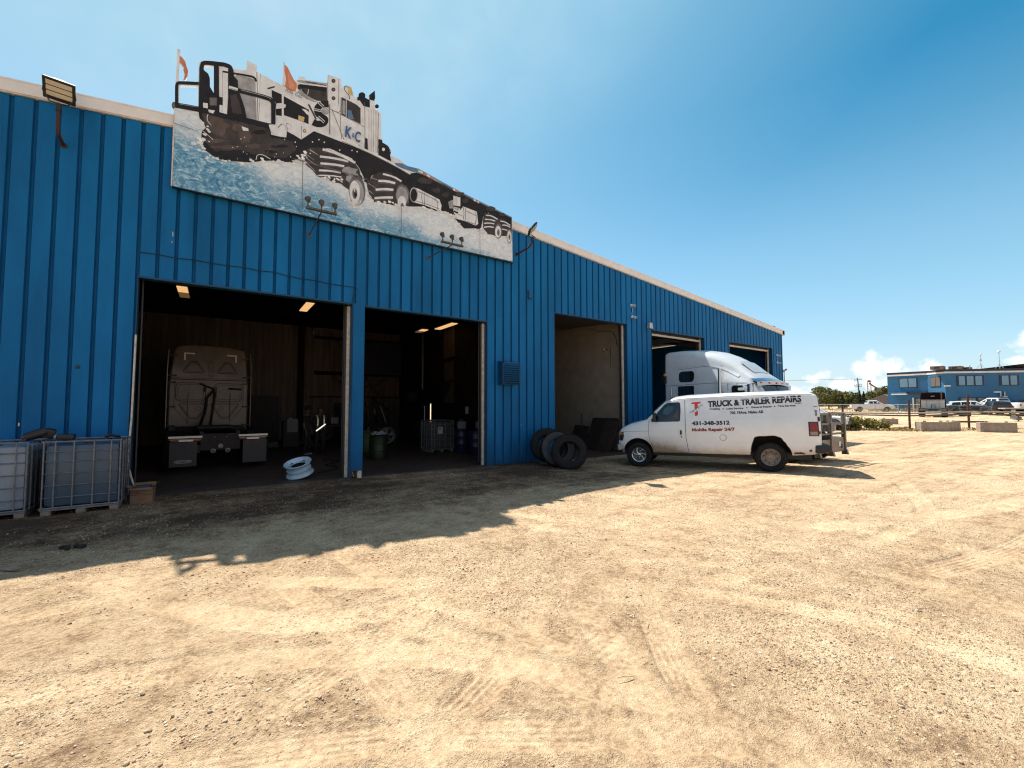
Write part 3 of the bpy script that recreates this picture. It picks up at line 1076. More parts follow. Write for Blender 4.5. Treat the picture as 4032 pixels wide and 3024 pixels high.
# ------------------------------------------------------------------ ceiling lights
def ceiling_light(x, y, z, length, lit, label, tilt=0):
    t = thing('ceiling_light', label, 'light fixture', (x, y, z), 0, 'shop ceiling lights')
    m = MB()
    m.box((0, 0, .05), (.34, length, .07), black, bevel=.01)
    m.build('housing', t)
    for k in range(2):
        e = mat('lit_tube', (.9, .7, .4), .4, 0, 0, emit=((1.0, .56, .23), .50)) if lit[k] else mat('dim_tube', (.3, .24, .16), .4, 0, 0, emit=((1.0, .56, .23), .07))
        q = MB()
        q.box((0, (k - .5) * length * .5, .0), (.31, length * .47, .03), e, bevel=.01)
        q.build('lamp', t)
ceiling_light(-1.12, 19.9, 6.02, 1.9, (1, 0), 'twin tube ceiling light in first bay with only its near half lit')
ceiling_light(3.06, 20.0, 6.02, 1.9, (1, 1), 'lit ceiling light at the right end of the first bay')
ceiling_light(8.7, 18.2, 5.5, 1.9, (1, 1), 'lit ceiling light near the right jamb of the second bay')
ceiling_light(8.25, 20.0, 5.5, 1.0, (1, 0), 'short lit ceiling light deeper inside the second bay')

# ------------------------------------------------------------------ wall fittings
def floodlight(x, zm, label, out=.86, zr=.22, yaw=0.0, pitch=R(48)):
    t = thing('floodlight', label, 'floodlight', (x, YW, zm), 0, 'floodlights on the shop wall')
    m = MB()
    rustm = mat('rusty_pipe', (.06, .022, .016), .7, .2, .25, 14, bump=.3)
    pts = [(0, .0, 0), (0, -out * .45, .015), (0, -out * .8, .03), (0, -out * .95, .10), (0, -out, .22), (0, -out, .22 + zr)]
    m.tube(chaik3(pts), .030, rustm, n=10)
    m.cyl((0, .0, 0), (0, -.02, 0), .05, rustm)
    m.build('arm', t)
    top = Vector((0, -out, .22 + zr))
    m = MB()
    m.cyl(top + Vector((0, 0, -.08)), top + Vector((0, 0, .06)), .042, black)
    rot = Euler((pitch, 0, yaw)).to_matrix()
    cen = top + Vector((0, -.02, .30))
    def L(x_, y_, z_):
        return cen + rot @ Vector((x_, y_, z_))
    m.tube([L(-.20, .0, .0), L(-.21, .0, -.08), top + Vector((-.12, 0, .07)), top + Vector((0, 0, .06)), top + Vector((.12, 0, .07)), L(.21, .0, -.08), L(.20, 0, 0)], .012, black, n=6)
    m.build('bracket', t)
    m = MB()
    def lbox(c, s, mt, bv=0.0, k=.78):
        c, s = [q * k for q in c], [q * k for q in s]
        m.M = Matrix.Translation(cen) @ rot.to_4x4()
        m.box(c, s, mt, bevel=bv)
        m.M = None
    lbox((0, 0, -.01), (.54, .06, .48), black, .015)
    for k in range(12):
        lbox((-.22 + k * .04, .035, 0), (.008, .04, .40), black)
    lbox((0, .03, .2), (.2, .05, .06), black)
    m.build('lamp_housing', t)
    for k in range(3):
        m = MB()
        lbox((0, -.029, -.115 + k * .120), (.43, .012, .100), led, .004)
        m.build('lens', t)
def chaik3(p):
    return [tuple(q) for q in chaikin3(p)]
def chaikin3(P, k=2):
    P = [Vector(q) for q in P]
    for _ in range(k):
        N = [P[0]]
        for i in range(len(P) - 1):
            N += [P[i] * .75 + P[i + 1] * .25, P[i] * .25 + P[i + 1] * .75]
        N.append(P[-1])
        P = N
    return P
floodlight(-2.52, 6.75, 'black floodlight on a bent pipe at the top left of the blue wall', out=.40, zr=.30, yaw=R(8))
floodlight(7.92, 6.73, 'black floodlight on a rusty pipe right beside the mural', out=.86, zr=.02, yaw=R(58), pitch=R(42))

def triple_light(x, zb, reach, zh, label):
    t = thing('spotlight_bracket', label, 'spotlight', (x, YW, zb), 0, 'triple spotlights below the mural')
    br = mat('weathered_bronze', (.10, .075, .055), .6, .3, .25, 15, bump=.2)
    m = MB()
    m.tube([(0, 0, 0), (0, -reach, zh)], .014, br, n=8)
    m.cyl((0, 0, 0), (0, -.02, 0), .05, br)
    m.build('arm', t)
    m = MB()
    m.box((0, -reach, zh + .02), (.62, .07, .045), br, bevel=.012)
    m.build('crossbar', t)
    for k in (-1, 0, 1):
        m = MB()
        x_ = k * .27
        m.tube([(x_, -reach, zh + .04), (x_, -reach - .01, zh + .13)], .016, br, n=8)
        m.lathe([(0, -.07), (.035, -.065), (.045, -.02), (.062, .045)], br, c=(0, 0, 0), n=16)
        k0 = len(m.v) - 4 * 16
        rt = Euler((R(-38), 0, 0)).to_matrix()
        for q in range(k0, len(m.v)):
            v = rt @ Vector(m.v[q])
            m.v[q] = (v.x + x_, v.y - reach, v.z + zh + .19)
        m.build('lamp_head', t)
        m = MB()
        m.lathe([(.060, .043), (.055, .060), (.03, .072), (0, .076)], mat('clear_lamp_glass', (.55, .60, .66), .08, .6, 0), n=16)
        for q in range(len(m.v)):
            v = rt @ Vector(m.v[q])
            m.v[q] = (v.x + x_, v.y - reach, v.z + zh + .19)
        m.build('lamp_glass', t)
triple_light(1.75, 5.98, 1.55, .0, 'three head spotlight arm under the left half of the mural')
triple_light(4.85, 6.02, 1.55, -.10, 'three head spotlight arm under the right half of the mural')

# louvred vent
t = thing('louvre_vent', 'blue louvred vent box on the wall between second and third bays', 'vent', (7.54, YW, 2.83))
m = MB()
m.prism([(0, -.35), (-.22, -.35), (-.25, .30), (-.19, .355), (0, .39)], 'X', -.33, .33, blue_dark)
m.build('hood', t)
m = MB()
for k in range(9):
    m.box((0, -.252, -.29 + k * .068), (.60, .035, .055), blue, rot=(R(-35), 0, 0))
m.span((-.33, -.275, -.35), (-.295, -.235, .33), blue)
m.span((.295, -.275, -.35), (.33, -.235, .33), blue)
m.span((-.33, -.275, .30), (.33, -.235, .345), blue)
m.build('slat_frame', t)

# cameras
def wall_camera(x, z, label, grp='small security cameras'):
    t = thing('security_camera', label, 'camera', (x, YW, z), 0, grp)
    wm = mat('white_plastic', (.62, .62, .62), .4, 0, .05, 9)
    m = MB()
    m.box((0, -.03, 0), (.12, .06, .10), wm, bevel=.015)
    m.cyl((0, -.05, -.01), (.0, -.22, -.05), .045, wm)
    m.build('housing', t)
    m = MB()
    m.cyl((0, -.2, -.046), (.0, -.226, -.052), .032, glass_dark)
    m.build('lens', t)
wall_camera(13.45, 5.78, 'upper white security camera right of the third bay door')
wall_camera(13.50, 5.32, 'lower white security camera right of the third bay door')
wall_camera(25.34, 4.57, 'upper white camera near the far right corner of the shop')
wall_camera(25.34, 4.16, 'lower camera near the far right corner of the shop')
cb = MB()
cb.tube([(13.48, YW - .01, 5.74), (13.52, YW - .02, 5.6), (13.47, YW - .02, 5.45), (13.5, YW - .02, 5.36)], .008, mat('white_plastic', (.6, .6, .6)), n=5)
cb.build('cable', label='thin white lead between the two cameras right of the third bay', cat='cable')
cb = MB()
cb.tube([(25.34, YW - .02, 4.5), (25.34, YW - .02, 4.22)], .012, galv, n=5)
cb.build('conduit', label='short grey conduit joining the cameras at the far corner', cat='conduit')
br = MB()
br.tube([(8.39, YW - .03, 5.62), (8.39, YW - .03, 5.34), (8.46, YW - .10, 5.33)], .02, black, n=6)
br.build('hook', label='small black L shaped hook high on the wall below the floodlight', cat='hook')
cn = MB()
cn.box((0, 0, 0), (.22, .16, .24), galv, bevel=.01, taper=.8)
cn.build('junction_box', loc=(14.48, YW - .09, 5.06), label='small grey metal box at the top left of the fourth bay door', cat='junction box')
cb = MB()
pp = []
for i in range(15):
    u = i / 14
    pp.append((-1.37 + 4.2 * u, YW - .02, 4.93 - .03 * (u > .6) - .13 * max(0, u - .6) + .012 * math.sin(u * 34) ))
pp += [(2.90, YW - .05, 4.84), (2.84, YW - .02, 4.72), (2.80, YW - .02, 4.5), (2.815, YW - .015, 3.2), (2.80, YW - .015, 1.9)]
cb.tube(pp, .009, mat('dark_cable', (.006, .02, .05), .6, 0, 0), n=5)
cb.build('cable', label='dark cable strung above the first bay and down its right jamb', cat='cable')

# mural artwork: outlines on the board
MURAL_OUTLINE = "31 98 -4 239 -2 167 -8 8 -3 14 5 13 9 5 -3 84 1 15 2 14 1 183 12 0 -2 -33 13 -8 12 -15 6 -25 7 -20 -2 -31 -8 -21 -9 -10 4 19 1 19 -7 22 5 3 -5 13 -7 11 -10 8 0 -107 83 32 0 98 4 17 15 16 66 21 39 9 21 -3 11 -14 60 18 3 61 48 -8 1 -38 44 -8 14 2 8 -8 66 -9 1 146 6 1 3 -16 14 -9 16 -30 14 -30 15 -4 14 17 0 16 36 12 3 -14 21 5 70 16 32 12 4 54 78 7 3 -68 9 21 17 19 30 1 10 -20 8 -33 25 -6 13 9 -7 17 9 17 16 11 18 -6 2 -30 26 7 -2 28 36 46 4 -49 -6 -48 11 5 11 6 8 -12 -6 -15 -20 -8 -2 -10 45 -4 3 -168 7 -12 0 -20 26 -8 22 -11 11 -18 -2 -28 14 -3 56 -14 50 -24 67 7 267 -56 232 -43 306 -49 4 -360"
MURAL_HOLES = ["43 635 2 8 6 5 71 28 3 -113 -81 -14","144 792 4 10 40 14 3 -152 -11 11 -6 16 -2 54 -8 17 -15 9 -5 7"]
MURAL_SEAMS = ["638 424 3 -322","1250 317 0 -217","1862 291 3 -186","25 427 103 -8","607 426 278 3 127 -8","584 422 152 -1 287 5"]
FOAM_EDGES = ["130 498 28 -55 -15 -65 16 -48 39 -20 44 -10 120 27 106 46 126 28 43 37 22 54","1003 290 74 1 107 29 48 -7 74 -5 100 38 122 -4 64 19 46 -19 95 -74 108 23 50 7","902 293 30 -52 56 45","1225 279 40 2 33 17","731 361 67 13 68 5"]
MURAL_PAINT = [
('W', "212 830 65 10 61 18 3 60 47 -8 1 -38 45 -7 22 -6 66 -9 70 -1 12 39 165 81 3 55 76 7 6 -68 24 39 36 5 14 -54 62 -16 12 -39 3 -216 75 -99 -71 35 -311 15 -70 -75 -81 -15 -77 -18 -7 56 -209 -23 -37 4"),
('G', "298 816 86 9 11 -235 -47 -11 -12 55 -31 87 -22 79"),
('S', "388 872 2 -38 4 -75 2 -70 0 -65 0 -33 3 1 0 32 0 66 -2 70 -4 76 -2 37"),
('S', "406 867 1 -45 1 -89 -2 -71 -2 -52 -2 -26 2 0 2 26 2 53 1 70 -1 90 0 45"),
('O', "529 978 3 -16 7 -32 9 -36 10 -41 6 -20 6 4 -6 20 -11 40 -9 36 -6 32 -3 16"),
('O', "531 980 15 -7 16 -30 18 -32 16 -17 2 -19 -6 -29 -22 -13 -24 0 -11 18 5 42 -10 49"),
('P', "547 943 18 -38 18 -26 -5 -33 -20 2 -7 44"),
('W', "523 995 -3 -146 5 2 3 147"),
('O', "39 807 13 -8 12 -15 6 -25 7 -20 -2 -31 -8 -21 -9 -10 4 19 1 19 -7 22 5 3 -5 13 -7 11 -10 8"),
('W', "30 837 -3 -185 10 3 3 186"),
('S', "523 849 61 -9 125 -17 121 -20 116 -21 60 -11 1 3 -59 11 -116 21 -122 20 -126 17 -60 9"),
('D', "603 889 163 44 4 -82 -64 -19 -78 15 -27 19"),
('K', "612 897 154 45 1 -29 -158 -37"),
('G', "603 919 11 3 10 3 13 3 10 5 11 3 10 3 11 1 12 5 11 5 10 1 12 4 12 6 14 2 16 6 0 -14 -11 -5 -13 -3 -10 -4 -12 -4 -13 -3 -11 -3 -13 -4 -10 -2 -13 -6 -11 -3 -11 -3 -10 -2 -13 -4 -11 -4"),
('D', "644 922 119 28 1 5 -119 -27"),
('W', "661 886 -5 -37 3 1 5 36"),
('G', "601 845 10 12 12 14 3 -10 9 -8 6 -3 9 -3 8 -5 14 -3 8 -5 6 -2 14 -6 6 -6 -14 -2 -17 0 -10 3 -11 -3 -11 8 -12 1 -7 2 -13 10"),
('W', "772 1024 76 7 2 -176 -77 -10"),
('S', "769 1021 2 -187 3 1 -3 187"),
('S', "834 1025 1 -165 3 1 -1 165"),
('D', "816 1005 -1 -4 -1 -4 -2 -4 -3 -3 -3 -3 -4 -1 -3 -1 -3 1 -2 2 -2 3 0 3 0 4 1 4 2 4 3 3 4 3 3 1 3 1 3 -1 3 -2 1 -3"),
('S', "809 1002 0 -2 -1 -2 -1 -2 -1 -1 -2 -1 -1 -1 -2 0 -1 0 -1 1 -1 1 0 2 0 2 0 2 2 1 1 2 1 1 2 1 2 0 1 0 1 -1 1 -2"),
('D', "816 949 0 -4 -1 -4 -3 -4 -2 -3 -4 -3 -3 -1 -3 0 -3 0 -3 2 -1 3 -1 3 1 4 1 4 2 4 3 4 3 2 4 2 3 0 3 -1 2 -2 2 -3"),
('S', "810 946 0 -2 -1 -2 -1 -1 -1 -2 -1 -1 -2 -1 -2 0 -1 0 -1 1 -1 1 0 2 0 2 1 2 0 2 2 1 2 2 1 0 2 0 1 0 1 -1 1 -1"),
('D', "818 893 -1 -4 -1 -4 -2 -4 -3 -3 -3 -2 -4 -2 -3 0 -3 1 -2 2 -2 3 0 3 0 4 1 4 3 4 2 3 4 2 3 2 3 0 3 -1 3 -2 1 -2"),
('S', "811 890 0 -1 -1 -3 -1 -1 -1 -2 -2 -1 -1 0 -2 -1 -1 1 -1 0 -1 2 0 2 0 2 0 1 2 2 1 2 1 1 2 0 2 1 1 -1 1 -1 1 -1"),
('Y', "878 1004 30 3 10 -20 8 -33 -27 -4 -11 24"),
('W', "894 983 -1 -4 -1 -5 -3 -4 -3 -4 -3 -3 -4 -1 -4 0 -3 0 -2 3 -2 3 0 5 0 4 1 5 3 4 3 4 3 3 4 1 4 0 3 0 3 -3 1 -3"),
('D', "866 986 2 -7 4 -13 8 -9 12 -6 6 -9 2 -13 1 -7 4 2 -1 7 -2 14 -8 10 -11 6 -7 9 -4 12 -2 7"),
('D', "868 989 26 8 1 3 -27 -7"),
('K', "1002 987 -1 -7 -2 -7 -5 -7 -5 -5 -6 -5 -6 -2 -7 -1 -5 1 -4 4 -3 4 -1 7 1 6 2 7 4 7 6 6 6 4 6 3 6 1 6 -2 4 -3 3 -5"),
('K', "1028 973 -2 28 36 46 4 -49 -10 -27"),
('K', "950 934 4 1 6 2 10 4 12 4 10 1 8 0 6 -3 6 -6 6 -4 3 -3 2 -2 18 23 -2 2 -3 2 -5 5 -8 7 -11 5 -13 1 -14 -3 -14 -4 -10 -4 -7 -2 -3 -1"),
('K', "956 952 76 20 4 -53 -45 -7"),
('K', "1091 950 -1 -4 -1 -4 -3 -4 -2 -4 -4 -2 -4 -1 -3 -1 -3 1 -2 3 -2 3 -1 3 1 4 1 5 3 4 2 3 4 2 4 2 3 0 3 -1 3 -2 1 -3"),
('K', "1053 934 25 8 0 6 -24 -8"),
('W', "1030 971 34 3 0 -55 -32 -1"),
('D', "854 916 89 -12 29 -14 2 -106 -119 17"),
('B', "890 846 24 6 18 -53 -37 -7"),
('G', "860 898 17 0 1 -91 -18 3"),
('W', "880 917 2 -125 4 2 -2 125"),
('S', "849 908 0 -46 0 -91 2 -67 4 -40 2 -21 3 1 -2 21 -4 40 -2 67 0 91 0 46"),
('S', "996 939 1 -39 3 -79 1 -77 0 -74 -1 -37 4 1 0 37 1 74 -2 77 -3 79 -1 40"),
('K', "466 799 53 -6 3 -130 -30 -7 -5 77 -19 24"),
('K', "530 787 136 -29 0 -91 -28 4 -105 1"),
('W', "492 725 7 6 9 4 13 6 9 -1 12 -1 -3 -19 -9 -6 -12 -7 -14 -7 -12 -7 -1 14"),
('Y', "610 701 33 1 -2 -29 -31 -1"),
('D', "447 793 36 28 -2 8 -37 -28"),
('D', "660 787 6 -11 14 -22 11 -19 9 -17 5 -8 7 7 -4 8 -10 17 -11 20 -13 22 -7 11"),
('W', "627 749 24 3 27 -16 -12 -15 -12 5"),
('K', "776 861 -3 -1 -5 -3 -7 -4 -11 -5 -12 -7 -10 -8 -10 -10 -9 -11 -7 -13 -5 -13 -2 -14 0 -12 3 -12 5 -9 7 -8 7 -6 7 -4 8 -3 8 -2 4 -1 -1 1 -1 4 0 2 -1 -2 -1 0 -1 -2 -4 -3 -7 -3 -6 -2 -5 -2 -4 0 -5 1 -5 1 -3 1 -1 0 -16 -43 2 0 3 0 4 -1 8 -1 10 0 10 2 10 3 12 6 11 7 11 11 8 13 6 15 1 14 -5 14 -9 6 -8 2 -5 1 -4 3 -6 2 -4 4 -3 3 -2 3 -1 4 0 4 1 3 1 2 2 4 3 4 4 4 6 4 7 4 8 4 8 4 5 2 3 2"),
('W', "714 820 29 -19 2 3 -28 20"),
('W', "722 830 29 -19 2 4 -28 19"),
('W', "696 775 40 5 1 5 -40 -6"),
('W', "696 764 40 6 0 4 -39 -5"),
('W', "714 727 37 -23 2 4 -37 23"),
('W', "720 738 38 -22 2 4 -37 22"),
('G', "784 794 -1 -6 -3 -7 -4 -6 -6 -5 -6 -4 -7 -3 -7 -1 -5 1 -5 3 -2 4 -2 6 1 6 3 6 4 6 6 6 6 4 7 3 7 1 5 -1 5 -3 3 -4"),
('S', "782 838 4 -192 4 1 -4 193"),
('S', "796 812 77 -174 3 2 -77 174"),
('S', "806 805 11 0 21 2 13 17 1 28 1 15 -3 -1 -1 -14 -1 -28 -10 -14 -20 -1 -10 -1"),
('G', "517 613 7 0 12 1 6 -7 0 -15 -5 -6 -12 -1 -6 7 0 15 -1 8 -2 -1 0 -8 1 -16 7 -8 13 1 7 9 0 17 -7 8 -13 -1 -6 -1"),
('G', "548 628 6 0 13 1 6 -7 1 -15 -6 -7 -12 -1 -6 7 0 16 0 8 -3 -1 0 -8 1 -16 7 -8 13 1 8 9 -1 17 -7 8 -13 -1 -7 0"),
('K', "506 585 18 30 -2 3 -19 -31"),
('S', "655 622 -1 -4 -1 -4 -1 -3 -2 -3 -3 -2 -2 -1 -3 0 -2 1 -2 3 -1 3 0 3 0 4 1 4 2 4 2 3 2 2 3 0 2 0 2 -1 2 -2 1 -3"),
('Y', "651 621 0 -3 -1 -2 -1 -2 -1 -3 -1 -1 -2 0 -1 0 -2 1 -1 1 0 2 -1 3 1 2 0 3 1 2 1 2 2 1 1 1 2 0 1 -2 1 -1 1 -2"),
('S', "625 641 3 -79 2 1 -2 79"),
('S', "550 607 0 -53 3 1 0 53"),
('D', "959 622 1 5 0 9 3 3 6 1 3 -4 0 -11 0 -5 3 1 0 5 0 11 -5 6 -8 -1 -4 -6 -1 -10 0 -4"),
('K', "127 544 128 7 208 25 7 -46 49 5 29 6 4 39 41 -10 35 -13 70 78 56 -4 262 -18 70 -9 88 -13 145 -29 42 21 267 -34 232 -41 302 -46 0 -144 -38 34 -76 42 -106 50 -46 -46 -20 -108 -45 4 -98 -24 -104 74 -46 19 -55 -19 -122 6 -101 -26 -9 111 -50 50 -32 22 -94 -1 -68 -40 -29 -63 -22 9 5 14 -36 64 -48 49 -130 19 -86 -24 -53 -33 -17 -59 -42 -39 -126 -28 -106 -45 -120 -27 -44 10 -40 23 -15 42 3 61 13 11 -4 28 -22 22"),
('D', "146 534 4 1 10 2 8 -4 8 6 14 -1 9 2 8 -2 9 0 7 5 7 -5 13 1 6 2 12 2 9 1 8 -1 7 -1 13 8 10 -5 7 6 11 1 10 -3 4 2 12 -1 11 -1 6 6 14 3 9 0 9 -5 10 3 10 3 9 0 11 -2 7 1 7 4 7 -14 4 -12 -2 -11 8 -12 5 -3 16 10 9 -1 12 3 6 -1 16 6 5 -4 16 5 8 -2 13 8 7 -9 2 -15 7 -8 4 -9 6 -3 -6 -11 -8 -15 -7 -2 -10 -16 -7 -11 -8 -5 -10 -16 -10 -2 -6 0 -13 -3 -13 -6 -10 -2 -11 -3 -8 1 -13 0 -8 -3 -11 -1 -14 -4 -5 -1 -10 -4 -12 0 -9 2 -11 -6 -11 1 -9 4 -11 2 -4 -4 -10 0 -9 5 -11 -3 -9 -3 -8 -4 -14 -3 -5 -4 -9 -5 -12 -5 -8 -2 -6 -4 -12 -1 -9 -7 -5 -5 -12 -1 -7 -3 -8 8 -7 3 -2 7 -8 3 -4 13 -9 0 0 9 -3 14 -3 10 1 7 3 13 -5 13 1 6 -3 12 1 13 -1 13 -4 10 -4 11 -1 10 -4 4"),
('E', "156 523 12 3 8 -1 10 3 6 0 10 2 7 4 11 -1 3 1 15 2 1 -16 7 -6 1 -13 2 -16 4 -11 -4 -3 1 -16 -10 -9 -2 -12 -11 -2 -3 4 -9 -2 -13 0 -6 4 -10 5 1 13 -7 0 -6 16 -4 5 -3 4 -6 7 1 18 0 7"),
('E', "254 417 -11 -10 -14 -9 -16 -7 -20 -10 -19 -3 -15 1 6 7 -10 3 15 6 17 14 22 2 23 10 10 -4"),
('E', "328 406 -16 -9 -18 -14 -20 -8 -26 -7 -28 -5 -10 -4 -18 0 21 12 3 6 30 10 22 12 38 7 15 2"),
('E', "377 486 -10 -22 -9 -15 -14 -7 -12 -18 -11 8 -7 10 -5 20 2 20 1 16 17 -2 15 14 22 -4 -1 -5"),
('E', "410 440 1 -5 -3 -8 -17 -8 -11 -3 -8 0 -9 4 0 4 -3 6 5 4 11 4 15 12 19 2 12 -4"),
('E', "273 510 -7 -12 -16 -8 -8 -9 -12 -5 -10 -2 -15 2 10 12 -1 7 3 6 12 9 13 8 17 -1 1 -2"),
('E', "234 374 -2 -5 -1 -5 -14 -2 -12 -8 -11 1 -7 -1 -3 3 6 4 -1 5 15 4 12 6 17 4 11 1"),
('E', "326 518 4 -11 -6 -4 -12 -19 -10 7 -8 -3 -10 4 -5 8 6 14 4 15 9 -1 12 8 12 -2 12 -5"),
('K', "442 534 4 -4 -10 -5 -18 -12 -13 -7 -19 1 -12 -4 2 8 10 7 4 10 14 5 12 6 19 6 0 -8"),
('K', "552 489 18 1 -28 -12 -14 -7 -20 -5 -20 -9 -14 1 -8 2 3 4 32 15 9 5 18 8 23 6 10 -1"),
('K', "353 371 -16 -9 -26 -14 -18 -6 -25 -10 -18 -4 -12 -1 -9 2 -8 2 23 10 19 10 31 8 30 8 14 4"),
('K', "500 439 -3 -4 -5 -6 -17 -10 -15 -1 -11 -2 -8 0 -1 3 1 4 3 3 13 9 16 5 10 -2 22 5"),
('W', "325 526 31 -1 3 -15 -28 -7"),
('W', "143 437 7 -5 13 -8 13 -9 12 -9 6 -5 2 3 -6 4 -13 10 -13 9 -13 8 -6 5"),
('W', "170 545 -2 -10 -4 -21 4 -17 11 -13 6 -7 1 1 -5 8 -11 13 -3 16 4 20 3 10"),
('W', "400 357 1 8 2 14 7 10 12 5 17 -1 20 -7 10 -4 2 4 -11 4 -20 7 -17 1 -14 -6 -9 -12 -2 -15 -2 -8"),
('W', "224 318 0 -2 -1 1 0 1 1 1"),
('W', "467 441 -1 -2 -2 0 0 2 2 1"),
('W', "312 333 -1 -2 -2 0 0 3 2 1"),
('W', "310 403 -2 -4 -3 0 0 4 3 2"),
('W', "326 456 -1 -4 -3 0 0 4 3 2"),
('W', "254 434 -1 -1 -1 0 0 1 1 1"),
('W', "606 506 -2 -4 -3 0 -1 4 4 2"),
('W', "430 371 -1 -2 -2 0 0 2 2 2"),
('W', "349 384 -1 -1 -1 0 0 1 1 1"),
('W', "356 376 -2 -3 -2 0 0 3 2 2"),
('W', "404 368 -2 -3 -2 0 0 3 2 1"),
('W', "496 474 -1 -2 -1 0 0 2 1 1"),
('W', "362 452 -1 -2 -1 0 0 2 1 1"),
('W', "324 450 -1 -3 -2 0 0 3 2 2"),
('W', "502 425 -2 -4 -4 0 0 4 4 3"),
('W', "339 382 -2 -4 -3 1 0 4 3 2"),
('W', "367 359 -1 -2 -1 0 0 2 1 1"),
('W', "577 433 -2 -5 -4 0 0 5 4 3"),
('W', "538 444 -1 -3 -3 0 0 3 3 1"),
('W', "493 405 -1 -3 -3 0 0 4 3 1"),
('W', "455 386 -1 -2 -2 0 0 2 2 2"),
('W', "343 469 -2 -4 -3 0 0 4 3 2"),
('W', "457 422 -1 -3 -2 1 0 2 2 1"),
('W', "289 391 -2 -4 -3 0 0 4 3 2"),
('W', "351 420 -1 -3 -2 0 -1 3 3 1"),
('W', "543 528 -2 -5 -3 0 0 5 3 2"),
('W', "731 593 -1 -4 -4 -2 -2 0 -2 3 2 4 2 2 4 0"),
('W', "762 588 -1 -4 -3 -3 -4 1 -1 3 1 3 4 3 2 -1"),
('W', "695 566 -1 -4 -4 -3 -2 1 -2 2 2 4 2 3 4 -1"),
('W', "853 568 -1 -3 -3 -3 -3 0 -2 4 1 3 3 3 4 -1"),
('W', "928 592 -2 -4 -3 -3 -3 1 -2 2 2 4 3 3 3 0"),
('W', "960 594 -2 -4 -3 -3 -3 1 -2 3 2 4 3 3 3 -1"),
('W', "600 531 -1 -4 -3 -2 -2 1 -2 2 2 4 2 2 3 0"),
('K', "19 514 6 1 13 3 19 3 26 4 27 4 30 4 30 2 32 3 31 3 29 2 28 3 25 4 26 2 26 3 27 2 27 2 21 2 14 1 7 1 5 31 -7 0 -14 -2 -21 -2 -27 -2 -27 -2 -26 -3 -26 -3 -26 -3 -27 -3 -29 -3 -31 -3 -33 -2 -30 -3 -30 -4 -28 -4 -26 -5 -19 -3 -13 -2 -7 -1"),
('S', "29 529 0 -6 -1 -4 -1 -5 -2 -3 -2 -2 -2 -1 -2 1 -1 2 -2 3 0 4 -1 5 0 5 1 5 1 4 1 3 2 2 2 1 2 -1 2 -1 1 -4 1 -4"),
('W', "456 585 40 11 4 -60 -17 4 -19 15"),
('K', "41 543 0 6 0 11 -1 17 -1 22 0 18 0 14 0 9 1 4 0 2 1 1 0 0 2 1 7 3 11 5 15 5 20 7 14 6 10 4 5 1 0 18 -5 -2 -10 -4 -14 -5 -20 -7 -15 -6 -11 -5 -8 -3 -4 -3 -5 -5 -4 -6 -2 -7 -1 -8 0 -10 0 -14 0 -18 1 -23 0 -16 1 -12 0 -5"),
('K', "125 783 23 -13 16 -9 8 -24 2 -46 17 -27 26 -5 3 -96 -49 -2 -43 -1"),
('K', "149 566 -1 14 0 28 -1 44 -2 57 -1 44 0 31 1 18 -1 -2 3 2 7 4 12 5 16 5 14 5 14 4 11 3 9 3 8 1 7 1 5 -1 3 -1 2 -2 2 -5 1 -7 0 -10 0 -9 1 -6 0 -3 19 8 0 3 0 6 -1 9 0 12 -2 11 -3 10 -6 6 -7 3 -8 0 -8 0 -10 -1 -10 -3 -11 -4 -14 -4 -15 -5 -17 -6 -14 -6 -10 -6 -10 -10 -4 -14 -2 -20 0 -32 1 -45 2 -57 1 -43 1 -28 0 -14"),
('K', "188 819 5 -169 22 10 -5 169"),
('W', "213 821 40 9 3 -262 -36 -2"),
('G', "227 800 4 -226 2 1 -4 226"),
('K', "253 829 25 3 3 -34 18 -16 5 -54 18 -49 15 -45 10 -54 -93 -10 4 95"),
('D', "264 679 13 8 10 8 7 4 4 -11 5 -9 5 -10 2 -11 4 -9 0 -11 4 -12 4 -12 1 -9 2 -11 -9 -2 -12 -6 -6 4 -12 -5 -6 3 -2 9 -2 14 -4 12 0 9 0 15 -2 13 -2 11"),
('K', "228 796 32 8 66 16 39 8 9 -1 6 -3 2 -8 2 -5 8 6 -2 5 -3 10 -8 6 -13 1 -39 -8 -66 -17 -33 -7"),
('K', "293 711 10 1 19 2 28 3 39 5 31 2 22 1 13 -1 3 -1 3 -3 3 -4 1 -7 1 -9 0 -13 1 -16 0 -21 1 -24 0 -18 0 -12 0 -5 22 7 0 6 0 12 0 19 -1 24 0 20 -1 17 0 15 -1 11 -3 11 -4 8 -7 7 -9 4 -16 0 -23 0 -32 -4 -39 -4 -28 -4 -19 -2 -9 -1"),
('G', "316 731 32 3 66 8 38 2 8 -4 4 -2 2 4 -5 2 -9 4 -38 -2 -66 -8 -32 -3"),
('W', "257 717 42 2 3 17 -41 -2"),
('G', "262 719 38 1 1 5 -38 -1"),
('K', "167 636 51 20 2 -69 -49 -17"),
('S', "174 630 32 12 1 -44 -31 -11"),
('K', "217 651 16 4 1 -45 -16 -3"),
('W', "146 590 21 4 1 -28 -21 -3"),
('W', "169 560 12 4 8 1 11 3 -4 -11 -4 -10 -9 0 -9 0"),
('G', "47 541 77 14 0 2 -77 -13"),
('W', "1002 898 62 23 43 -11 1 -165 -18 -126 -66 -3 -6 85 -14 9"),
('G', "1024 900 4 -278 4 1 -5 278"),
('G', "1038 905 4 -282 4 1 -4 282"),
('G', "1052 910 4 -286 4 1 -5 287"),
('G', "1070 918 4 -293 4 1 -5 293"),
('S', "1086 902 -2 -273 4 1 2 273"),
('K', "1005 703 15 -2 4 -85 -19 11"),
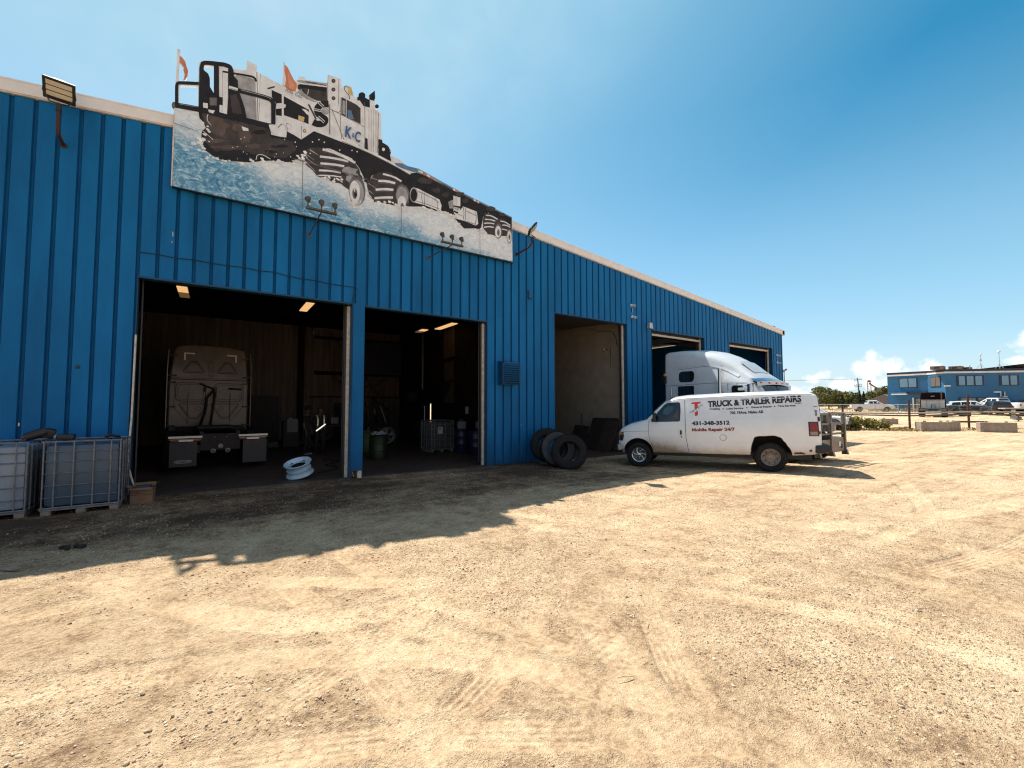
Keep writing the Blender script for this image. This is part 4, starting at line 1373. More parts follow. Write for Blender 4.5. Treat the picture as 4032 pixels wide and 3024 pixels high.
('K', "1092 728 13 -2 11 3 2 -19 14 -2 16 -5 10 -7 9 -5 9 -18 -1 -17 -5 -12 2 -16 5 -13 2 -14 -14 2 -13 1 -15 -1 -10 0 -13 1 -10 6 -13 -3 1 16 -2 15 1 14 -2 13 1 19 0 15 0 14"),
('W', "1135 670 0 -4 -1 -3 -2 -3 -2 -3 -3 -2 -3 -1 -3 0 -2 1 -2 2 -1 3 -1 3 1 3 0 4 2 3 3 2 3 2 2 1 3 0 3 -1 2 -2 1 -2"),
('W', "1148 709 5 -6 9 -12 6 -11 1 -10 0 -6 4 2 -1 6 -1 11 -5 11 -10 12 -4 6"),
('W', "852 631 35 -3 71 -7 74 -10 76 -13 79 -16 83 -20 42 -11 6 15 -42 10 -83 20 -79 16 -77 13 -74 9 -71 7 -36 3"),
('S', "861 627 33 -4 68 -8 72 -10 76 -13 78 -15 81 -20 41 -10 2 4 -42 10 -80 19 -78 16 -77 12 -71 10 -69 8 -33 4"),
('W', "1190 642 54 -14 17 -13 -60 -17 -15 12"),
('B', "1189 611 12 -13 60 13 33 -6 67 6 10 -23 -43 -12 -66 1 -49 6"),
('C', "1362 600 64 -13 131 -29 125 -24 116 -21 132 -21 148 -23 77 -11 4 6 -77 13 -148 24 -132 22 -116 21 -124 26 -131 29 -63 14"),
('S', "1370 585 62 -13 128 -25 123 -22 117 -19 131 -20 148 -23 77 -11 2 3 -77 12 -148 22 -132 21 -116 19 -123 22 -128 25 -62 12"),
('W', "1376 604 28 -5 0 -15 -28 6"),
('O', "1404 599 30 -7 0 -14 -30 6"),
('W', "1434 592 23 -5 1 -14 -24 5"),
('O', "1457 587 32 -7 0 -14 -31 7"),
('W', "1639 549 19 -4 0 -15 -19 4"),
('O', "1658 545 26 -5 0 -14 -26 4"),
('W', "1684 540 17 -3 0 -15 -17 4"),
('O', "1701 537 23 -4 0 -15 -23 4"),
('W', "1812 517 18 -3 0 -16 -18 4"),
('O', "1830 514 18 -4 0 -15 -18 3"),
('W', "1848 510 12 -2 0 -15 -12 2"),
('D', "1474 553 4 -12 -30 -19 -14 -3 -27 -3 -15 -9 -8 8 -26 3 11 12 11 20 32 12 20 -4 16 9 19 -5"),
('D', "1537 503 2 -7 -3 -6 -19 -13 -16 -3 -17 1 -2 7 -11 2 -1 9 17 9 12 3 18 9 16 2 2 -6"),
('D', "1604 488 -2 -9 -2 -8 -13 -8 -12 -1 -8 0 -13 6 -2 6 0 7 10 7 14 10 13 10 6 -10 15 0"),
('D', "1729 531 -4 -8 -9 -5 -14 -14 -18 -2 -20 0 -2 3 3 9 2 8 3 7 17 8 17 -2 16 5 13 2"),
('D', "1832 373 6 -18 -4 -1 -18 -18 -13 -11 -11 3 -13 13 0 19 1 17 8 7 18 14 10 3 8 0 12 -14"),
('D', "1764 488 -2 -10 -4 -8 -11 -2 -13 -5 -10 -2 -3 7 -8 6 5 8 4 8 13 9 15 5 8 -2 13 -2"),
('D', "2002 488 5 -6 -21 -13 -14 -10 -18 2 -18 -5 -21 0 9 12 -2 8 14 8 16 13 22 5 21 -3 16 -2"),
('D', "2094 466 -1 -6 -2 -3 -15 -7 -16 -2 -11 -4 -3 4 -6 4 -1 6 11 6 12 6 13 5 13 2 4 -6"),
('D', "619 461 14 13 9 10 9 12 12 15 11 11 12 4 14 5 12 5 16 5 13 2 12 9 11 -3 12 -4 15 4 9 -1 17 -5 9 3 14 -7 12 0 18 3 11 -4 13 -4 9 -7 15 -6 13 -6 13 0 8 -15 11 -10 7 -10 5 -16 1 -14 13 -11 1 -11 0 -19 4 -17 2 -13 2 -15 4 -12 0 -19 3 -13 -17 -7 -16 0 -14 -7 -8 9 -14 0 -10 9 -13 0 -9 6 -16 7 -12 6 -12 8 -10 2 -10 1 -16 -4 -12 4 -8 0 -12 -2 -10 7 -16 -3 -12 -3 -11 1 -14 4 -7 -1 -10 7 -9 12 -9 9 -6 5 -13 8 -9 4 -10 8 -12 6 -11 11 -3 11 -7 11"),
('W', "747 530 23 1 46 0 48 -5 52 -12 26 -7 6 16 -26 6 -52 13 -50 5 -46 -1 -24 0"),
('W', "733 480 21 4 40 8 42 6 43 4 22 1 2 15 -21 -2 -44 -3 -42 -7 -42 -8 -20 -4"),
('W', "738 438 18 4 35 8 34 7 34 5 17 2 2 14 -17 -2 -34 -4 -35 -7 -36 -9 -18 -4"),
('W', "730 393 17 4 33 9 31 6 31 3 15 2 2 13 -15 -2 -32 -4 -32 -6 -33 -9 -17 -5"),
('W', "728 362 17 5 35 11 33 7 32 5 17 2 0 8 -16 -3 -32 -4 -34 -8 -35 -10 -17 -6"),
('S', "751 522 22 1 46 2 45 -6 46 -12 24 -6 1 3 -23 6 -46 12 -46 6 -46 -2 -22 0"),
('S', "736 471 19 5 40 8 41 6 42 4 20 2 1 3 -21 -2 -42 -3 -40 -7 -40 -9 -20 -4"),
('S', "740 428 17 5 35 10 33 7 31 4 15 2 1 3 -16 -2 -31 -4 -33 -7 -35 -10 -17 -5"),
('G', "644 474 8 -2 16 -5 15 -5 13 -6 7 -4 1 2 -6 4 -14 7 -14 7 -16 5 -8 3"),
('G', "656 450 9 -4 16 -8 17 -7 16 -6 9 -2 1 2 -8 3 -16 6 -16 8 -16 9 -8 5"),
('G', "675 507 8 -3 17 -5 13 -4 10 -3 5 -2 1 2 -5 2 -10 5 -12 5 -16 6 -8 3"),
('G', "638 437 10 -7 19 -15 18 -14 17 -12 8 -6 2 2 -8 6 -16 14 -18 14 -19 16 -10 7"),
('G', "951 458 -2 -15 -4 -7 -19 -23 -25 11 -12 -2 -3 3 -24 6 5 17 10 16 29 14 17 -4 23 3 16 2"),
('G', "962 408 7 -12 -24 -39 -9 8 -14 -21 -10 19 -4 13 -21 9 7 29 20 9 6 12 19 1 19 14 7 -14"),
('S', "1010 358 1 -26 -3 -25 -6 -23 -10 -19 -12 -14 -12 -8 -14 -1 -13 5 -12 11 -10 17 -7 21 -4 24 -1 25 3 25 6 23 9 19 11 14 13 9 14 1 13 -4 12 -11 11 -18 7 -21"),
('G', "1000 339 1 -22 -3 -21 -5 -20 -8 -17 -10 -12 -11 -7 -12 -1 -12 5 -10 10 -8 14 -6 18 -4 21 0 21 2 22 5 19 8 17 10 12 11 7 12 2 11 -4 11 -10 8 -14 7 -19"),
('W', "976 334 0 -19 -2 -18 -4 -17 -6 -13 -7 -10 -8 -5 -9 0 -8 4 -7 10 -6 13 -4 16 -3 18 0 18 2 18 4 17 6 13 8 10 8 6 8 0 8 -4 8 -10 6 -12 4 -17"),
('S', "960 316 0 -10 -2 -9 -3 -8 -3 -7 -5 -4 -4 -1 -5 2 -3 4 -3 7 -2 8 -1 10 0 9 2 10 3 8 4 7 4 4 4 1 4 -2 4 -4 4 -7 2 -8"),
('W', "946 335 0 -3 0 -3 -1 -2 -1 -2 -1 -1 -1 0 -1 0 -1 1 0 3 -1 2 0 3 0 3 1 3 0 2 1 2 1 1 1 1 1 -1 1 -1 1 -2 0 -3"),
('K', "957 308 -1 -5 0 -5 -2 -4 -2 -2 -2 -2 -3 -1 -2 1 -2 2 -2 2 -1 4 0 5 0 5 1 4 1 4 2 3 3 2 2 1 3 -1 2 -2 1 -3 1 -4"),
('D', "1015 410 11 12 14 16 10 15 12 19 15 8 11 12 17 11 13 8 15 5 14 1 22 5 11 2 16 -10 11 -7 12 0 14 -11 14 -5 10 -8 8 -16 11 -12 12 -8 8 -13 2 -19 -2 -10 8 -18 -2 -15 -3 -15 7 -15 0 -18 -18 0 -16 -8 -14 -1 -12 -3 -18 -1 -9 -3 -18 -2 -12 -3 -17 4 -18 -7 -11 1 -14 1 -17 -4 -12 -5 -18 4 -14 -7 -2 18 -13 5 -3 11 -12 6 -5 11 -3 13 -4 14 -4 13 0 12"),
('W', "1122 491 19 1 37 2 30 -3 26 -8 13 -5 7 13 -14 4 -26 8 -33 3 -37 -1 -19 -2"),
('W', "1094 434 14 3 28 8 28 4 28 1 14 1 4 17 -14 -1 -29 -1 -29 -5 -30 -8 -14 -4"),
('W', "1078 369 15 6 29 10 29 8 29 6 15 2 2 17 -15 -3 -30 -5 -31 -9 -30 -12 -15 -5"),
('W', "1071 310 15 5 30 11 30 9 32 9 16 5 0 15 -17 -4 -32 -9 -31 -10 -29 -10 -15 -6"),
('S', "1098 426 13 3 27 7 27 4 26 2 14 0 1 4 -14 -1 -27 -1 -27 -5 -27 -6 -13 -4"),
('S', "1079 361 15 5 28 11 29 8 28 5 14 3 0 3 -14 -3 -28 -4 -29 -8 -29 -12 -14 -5"),
('S', "1073 302 15 5 28 11 29 9 29 8 15 4 0 3 -15 -4 -30 -8 -28 -9 -29 -11 -14 -6"),
('G', "1029 403 46 -16 1 2 -44 19"),
('G', "1044 446 46 -1 0 3 -44 3"),
('G', "1030 357 38 -19 2 2 -37 22"),
('G', "1023 324 38 -19 1 2 -36 22"),
('S', "1308 410 0 -20 -3 -19 -6 -18 -9 -15 -11 -11 -13 -7 -12 -2 -12 3 -11 8 -9 13 -7 15 -3 18 0 19 3 19 6 18 9 15 10 11 13 7 13 2 12 -2 11 -8 9 -12 7 -16"),
('G', "1298 399 0 -16 -3 -17 -5 -15 -8 -13 -8 -10 -11 -6 -11 -1 -10 3 -9 7 -7 11 -6 13 -3 16 0 16 3 17 5 15 7 13 9 10 10 6 11 1 10 -2 10 -7 7 -11 6 -14"),
('W', "1284 342 -1 -14 -3 -14 -6 -12 -7 -10 -8 -6 -8 -2 -8 2 -7 6 -5 10 -4 11 -1 14 1 14 3 14 5 12 7 10 8 6 8 2 8 -2 7 -6 6 -9 3 -12"),
('S', "1270 317 -1 -5 -1 -6 -2 -5 -3 -4 -3 -3 -3 0 -3 0 -3 3 -2 4 -2 5 0 6 0 5 1 6 2 5 3 4 3 3 4 1 2 -1 3 -3 3 -4 1 -5"),
('K', "1266 310 -1 -3 -1 -3 0 -3 -2 -2 -1 -1 -2 -1 -1 1 -2 1 -1 2 -1 3 0 3 0 3 1 3 1 3 1 2 2 1 1 1 2 -1 2 -1 0 -2 1 -3"),
('D', "1900 415 14 16 17 9 21 -2 19 2 17 -8 24 -6 13 -5 31 3 23 2 22 -3 11 -9 21 -11 11 -7 18 -10 0 -16 -6 -23 1 -18 3 -19 -19 -3 -25 -5 -18 -8 -23 -4 -32 -9 -19 -8 -22 3 -14 2 -27 -1 -23 -5 -10 16 -16 9 -14 14 -4 11 4 20 -3 19 0 17 6 21"),
('W', "1921 413 13 2 25 5 25 -2 26 -7 14 -4 5 10 -13 3 -27 7 -27 2 -27 -4 -13 -2"),
('W', "1911 379 12 2 23 5 22 3 24 -1 12 0 2 10 -11 0 -24 0 -24 -3 -24 -4 -11 -3"),
('W', "1907 347 11 3 23 7 22 4 22 2 11 0 2 10 -11 -1 -23 -2 -23 -4 -23 -7 -12 -4"),
('W', "1904 314 12 5 21 8 21 5 22 2 12 1 2 9 -12 -1 -23 -1 -23 -6 -22 -9 -12 -4"),
('W', "2052 400 11 1 21 2 22 -3 25 -8 12 -4 6 9 -13 4 -25 8 -24 3 -22 -2 -11 -1"),
('W', "2069 372 11 2 21 4 19 0 17 -4 9 -2 4 8 -9 3 -17 4 -22 0 -22 -4 -11 -3"),
('W', "2063 338 7 1 14 2 12 0 14 0 7 0 3 9 -7 0 -14 0 -14 -1 -14 -1 -7 -1"),
('S', "2069 328 -1 -18 -4 -16 -6 -15 -9 -11 -9 -7 -10 -2 -9 3 -8 8 -7 11 -4 15 -1 16 1 18 4 16 7 15 8 11 9 7 10 2 9 -2 9 -8 6 -11 4 -15"),
('W', "2060 320 -2 -14 -3 -13 -5 -11 -7 -9 -7 -5 -8 -2 -8 2 -6 6 -6 9 -3 11 -1 14 1 13 3 13 6 12 6 9 8 5 8 2 7 -2 7 -6 5 -9 3 -12"),
('S', "2047 311 -1 -7 -1 -8 -3 -6 -3 -4 -3 -3 -4 -1 -3 2 -3 3 -3 5 -1 6 -1 7 1 7 1 7 3 6 3 5 3 3 4 1 3 -2 3 -3 3 -5 1 -6"),
('G', "2161 304 -1 -16 -3 -16 -4 -14 -6 -10 -7 -6 -7 -1 -6 3 -6 8 -4 11 -3 14 -1 16 1 17 3 15 4 14 6 10 6 6 8 2 6 -3 6 -8 4 -11 3 -15"),
('W', "2156 303 -1 -13 -2 -12 -4 -10 -4 -8 -5 -5 -6 -1 -5 2 -4 6 -4 9 -2 11 -1 12 1 13 2 12 4 11 4 8 5 4 6 2 5 -3 4 -6 4 -9 2 -11"),
('S', "2147 296 -1 -6 0 -6 -2 -5 -2 -4 -3 -3 -2 0 -3 1 -2 3 -2 4 0 6 -1 6 1 7 0 6 2 5 2 4 3 2 2 1 3 -2 2 -3 2 -4 0 -6"),
('W', "1329 462 42 6 161 -34 17 -38 -5 -35 -20 -9 -101 11 -77 0 -25 38"),
('S', "1398 456 0 -11 -2 -21 1 -24 5 -25 2 -13 4 1 -2 13 -5 26 -1 23 2 21 1 11"),
('S', "1416 452 -1 -9 -2 -19 1 -23 3 -26 2 -13 5 1 -2 13 -4 26 -1 23 2 19 1 9"),
('S', "1495 436 6 -8 12 -16 5 -19 -2 -25 0 -13 4 2 1 12 1 25 -5 21 -13 16 -6 8"),
('S', "1346 373 19 0 38 0 45 -2 53 -5 27 -3 1 5 -27 2 -52 5 -46 2 -38 0 -19 0"),
('G', "1369 444 19 -3 39 -5 40 -9 42 -12 21 -6 4 8 -21 6 -42 12 -41 8 -38 6 -20 3"),
('G', "1370 423 -2 -16 -3 -15 -5 -13 -8 -10 -8 -7 -8 -2 -9 2 -7 7 -6 10 -3 12 -1 15 0 16 4 14 5 14 7 10 8 6 9 3 8 -2 7 -6 6 -10 4 -13"),
('K', "1363 419 -1 -13 -3 -12 -4 -11 -5 -8 -7 -6 -7 -2 -6 2 -6 6 -4 8 -3 11 -1 12 1 13 3 13 4 10 5 9 7 5 6 2 6 -2 6 -5 5 -9 3 -10"),
('G', "1600 435 21 15 19 12 2 -17 0 -18 2 -13 0 -16 -33 -8 -3 17 -5 15"),
('W', "1642 494 58 1 0 -67 -58 -7"),
('G', "1654 494 1 -70 3 1 -1 69"),
('G', "1669 493 0 -65 3 1 0 65"),
('W', "1642 412 57 2 0 -37 -57 5"),
('S', "1642 411 14 1 28 0 14 -8 0 -17 -13 -7 -28 3 -13 8 0 14 0 8 -3 -1 0 -7 0 -16 15 -9 29 -3 15 10 0 19 -15 9 -28 -1 -14 0"),
('W', "1643 373 33 -8 47 69 117 -10 13 -91 -22 -19 -89 12 -66 1"),
('S', "1720 428 3 -11 5 -23 0 -23 -5 -26 -2 -12 5 0 2 13 5 25 -1 25 -4 23 -3 11"),
('S', "1740 427 1 -12 3 -25 -2 -25 -4 -25 -2 -12 4 0 2 13 5 25 1 25 -2 26 -2 12"),
('S', "1828 416 1 -10 3 -22 -1 -24 -5 -28 -2 -14 4 0 3 14 5 28 1 25 -3 22 -1 11"),
('S', "1684 361 29 -2 1 4 -28 2"),
('S', "1752 325 78 -4 2 5 -79 3"),
('G', "1750 402 79 -15 3 7 -78 16")]

# ------------------------------------------------------------------ mural sign
from mathutils.geometry import tessellate_polygon


def parse(s):
    """x z steps of 4 mm, each relative to the point before, starting from (-1 m, 6 m)"""
    a = [int(q) for q in s.split()]
    out, x, z = [], 0, 0
    for i in range(0, len(a), 2):
        x, z = x + a[i], z + a[i + 1]
        out.append((x * .004 - 1, z * .004 + 6))
    return out


def mural_material():
    m = bpy.data.materials.new('mural_water_paint')
    m.use_nodes = True
    t = NT(m.node_tree)
    p = m.node_tree.nodes['Principled BSDF']
    tcn = t.n('ShaderNodeTexCoord')
    sp = t.n('ShaderNodeSeparateXYZ')
    t.l(tcn.outputs['Object'], sp.inputs[0])
    X, Z = sp.outputs[0], sp.outputs[2]
    mp = t.n('ShaderNodeMapping')
    mp.inputs['Scale'].default_value = (1, 1, 1.7)
    t.l(tcn.outputs['Object'], mp.inputs[0])
    v = mp.outputs[0]
    n1 = t.noise(v, 1.3, 6, .65, .8)
    n2 = t.noise(v, 3.4, 7, .68, 2.2)
    n3 = t.noise(v, 11, 5, .6, 1.5)
    # crest of the painted wave, as a height over the bottom edge along the board
    prof = [(-1, 1.45), (-.3, 1.40), (.5, 1.05), (1.0, .80), (1.7, 1.05), (2.3, .95), (2.9, .62), (3.6, .62), (4.2, .66), (5.0, .42), (5.8, .36), (6.6, .20), (7.8, .12)]
    cr = t.n('ShaderNodeValToRGB')
    while len(cr.color_ramp.elements) < len(prof):
        cr.color_ramp.elements.new(.5)
    for e, (x, h) in zip(cr.color_ramp.elements, prof):
        e.position = (x + 1) / 9
        e.color = (h / 2, h / 2, h / 2, 1)
    t.l(t.math('MULTIPLY_ADD', X, 1 / 9, 1 / 9), cr.inputs[0])
    crest = t.math('MULTIPLY', cr.outputs[0], 2.0)
    d = t.math('SUBTRACT', t.math('ADD', crest, 6.39), Z)                 # >0 below the crest
    d = t.math('ADD', d, t.math('MULTIPLY', t.math('SUBTRACT', n1, .5), 1.2))
    d = t.math('ADD', d, t.math('MULTIPLY', t.math('SUBTRACT', n2, .5), 2.0))
    bl = t.ramp(d, [(-.05, 0.0), (.18, .7), (.5, 1.0)])
    bcol = t.ramp(t.math('ADD', n2, t.math('MULTIPLY', t.math('SUBTRACT', n3, .5), .45)), [(.32, (.030, .14, .27)), (.48, (.10, .28, .44)), (.60, (.30, .50, .62)), (.70, (.74, .78, .80))])
    white = t.ramp(t.math('ADD', n2, t.math('MULTIPLY', t.math('SUBTRACT', n3, .5), .3)), [(.30, (.42, .53, .62)), (.46, (.60, .66, .71)), (.62, (.76, .78, .79))])
    c = t.mix(bl, white, bcol)
    t.l(c, p.inputs['Base Color'])
    p.inputs['Roughness'].default_value = .6
    p.inputs['Specular IOR Level'].default_value = .25
    return m


YM = 11.215
PAINT = {'W': (.66, .68, .70), 'F': (.84, .83, .82), 'G': (.33, .33, .345), 'S': (.14, .13, .13), 'D': (.052, .045, .043), 'E': (.095, .072, .062), 'K': (.016, .015, .017),
         'O': (.55, .20, .11), 'P': (.62, .28, .18), 'Y': (.58, .45, .22), 'B': (.10, .20, .34), 'C': (.16, .27, .36)}
sign = thing('mural_sign', 'large painted mural board cut out as a black and white oilfield truck splashing through water', 'mural sign')
outl = parse(MURAL_OUTLINE)
vs, fs = filled(outl, [parse(h) for h in MURAL_HOLES], .07)
z0 = min(v.z for v in vs)
mw = mural_material()
m = MB()
m.add([(v.x, YM + .002 + (v.z - z0), v.y) for v in vs], fs, mw)
m.span((-.89, YM - .012, 6.37), (7.70, YM + .075, 6.388), black)
m.span((-.905, YM - .006, 6.39), (-.882, YM + .07, 7.95), white_trim)
m.build('board', sign, fix=False)
m = MB()
LEVELS = []
fr_ = random.Random(8)
paint = [(c, parse(s)) for c, s in MURAL_PAINT]
for i, e in enumerate(FOAM_EDGES):      # flecks of white foam over the edge of the dark hull
    e = parse(e)
    for k in range((90, 90, 20, 16, 20)[i]):
        a = fr_.randrange(len(e) - 1)
        u = fr_.random()
        cx = e[a][0] + (e[a + 1][0] - e[a][0]) * u + fr_.gauss(0, .05)
        cz = e[a][1] + (e[a + 1][1] - e[a][1]) * u - abs(fr_.gauss(0, .05)) * .8 + .015
        r = fr_.uniform(.012, .05)
        paint.append((fr_.choice('WWWF'), [(cx + r * fr_.uniform(.6, 1.3) * math.cos(q * .9), cz + r * .8 * fr_.uniform(.6, 1.3) * math.sin(q * .9)) for q in range(7)]))
for c, pl in paint:
    mt = mat('mural_paint_' + c, PAINT[c], .6, 0, .22 if c in 'GSDEK' else .10, 6, spec=.25, stretch=(1, 1, .6))
    bx = (min(a for a, b in pl), max(a for a, b in pl), min(b for a, b in pl), max(b for a, b in pl))
    lev = 1 + max([l for l, q in LEVELS if q[0] < bx[1] and q[1] > bx[0] and q[2] < bx[3] and q[3] > bx[2]], default=0)
    LEVELS.append((lev, bx))
    y = YM - .0008 * lev
    # a folded outline is filled as triangles
    tri = tessellate_polygon([[Vector((a, b, 0)) for a, b in pl]])
    m.add([(a, y, b) for a, b in pl], [tuple(q) for q in tri], mt)
for s in MURAL_SEAMS:
    pl = parse(s)
    for a, b in zip(pl[:-1], pl[1:]):
        d = Vector((b[0] - a[0], 0, b[1] - a[1])).normalized()
        nn = Vector((-d.z, 0, d.x)) * .006
        A, B = Vector((a[0], YM - .0008 * 60, a[1])), Vector((b[0], YM - .0008 * 60, b[1]))
        m.add([A + nn, B + nn, B - nn, A - nn], [(0, 1, 2, 3)], mat('mural_paint_S', PAINT['S']))
m.build('painting', sign, fix=False)
m = MB()
blp = mat('mural_blue_letters', (.035, .10, .24), .6, 0, .1, 6)
def sign_text(s, x, z, w_, h_, mt, bold=.02, shear=0.0, slope=0.0):
    v, f = fit_text(s, w_, h_, bold, shear)
    m.add([(x + q.x, YM - .0008 * 64, z + q.y + q.x * slope) for q in v], f, mt)
sign_text('K', 2.50, 8.63, .17, .30, blp, .035, .15)
sign_text('&', 2.675, 8.68, .07, .12, blp, .02)
sign_text('C', 2.75, 8.60, .15, .29, blp, .03, .15)
sign_text('FEAR THIS', 1.14, 9.25, .36, .07, mat('mural_paint_D', PAINT['D']), .0, .3, -.09)
sign_text('K&C', 5.62, 7.56, .13, .065, mat('mural_paint_D', PAINT['D']), .01)
m.build('lettering', sign, fix=False)

# ------------------------------------------------------------------ vehicle bodies
class Loft:
    """body shell along x: stations (x, z_bottom, z_top, half_width, lean, z_belt, corner_radius, crown)"""
    def __init__(self, st):
        self.a = np.array(st, float)

    def par(self, x):
        return [float(np.interp(x, self.a[:, 0], self.a[:, k])) for k in range(1, 8)]

    def y(self, x, z):
        zb, zt, hw, lean, zl, rr, cr = self.par(x)
        f = max(0.0, (z - zl) / max(.05, zt - rr - zl))
        y = hw - lean * min(f, 1.3) ** 1.35
        lo = max(0.0, (zb + .22 - z) / .22)
        return y - .035 * lo * lo

    def section(self, x):
        zb, zt, hw, lean, zl, rr, cr = self.par(x)
        P = [(self.y(x, z), z) for z in [zb + (zt - rr - zb) * (k / 13) for k in range(14)]]
        yt = P[-1][0]
        for k in range(1, 6):
            a = k / 5 * math.pi / 2
            P.append((yt - rr * 1.3 + rr * 1.3 * math.cos(a), zt - rr + rr * math.sin(a)))
        yc = P[-1][0]
        for k in range(1, 4):
            yy = yc * (1 - k / 3)
            P.append((yy, zt + cr * (1 - (yy / max(yc, .01)) ** 2)))
        full = P + [(-y, z) for y, z in P[-2::-1]]
        return [(x, y, z) for y, z in full]

    def mesh(self, mb, material, sub=.12, top=None):
        xs = []
        for a, b in zip(self.a[:-1, 0], self.a[1:, 0]):
            n = max(1, int(abs(b - a) / sub))
            xs += [a + (b - a) * i / n for i in range(n)]
        xs.append(self.a[-1, 0])
        rows = [self.section(x) for x in xs]
        mb.grid(rows, material, close=True)
        mb.add(rows[0], [tuple(range(len(rows[0])))], material)
        mb.add(rows[-1], [tuple(range(len(rows[0])))[::-1]], material)

    def panel(self, mb, poly, off, side, material, cuts=2):
        bm = bmesh.new()
        f = bm.faces.new([bm.verts.new((x, 0, z)) for x, z in poly])
        bmesh.ops.triangulate(bm, faces=[f])
        bmesh.ops.subdivide_edges(bm, edges=bm.edges[:], cuts=cuts, use_grid_fill=True)
        bm.verts.index_update()
        vs = [(v.co.x, side * (self.y(v.co.x, v.co.z) + off), v.co.z) for v in bm.verts]
        mb.add(vs, [[v.index for v in q.verts] for q in bm.faces], material, True)
        bm.free()

    def line(self, mb, pts, w_, off, side, material):
        for (x0, z0), (x1, z1) in zip(pts[:-1], pts[1:]):
            L = math.hypot(x1 - x0, z1 - z0)
            n = max(1, int(L / .08))
            nx, nz_ = -(z1 - z0) / L * w_ / 2, (x1 - x0) / L * w_ / 2
            rows = []
            for i in range(n + 1):
                x, z = x0 + (x1 - x0) * i / n, z0 + (z1 - z0) * i / n
                rows.append([(x + k * nx, side * (self.y(x + k * nx, z + k * nz_) + off), z + k * nz_) for k in (-1, 1)])
            mb.grid(rows, material, smooth=False)

    def text(self, mb, s, x, z, w_, h_, off, side, material, bold=.0, shear=0.0, slope=0.0, spacing=1.0):
        """lettering read from outside, starting at x and running towards the rear on the left side"""
        v, f = fit_text(s, w_, h_, bold, shear, spacing)
        out = []
        for q in v:
            xx, zz = x - side * q.x, z + q.y + slope * q.x
            out.append((xx, side * (self.y(xx, zz) + off), zz))
        mb.add(out, f, material, False)


def cut(obj, cutters):
    """subtract prisms from a mesh object"""
    for cm in cutters:
        mod = obj.modifiers.new('cut', 'BOOLEAN')
        mod.operation = 'DIFFERENCE'
        mod.object = cm
        mod.solver = 'EXACT'
        mod.material_mode = 'TRANSFER'
    bpy.context.view_layer.update()
    dg = bpy.context.evaluated_depsgraph_get()
    me = bpy.data.meshes.new_from_object(obj.evaluated_get(dg), depsgraph=dg)
    obj.modifiers.clear()
    old = obj.data
    obj.data = me
    me.name = obj.name
    for cm in cutters:
        bpy.data.objects.remove(cm)
    bpy.data.meshes.remove(old)


def wheel(parent, c, r, w_, side, style='steel', rim_mat=None, dual=False, hubr=.6):
    """tyre and rim; side = +1 when the outer face looks along +y"""
    rim_mat = rim_mat or mat('dull_steel_rim', (.17, .155, .14), .5, .4, .2, 9)
    t = MB()
    rr = r * hubr
    prof = [(rr, -w_ * .42), (r * .80, -w_ * .5), (r * .93, -w_ * .47), (r * .985, -w_ * .38), (r, -w_ * .2), (r, w_ * .2), (r * .985, w_ * .38), (r * .93, w_ * .47), (r * .80, w_ * .5), (rr, w_ * .42)]
    t.lathe(prof, rubber, axis='Y', n=40)
    for k in range(36):     # tread lugs
        a = k * math.pi / 18
        for s_ in (-1, 1):
            t.box((math.cos(a + s_ * .04) * r * .998, s_ * w_ * .25, math.sin(a + s_ * .04) * r * .998), (.022, w_ * .34, r * .10), rubber, rot=(0, -a, 0))
    to = t.build('tyre', parent, loc=c)
    q = MB()
    s = side
    f = w_ * .5
    q.lathe([(rr * 1.02, -s * f * .8), (rr * .93, -s * f * .7), (rr * .93, s * f * .35), (rr * 1.03, s * f * .80), (rr * .98, s * f * .86), (rr * .88, s * f * .72), (rr * .84, s * f * .2), (rr * .60, s * f * .12), (rr * .52, s * f * .38), (rr * .28, s * f * .42), (rr * .25, s * f * .65), (0, s * f * .68)], rim_mat, axis='Y', n=32)
    nh = 8
    for k in range(nh):
        a = k * 2 * math.pi / nh + .2
        q.cyl((math.cos(a) * rr * .70, s * f * .14, math.sin(a) * rr * .70), (math.cos(a) * rr * .70, s * f * .24, math.sin(a) * rr * .70), rr * .075, black, n=8)
        q.cyl((math.cos(a + .2) * rr * .42, s * f * .38, math.sin(a + .2) * rr * .42), (math.cos(a + .2) * rr * .42, s * f * .52, math.sin(a + .2) * rr * .42), rr * .05, rim_mat, n=6)
    ro = q.build('rim', to)
    if style == 'cap':
        q = MB()
        n = 7
        for k in range(n):
            a = k * 2 * math.pi / n
            pts = [(rr * .26 * math.cos(a + .0), s * f * .84, rr * .26 * math.sin(a)), (rr * .62 * math.cos(a + s * .16), s * f * .92, rr * .62 * math.sin(a + s * .16)), (rr * .90 * math.cos(a + s * .45), s * f * .84, rr * .90 * math.sin(a + s * .45))]
            q.tube(pts, [rr * .10, rr * .085, rr * .06], chrome, n=8)
        q.lathe([(rr * .30, s * f * .70), (rr * .30, s * f * .92), (rr * .20, s * f * 1.0), (0, s * f * 1.04)], chrome, axis='Y', n=20)
        q.lathe([(rr * .97, s * f * .78), (rr * .97, s * f * .90), (rr * .86, s * f * .84)], chrome, axis='Y', n=36)
        q.build('hubcap', to)
    return to


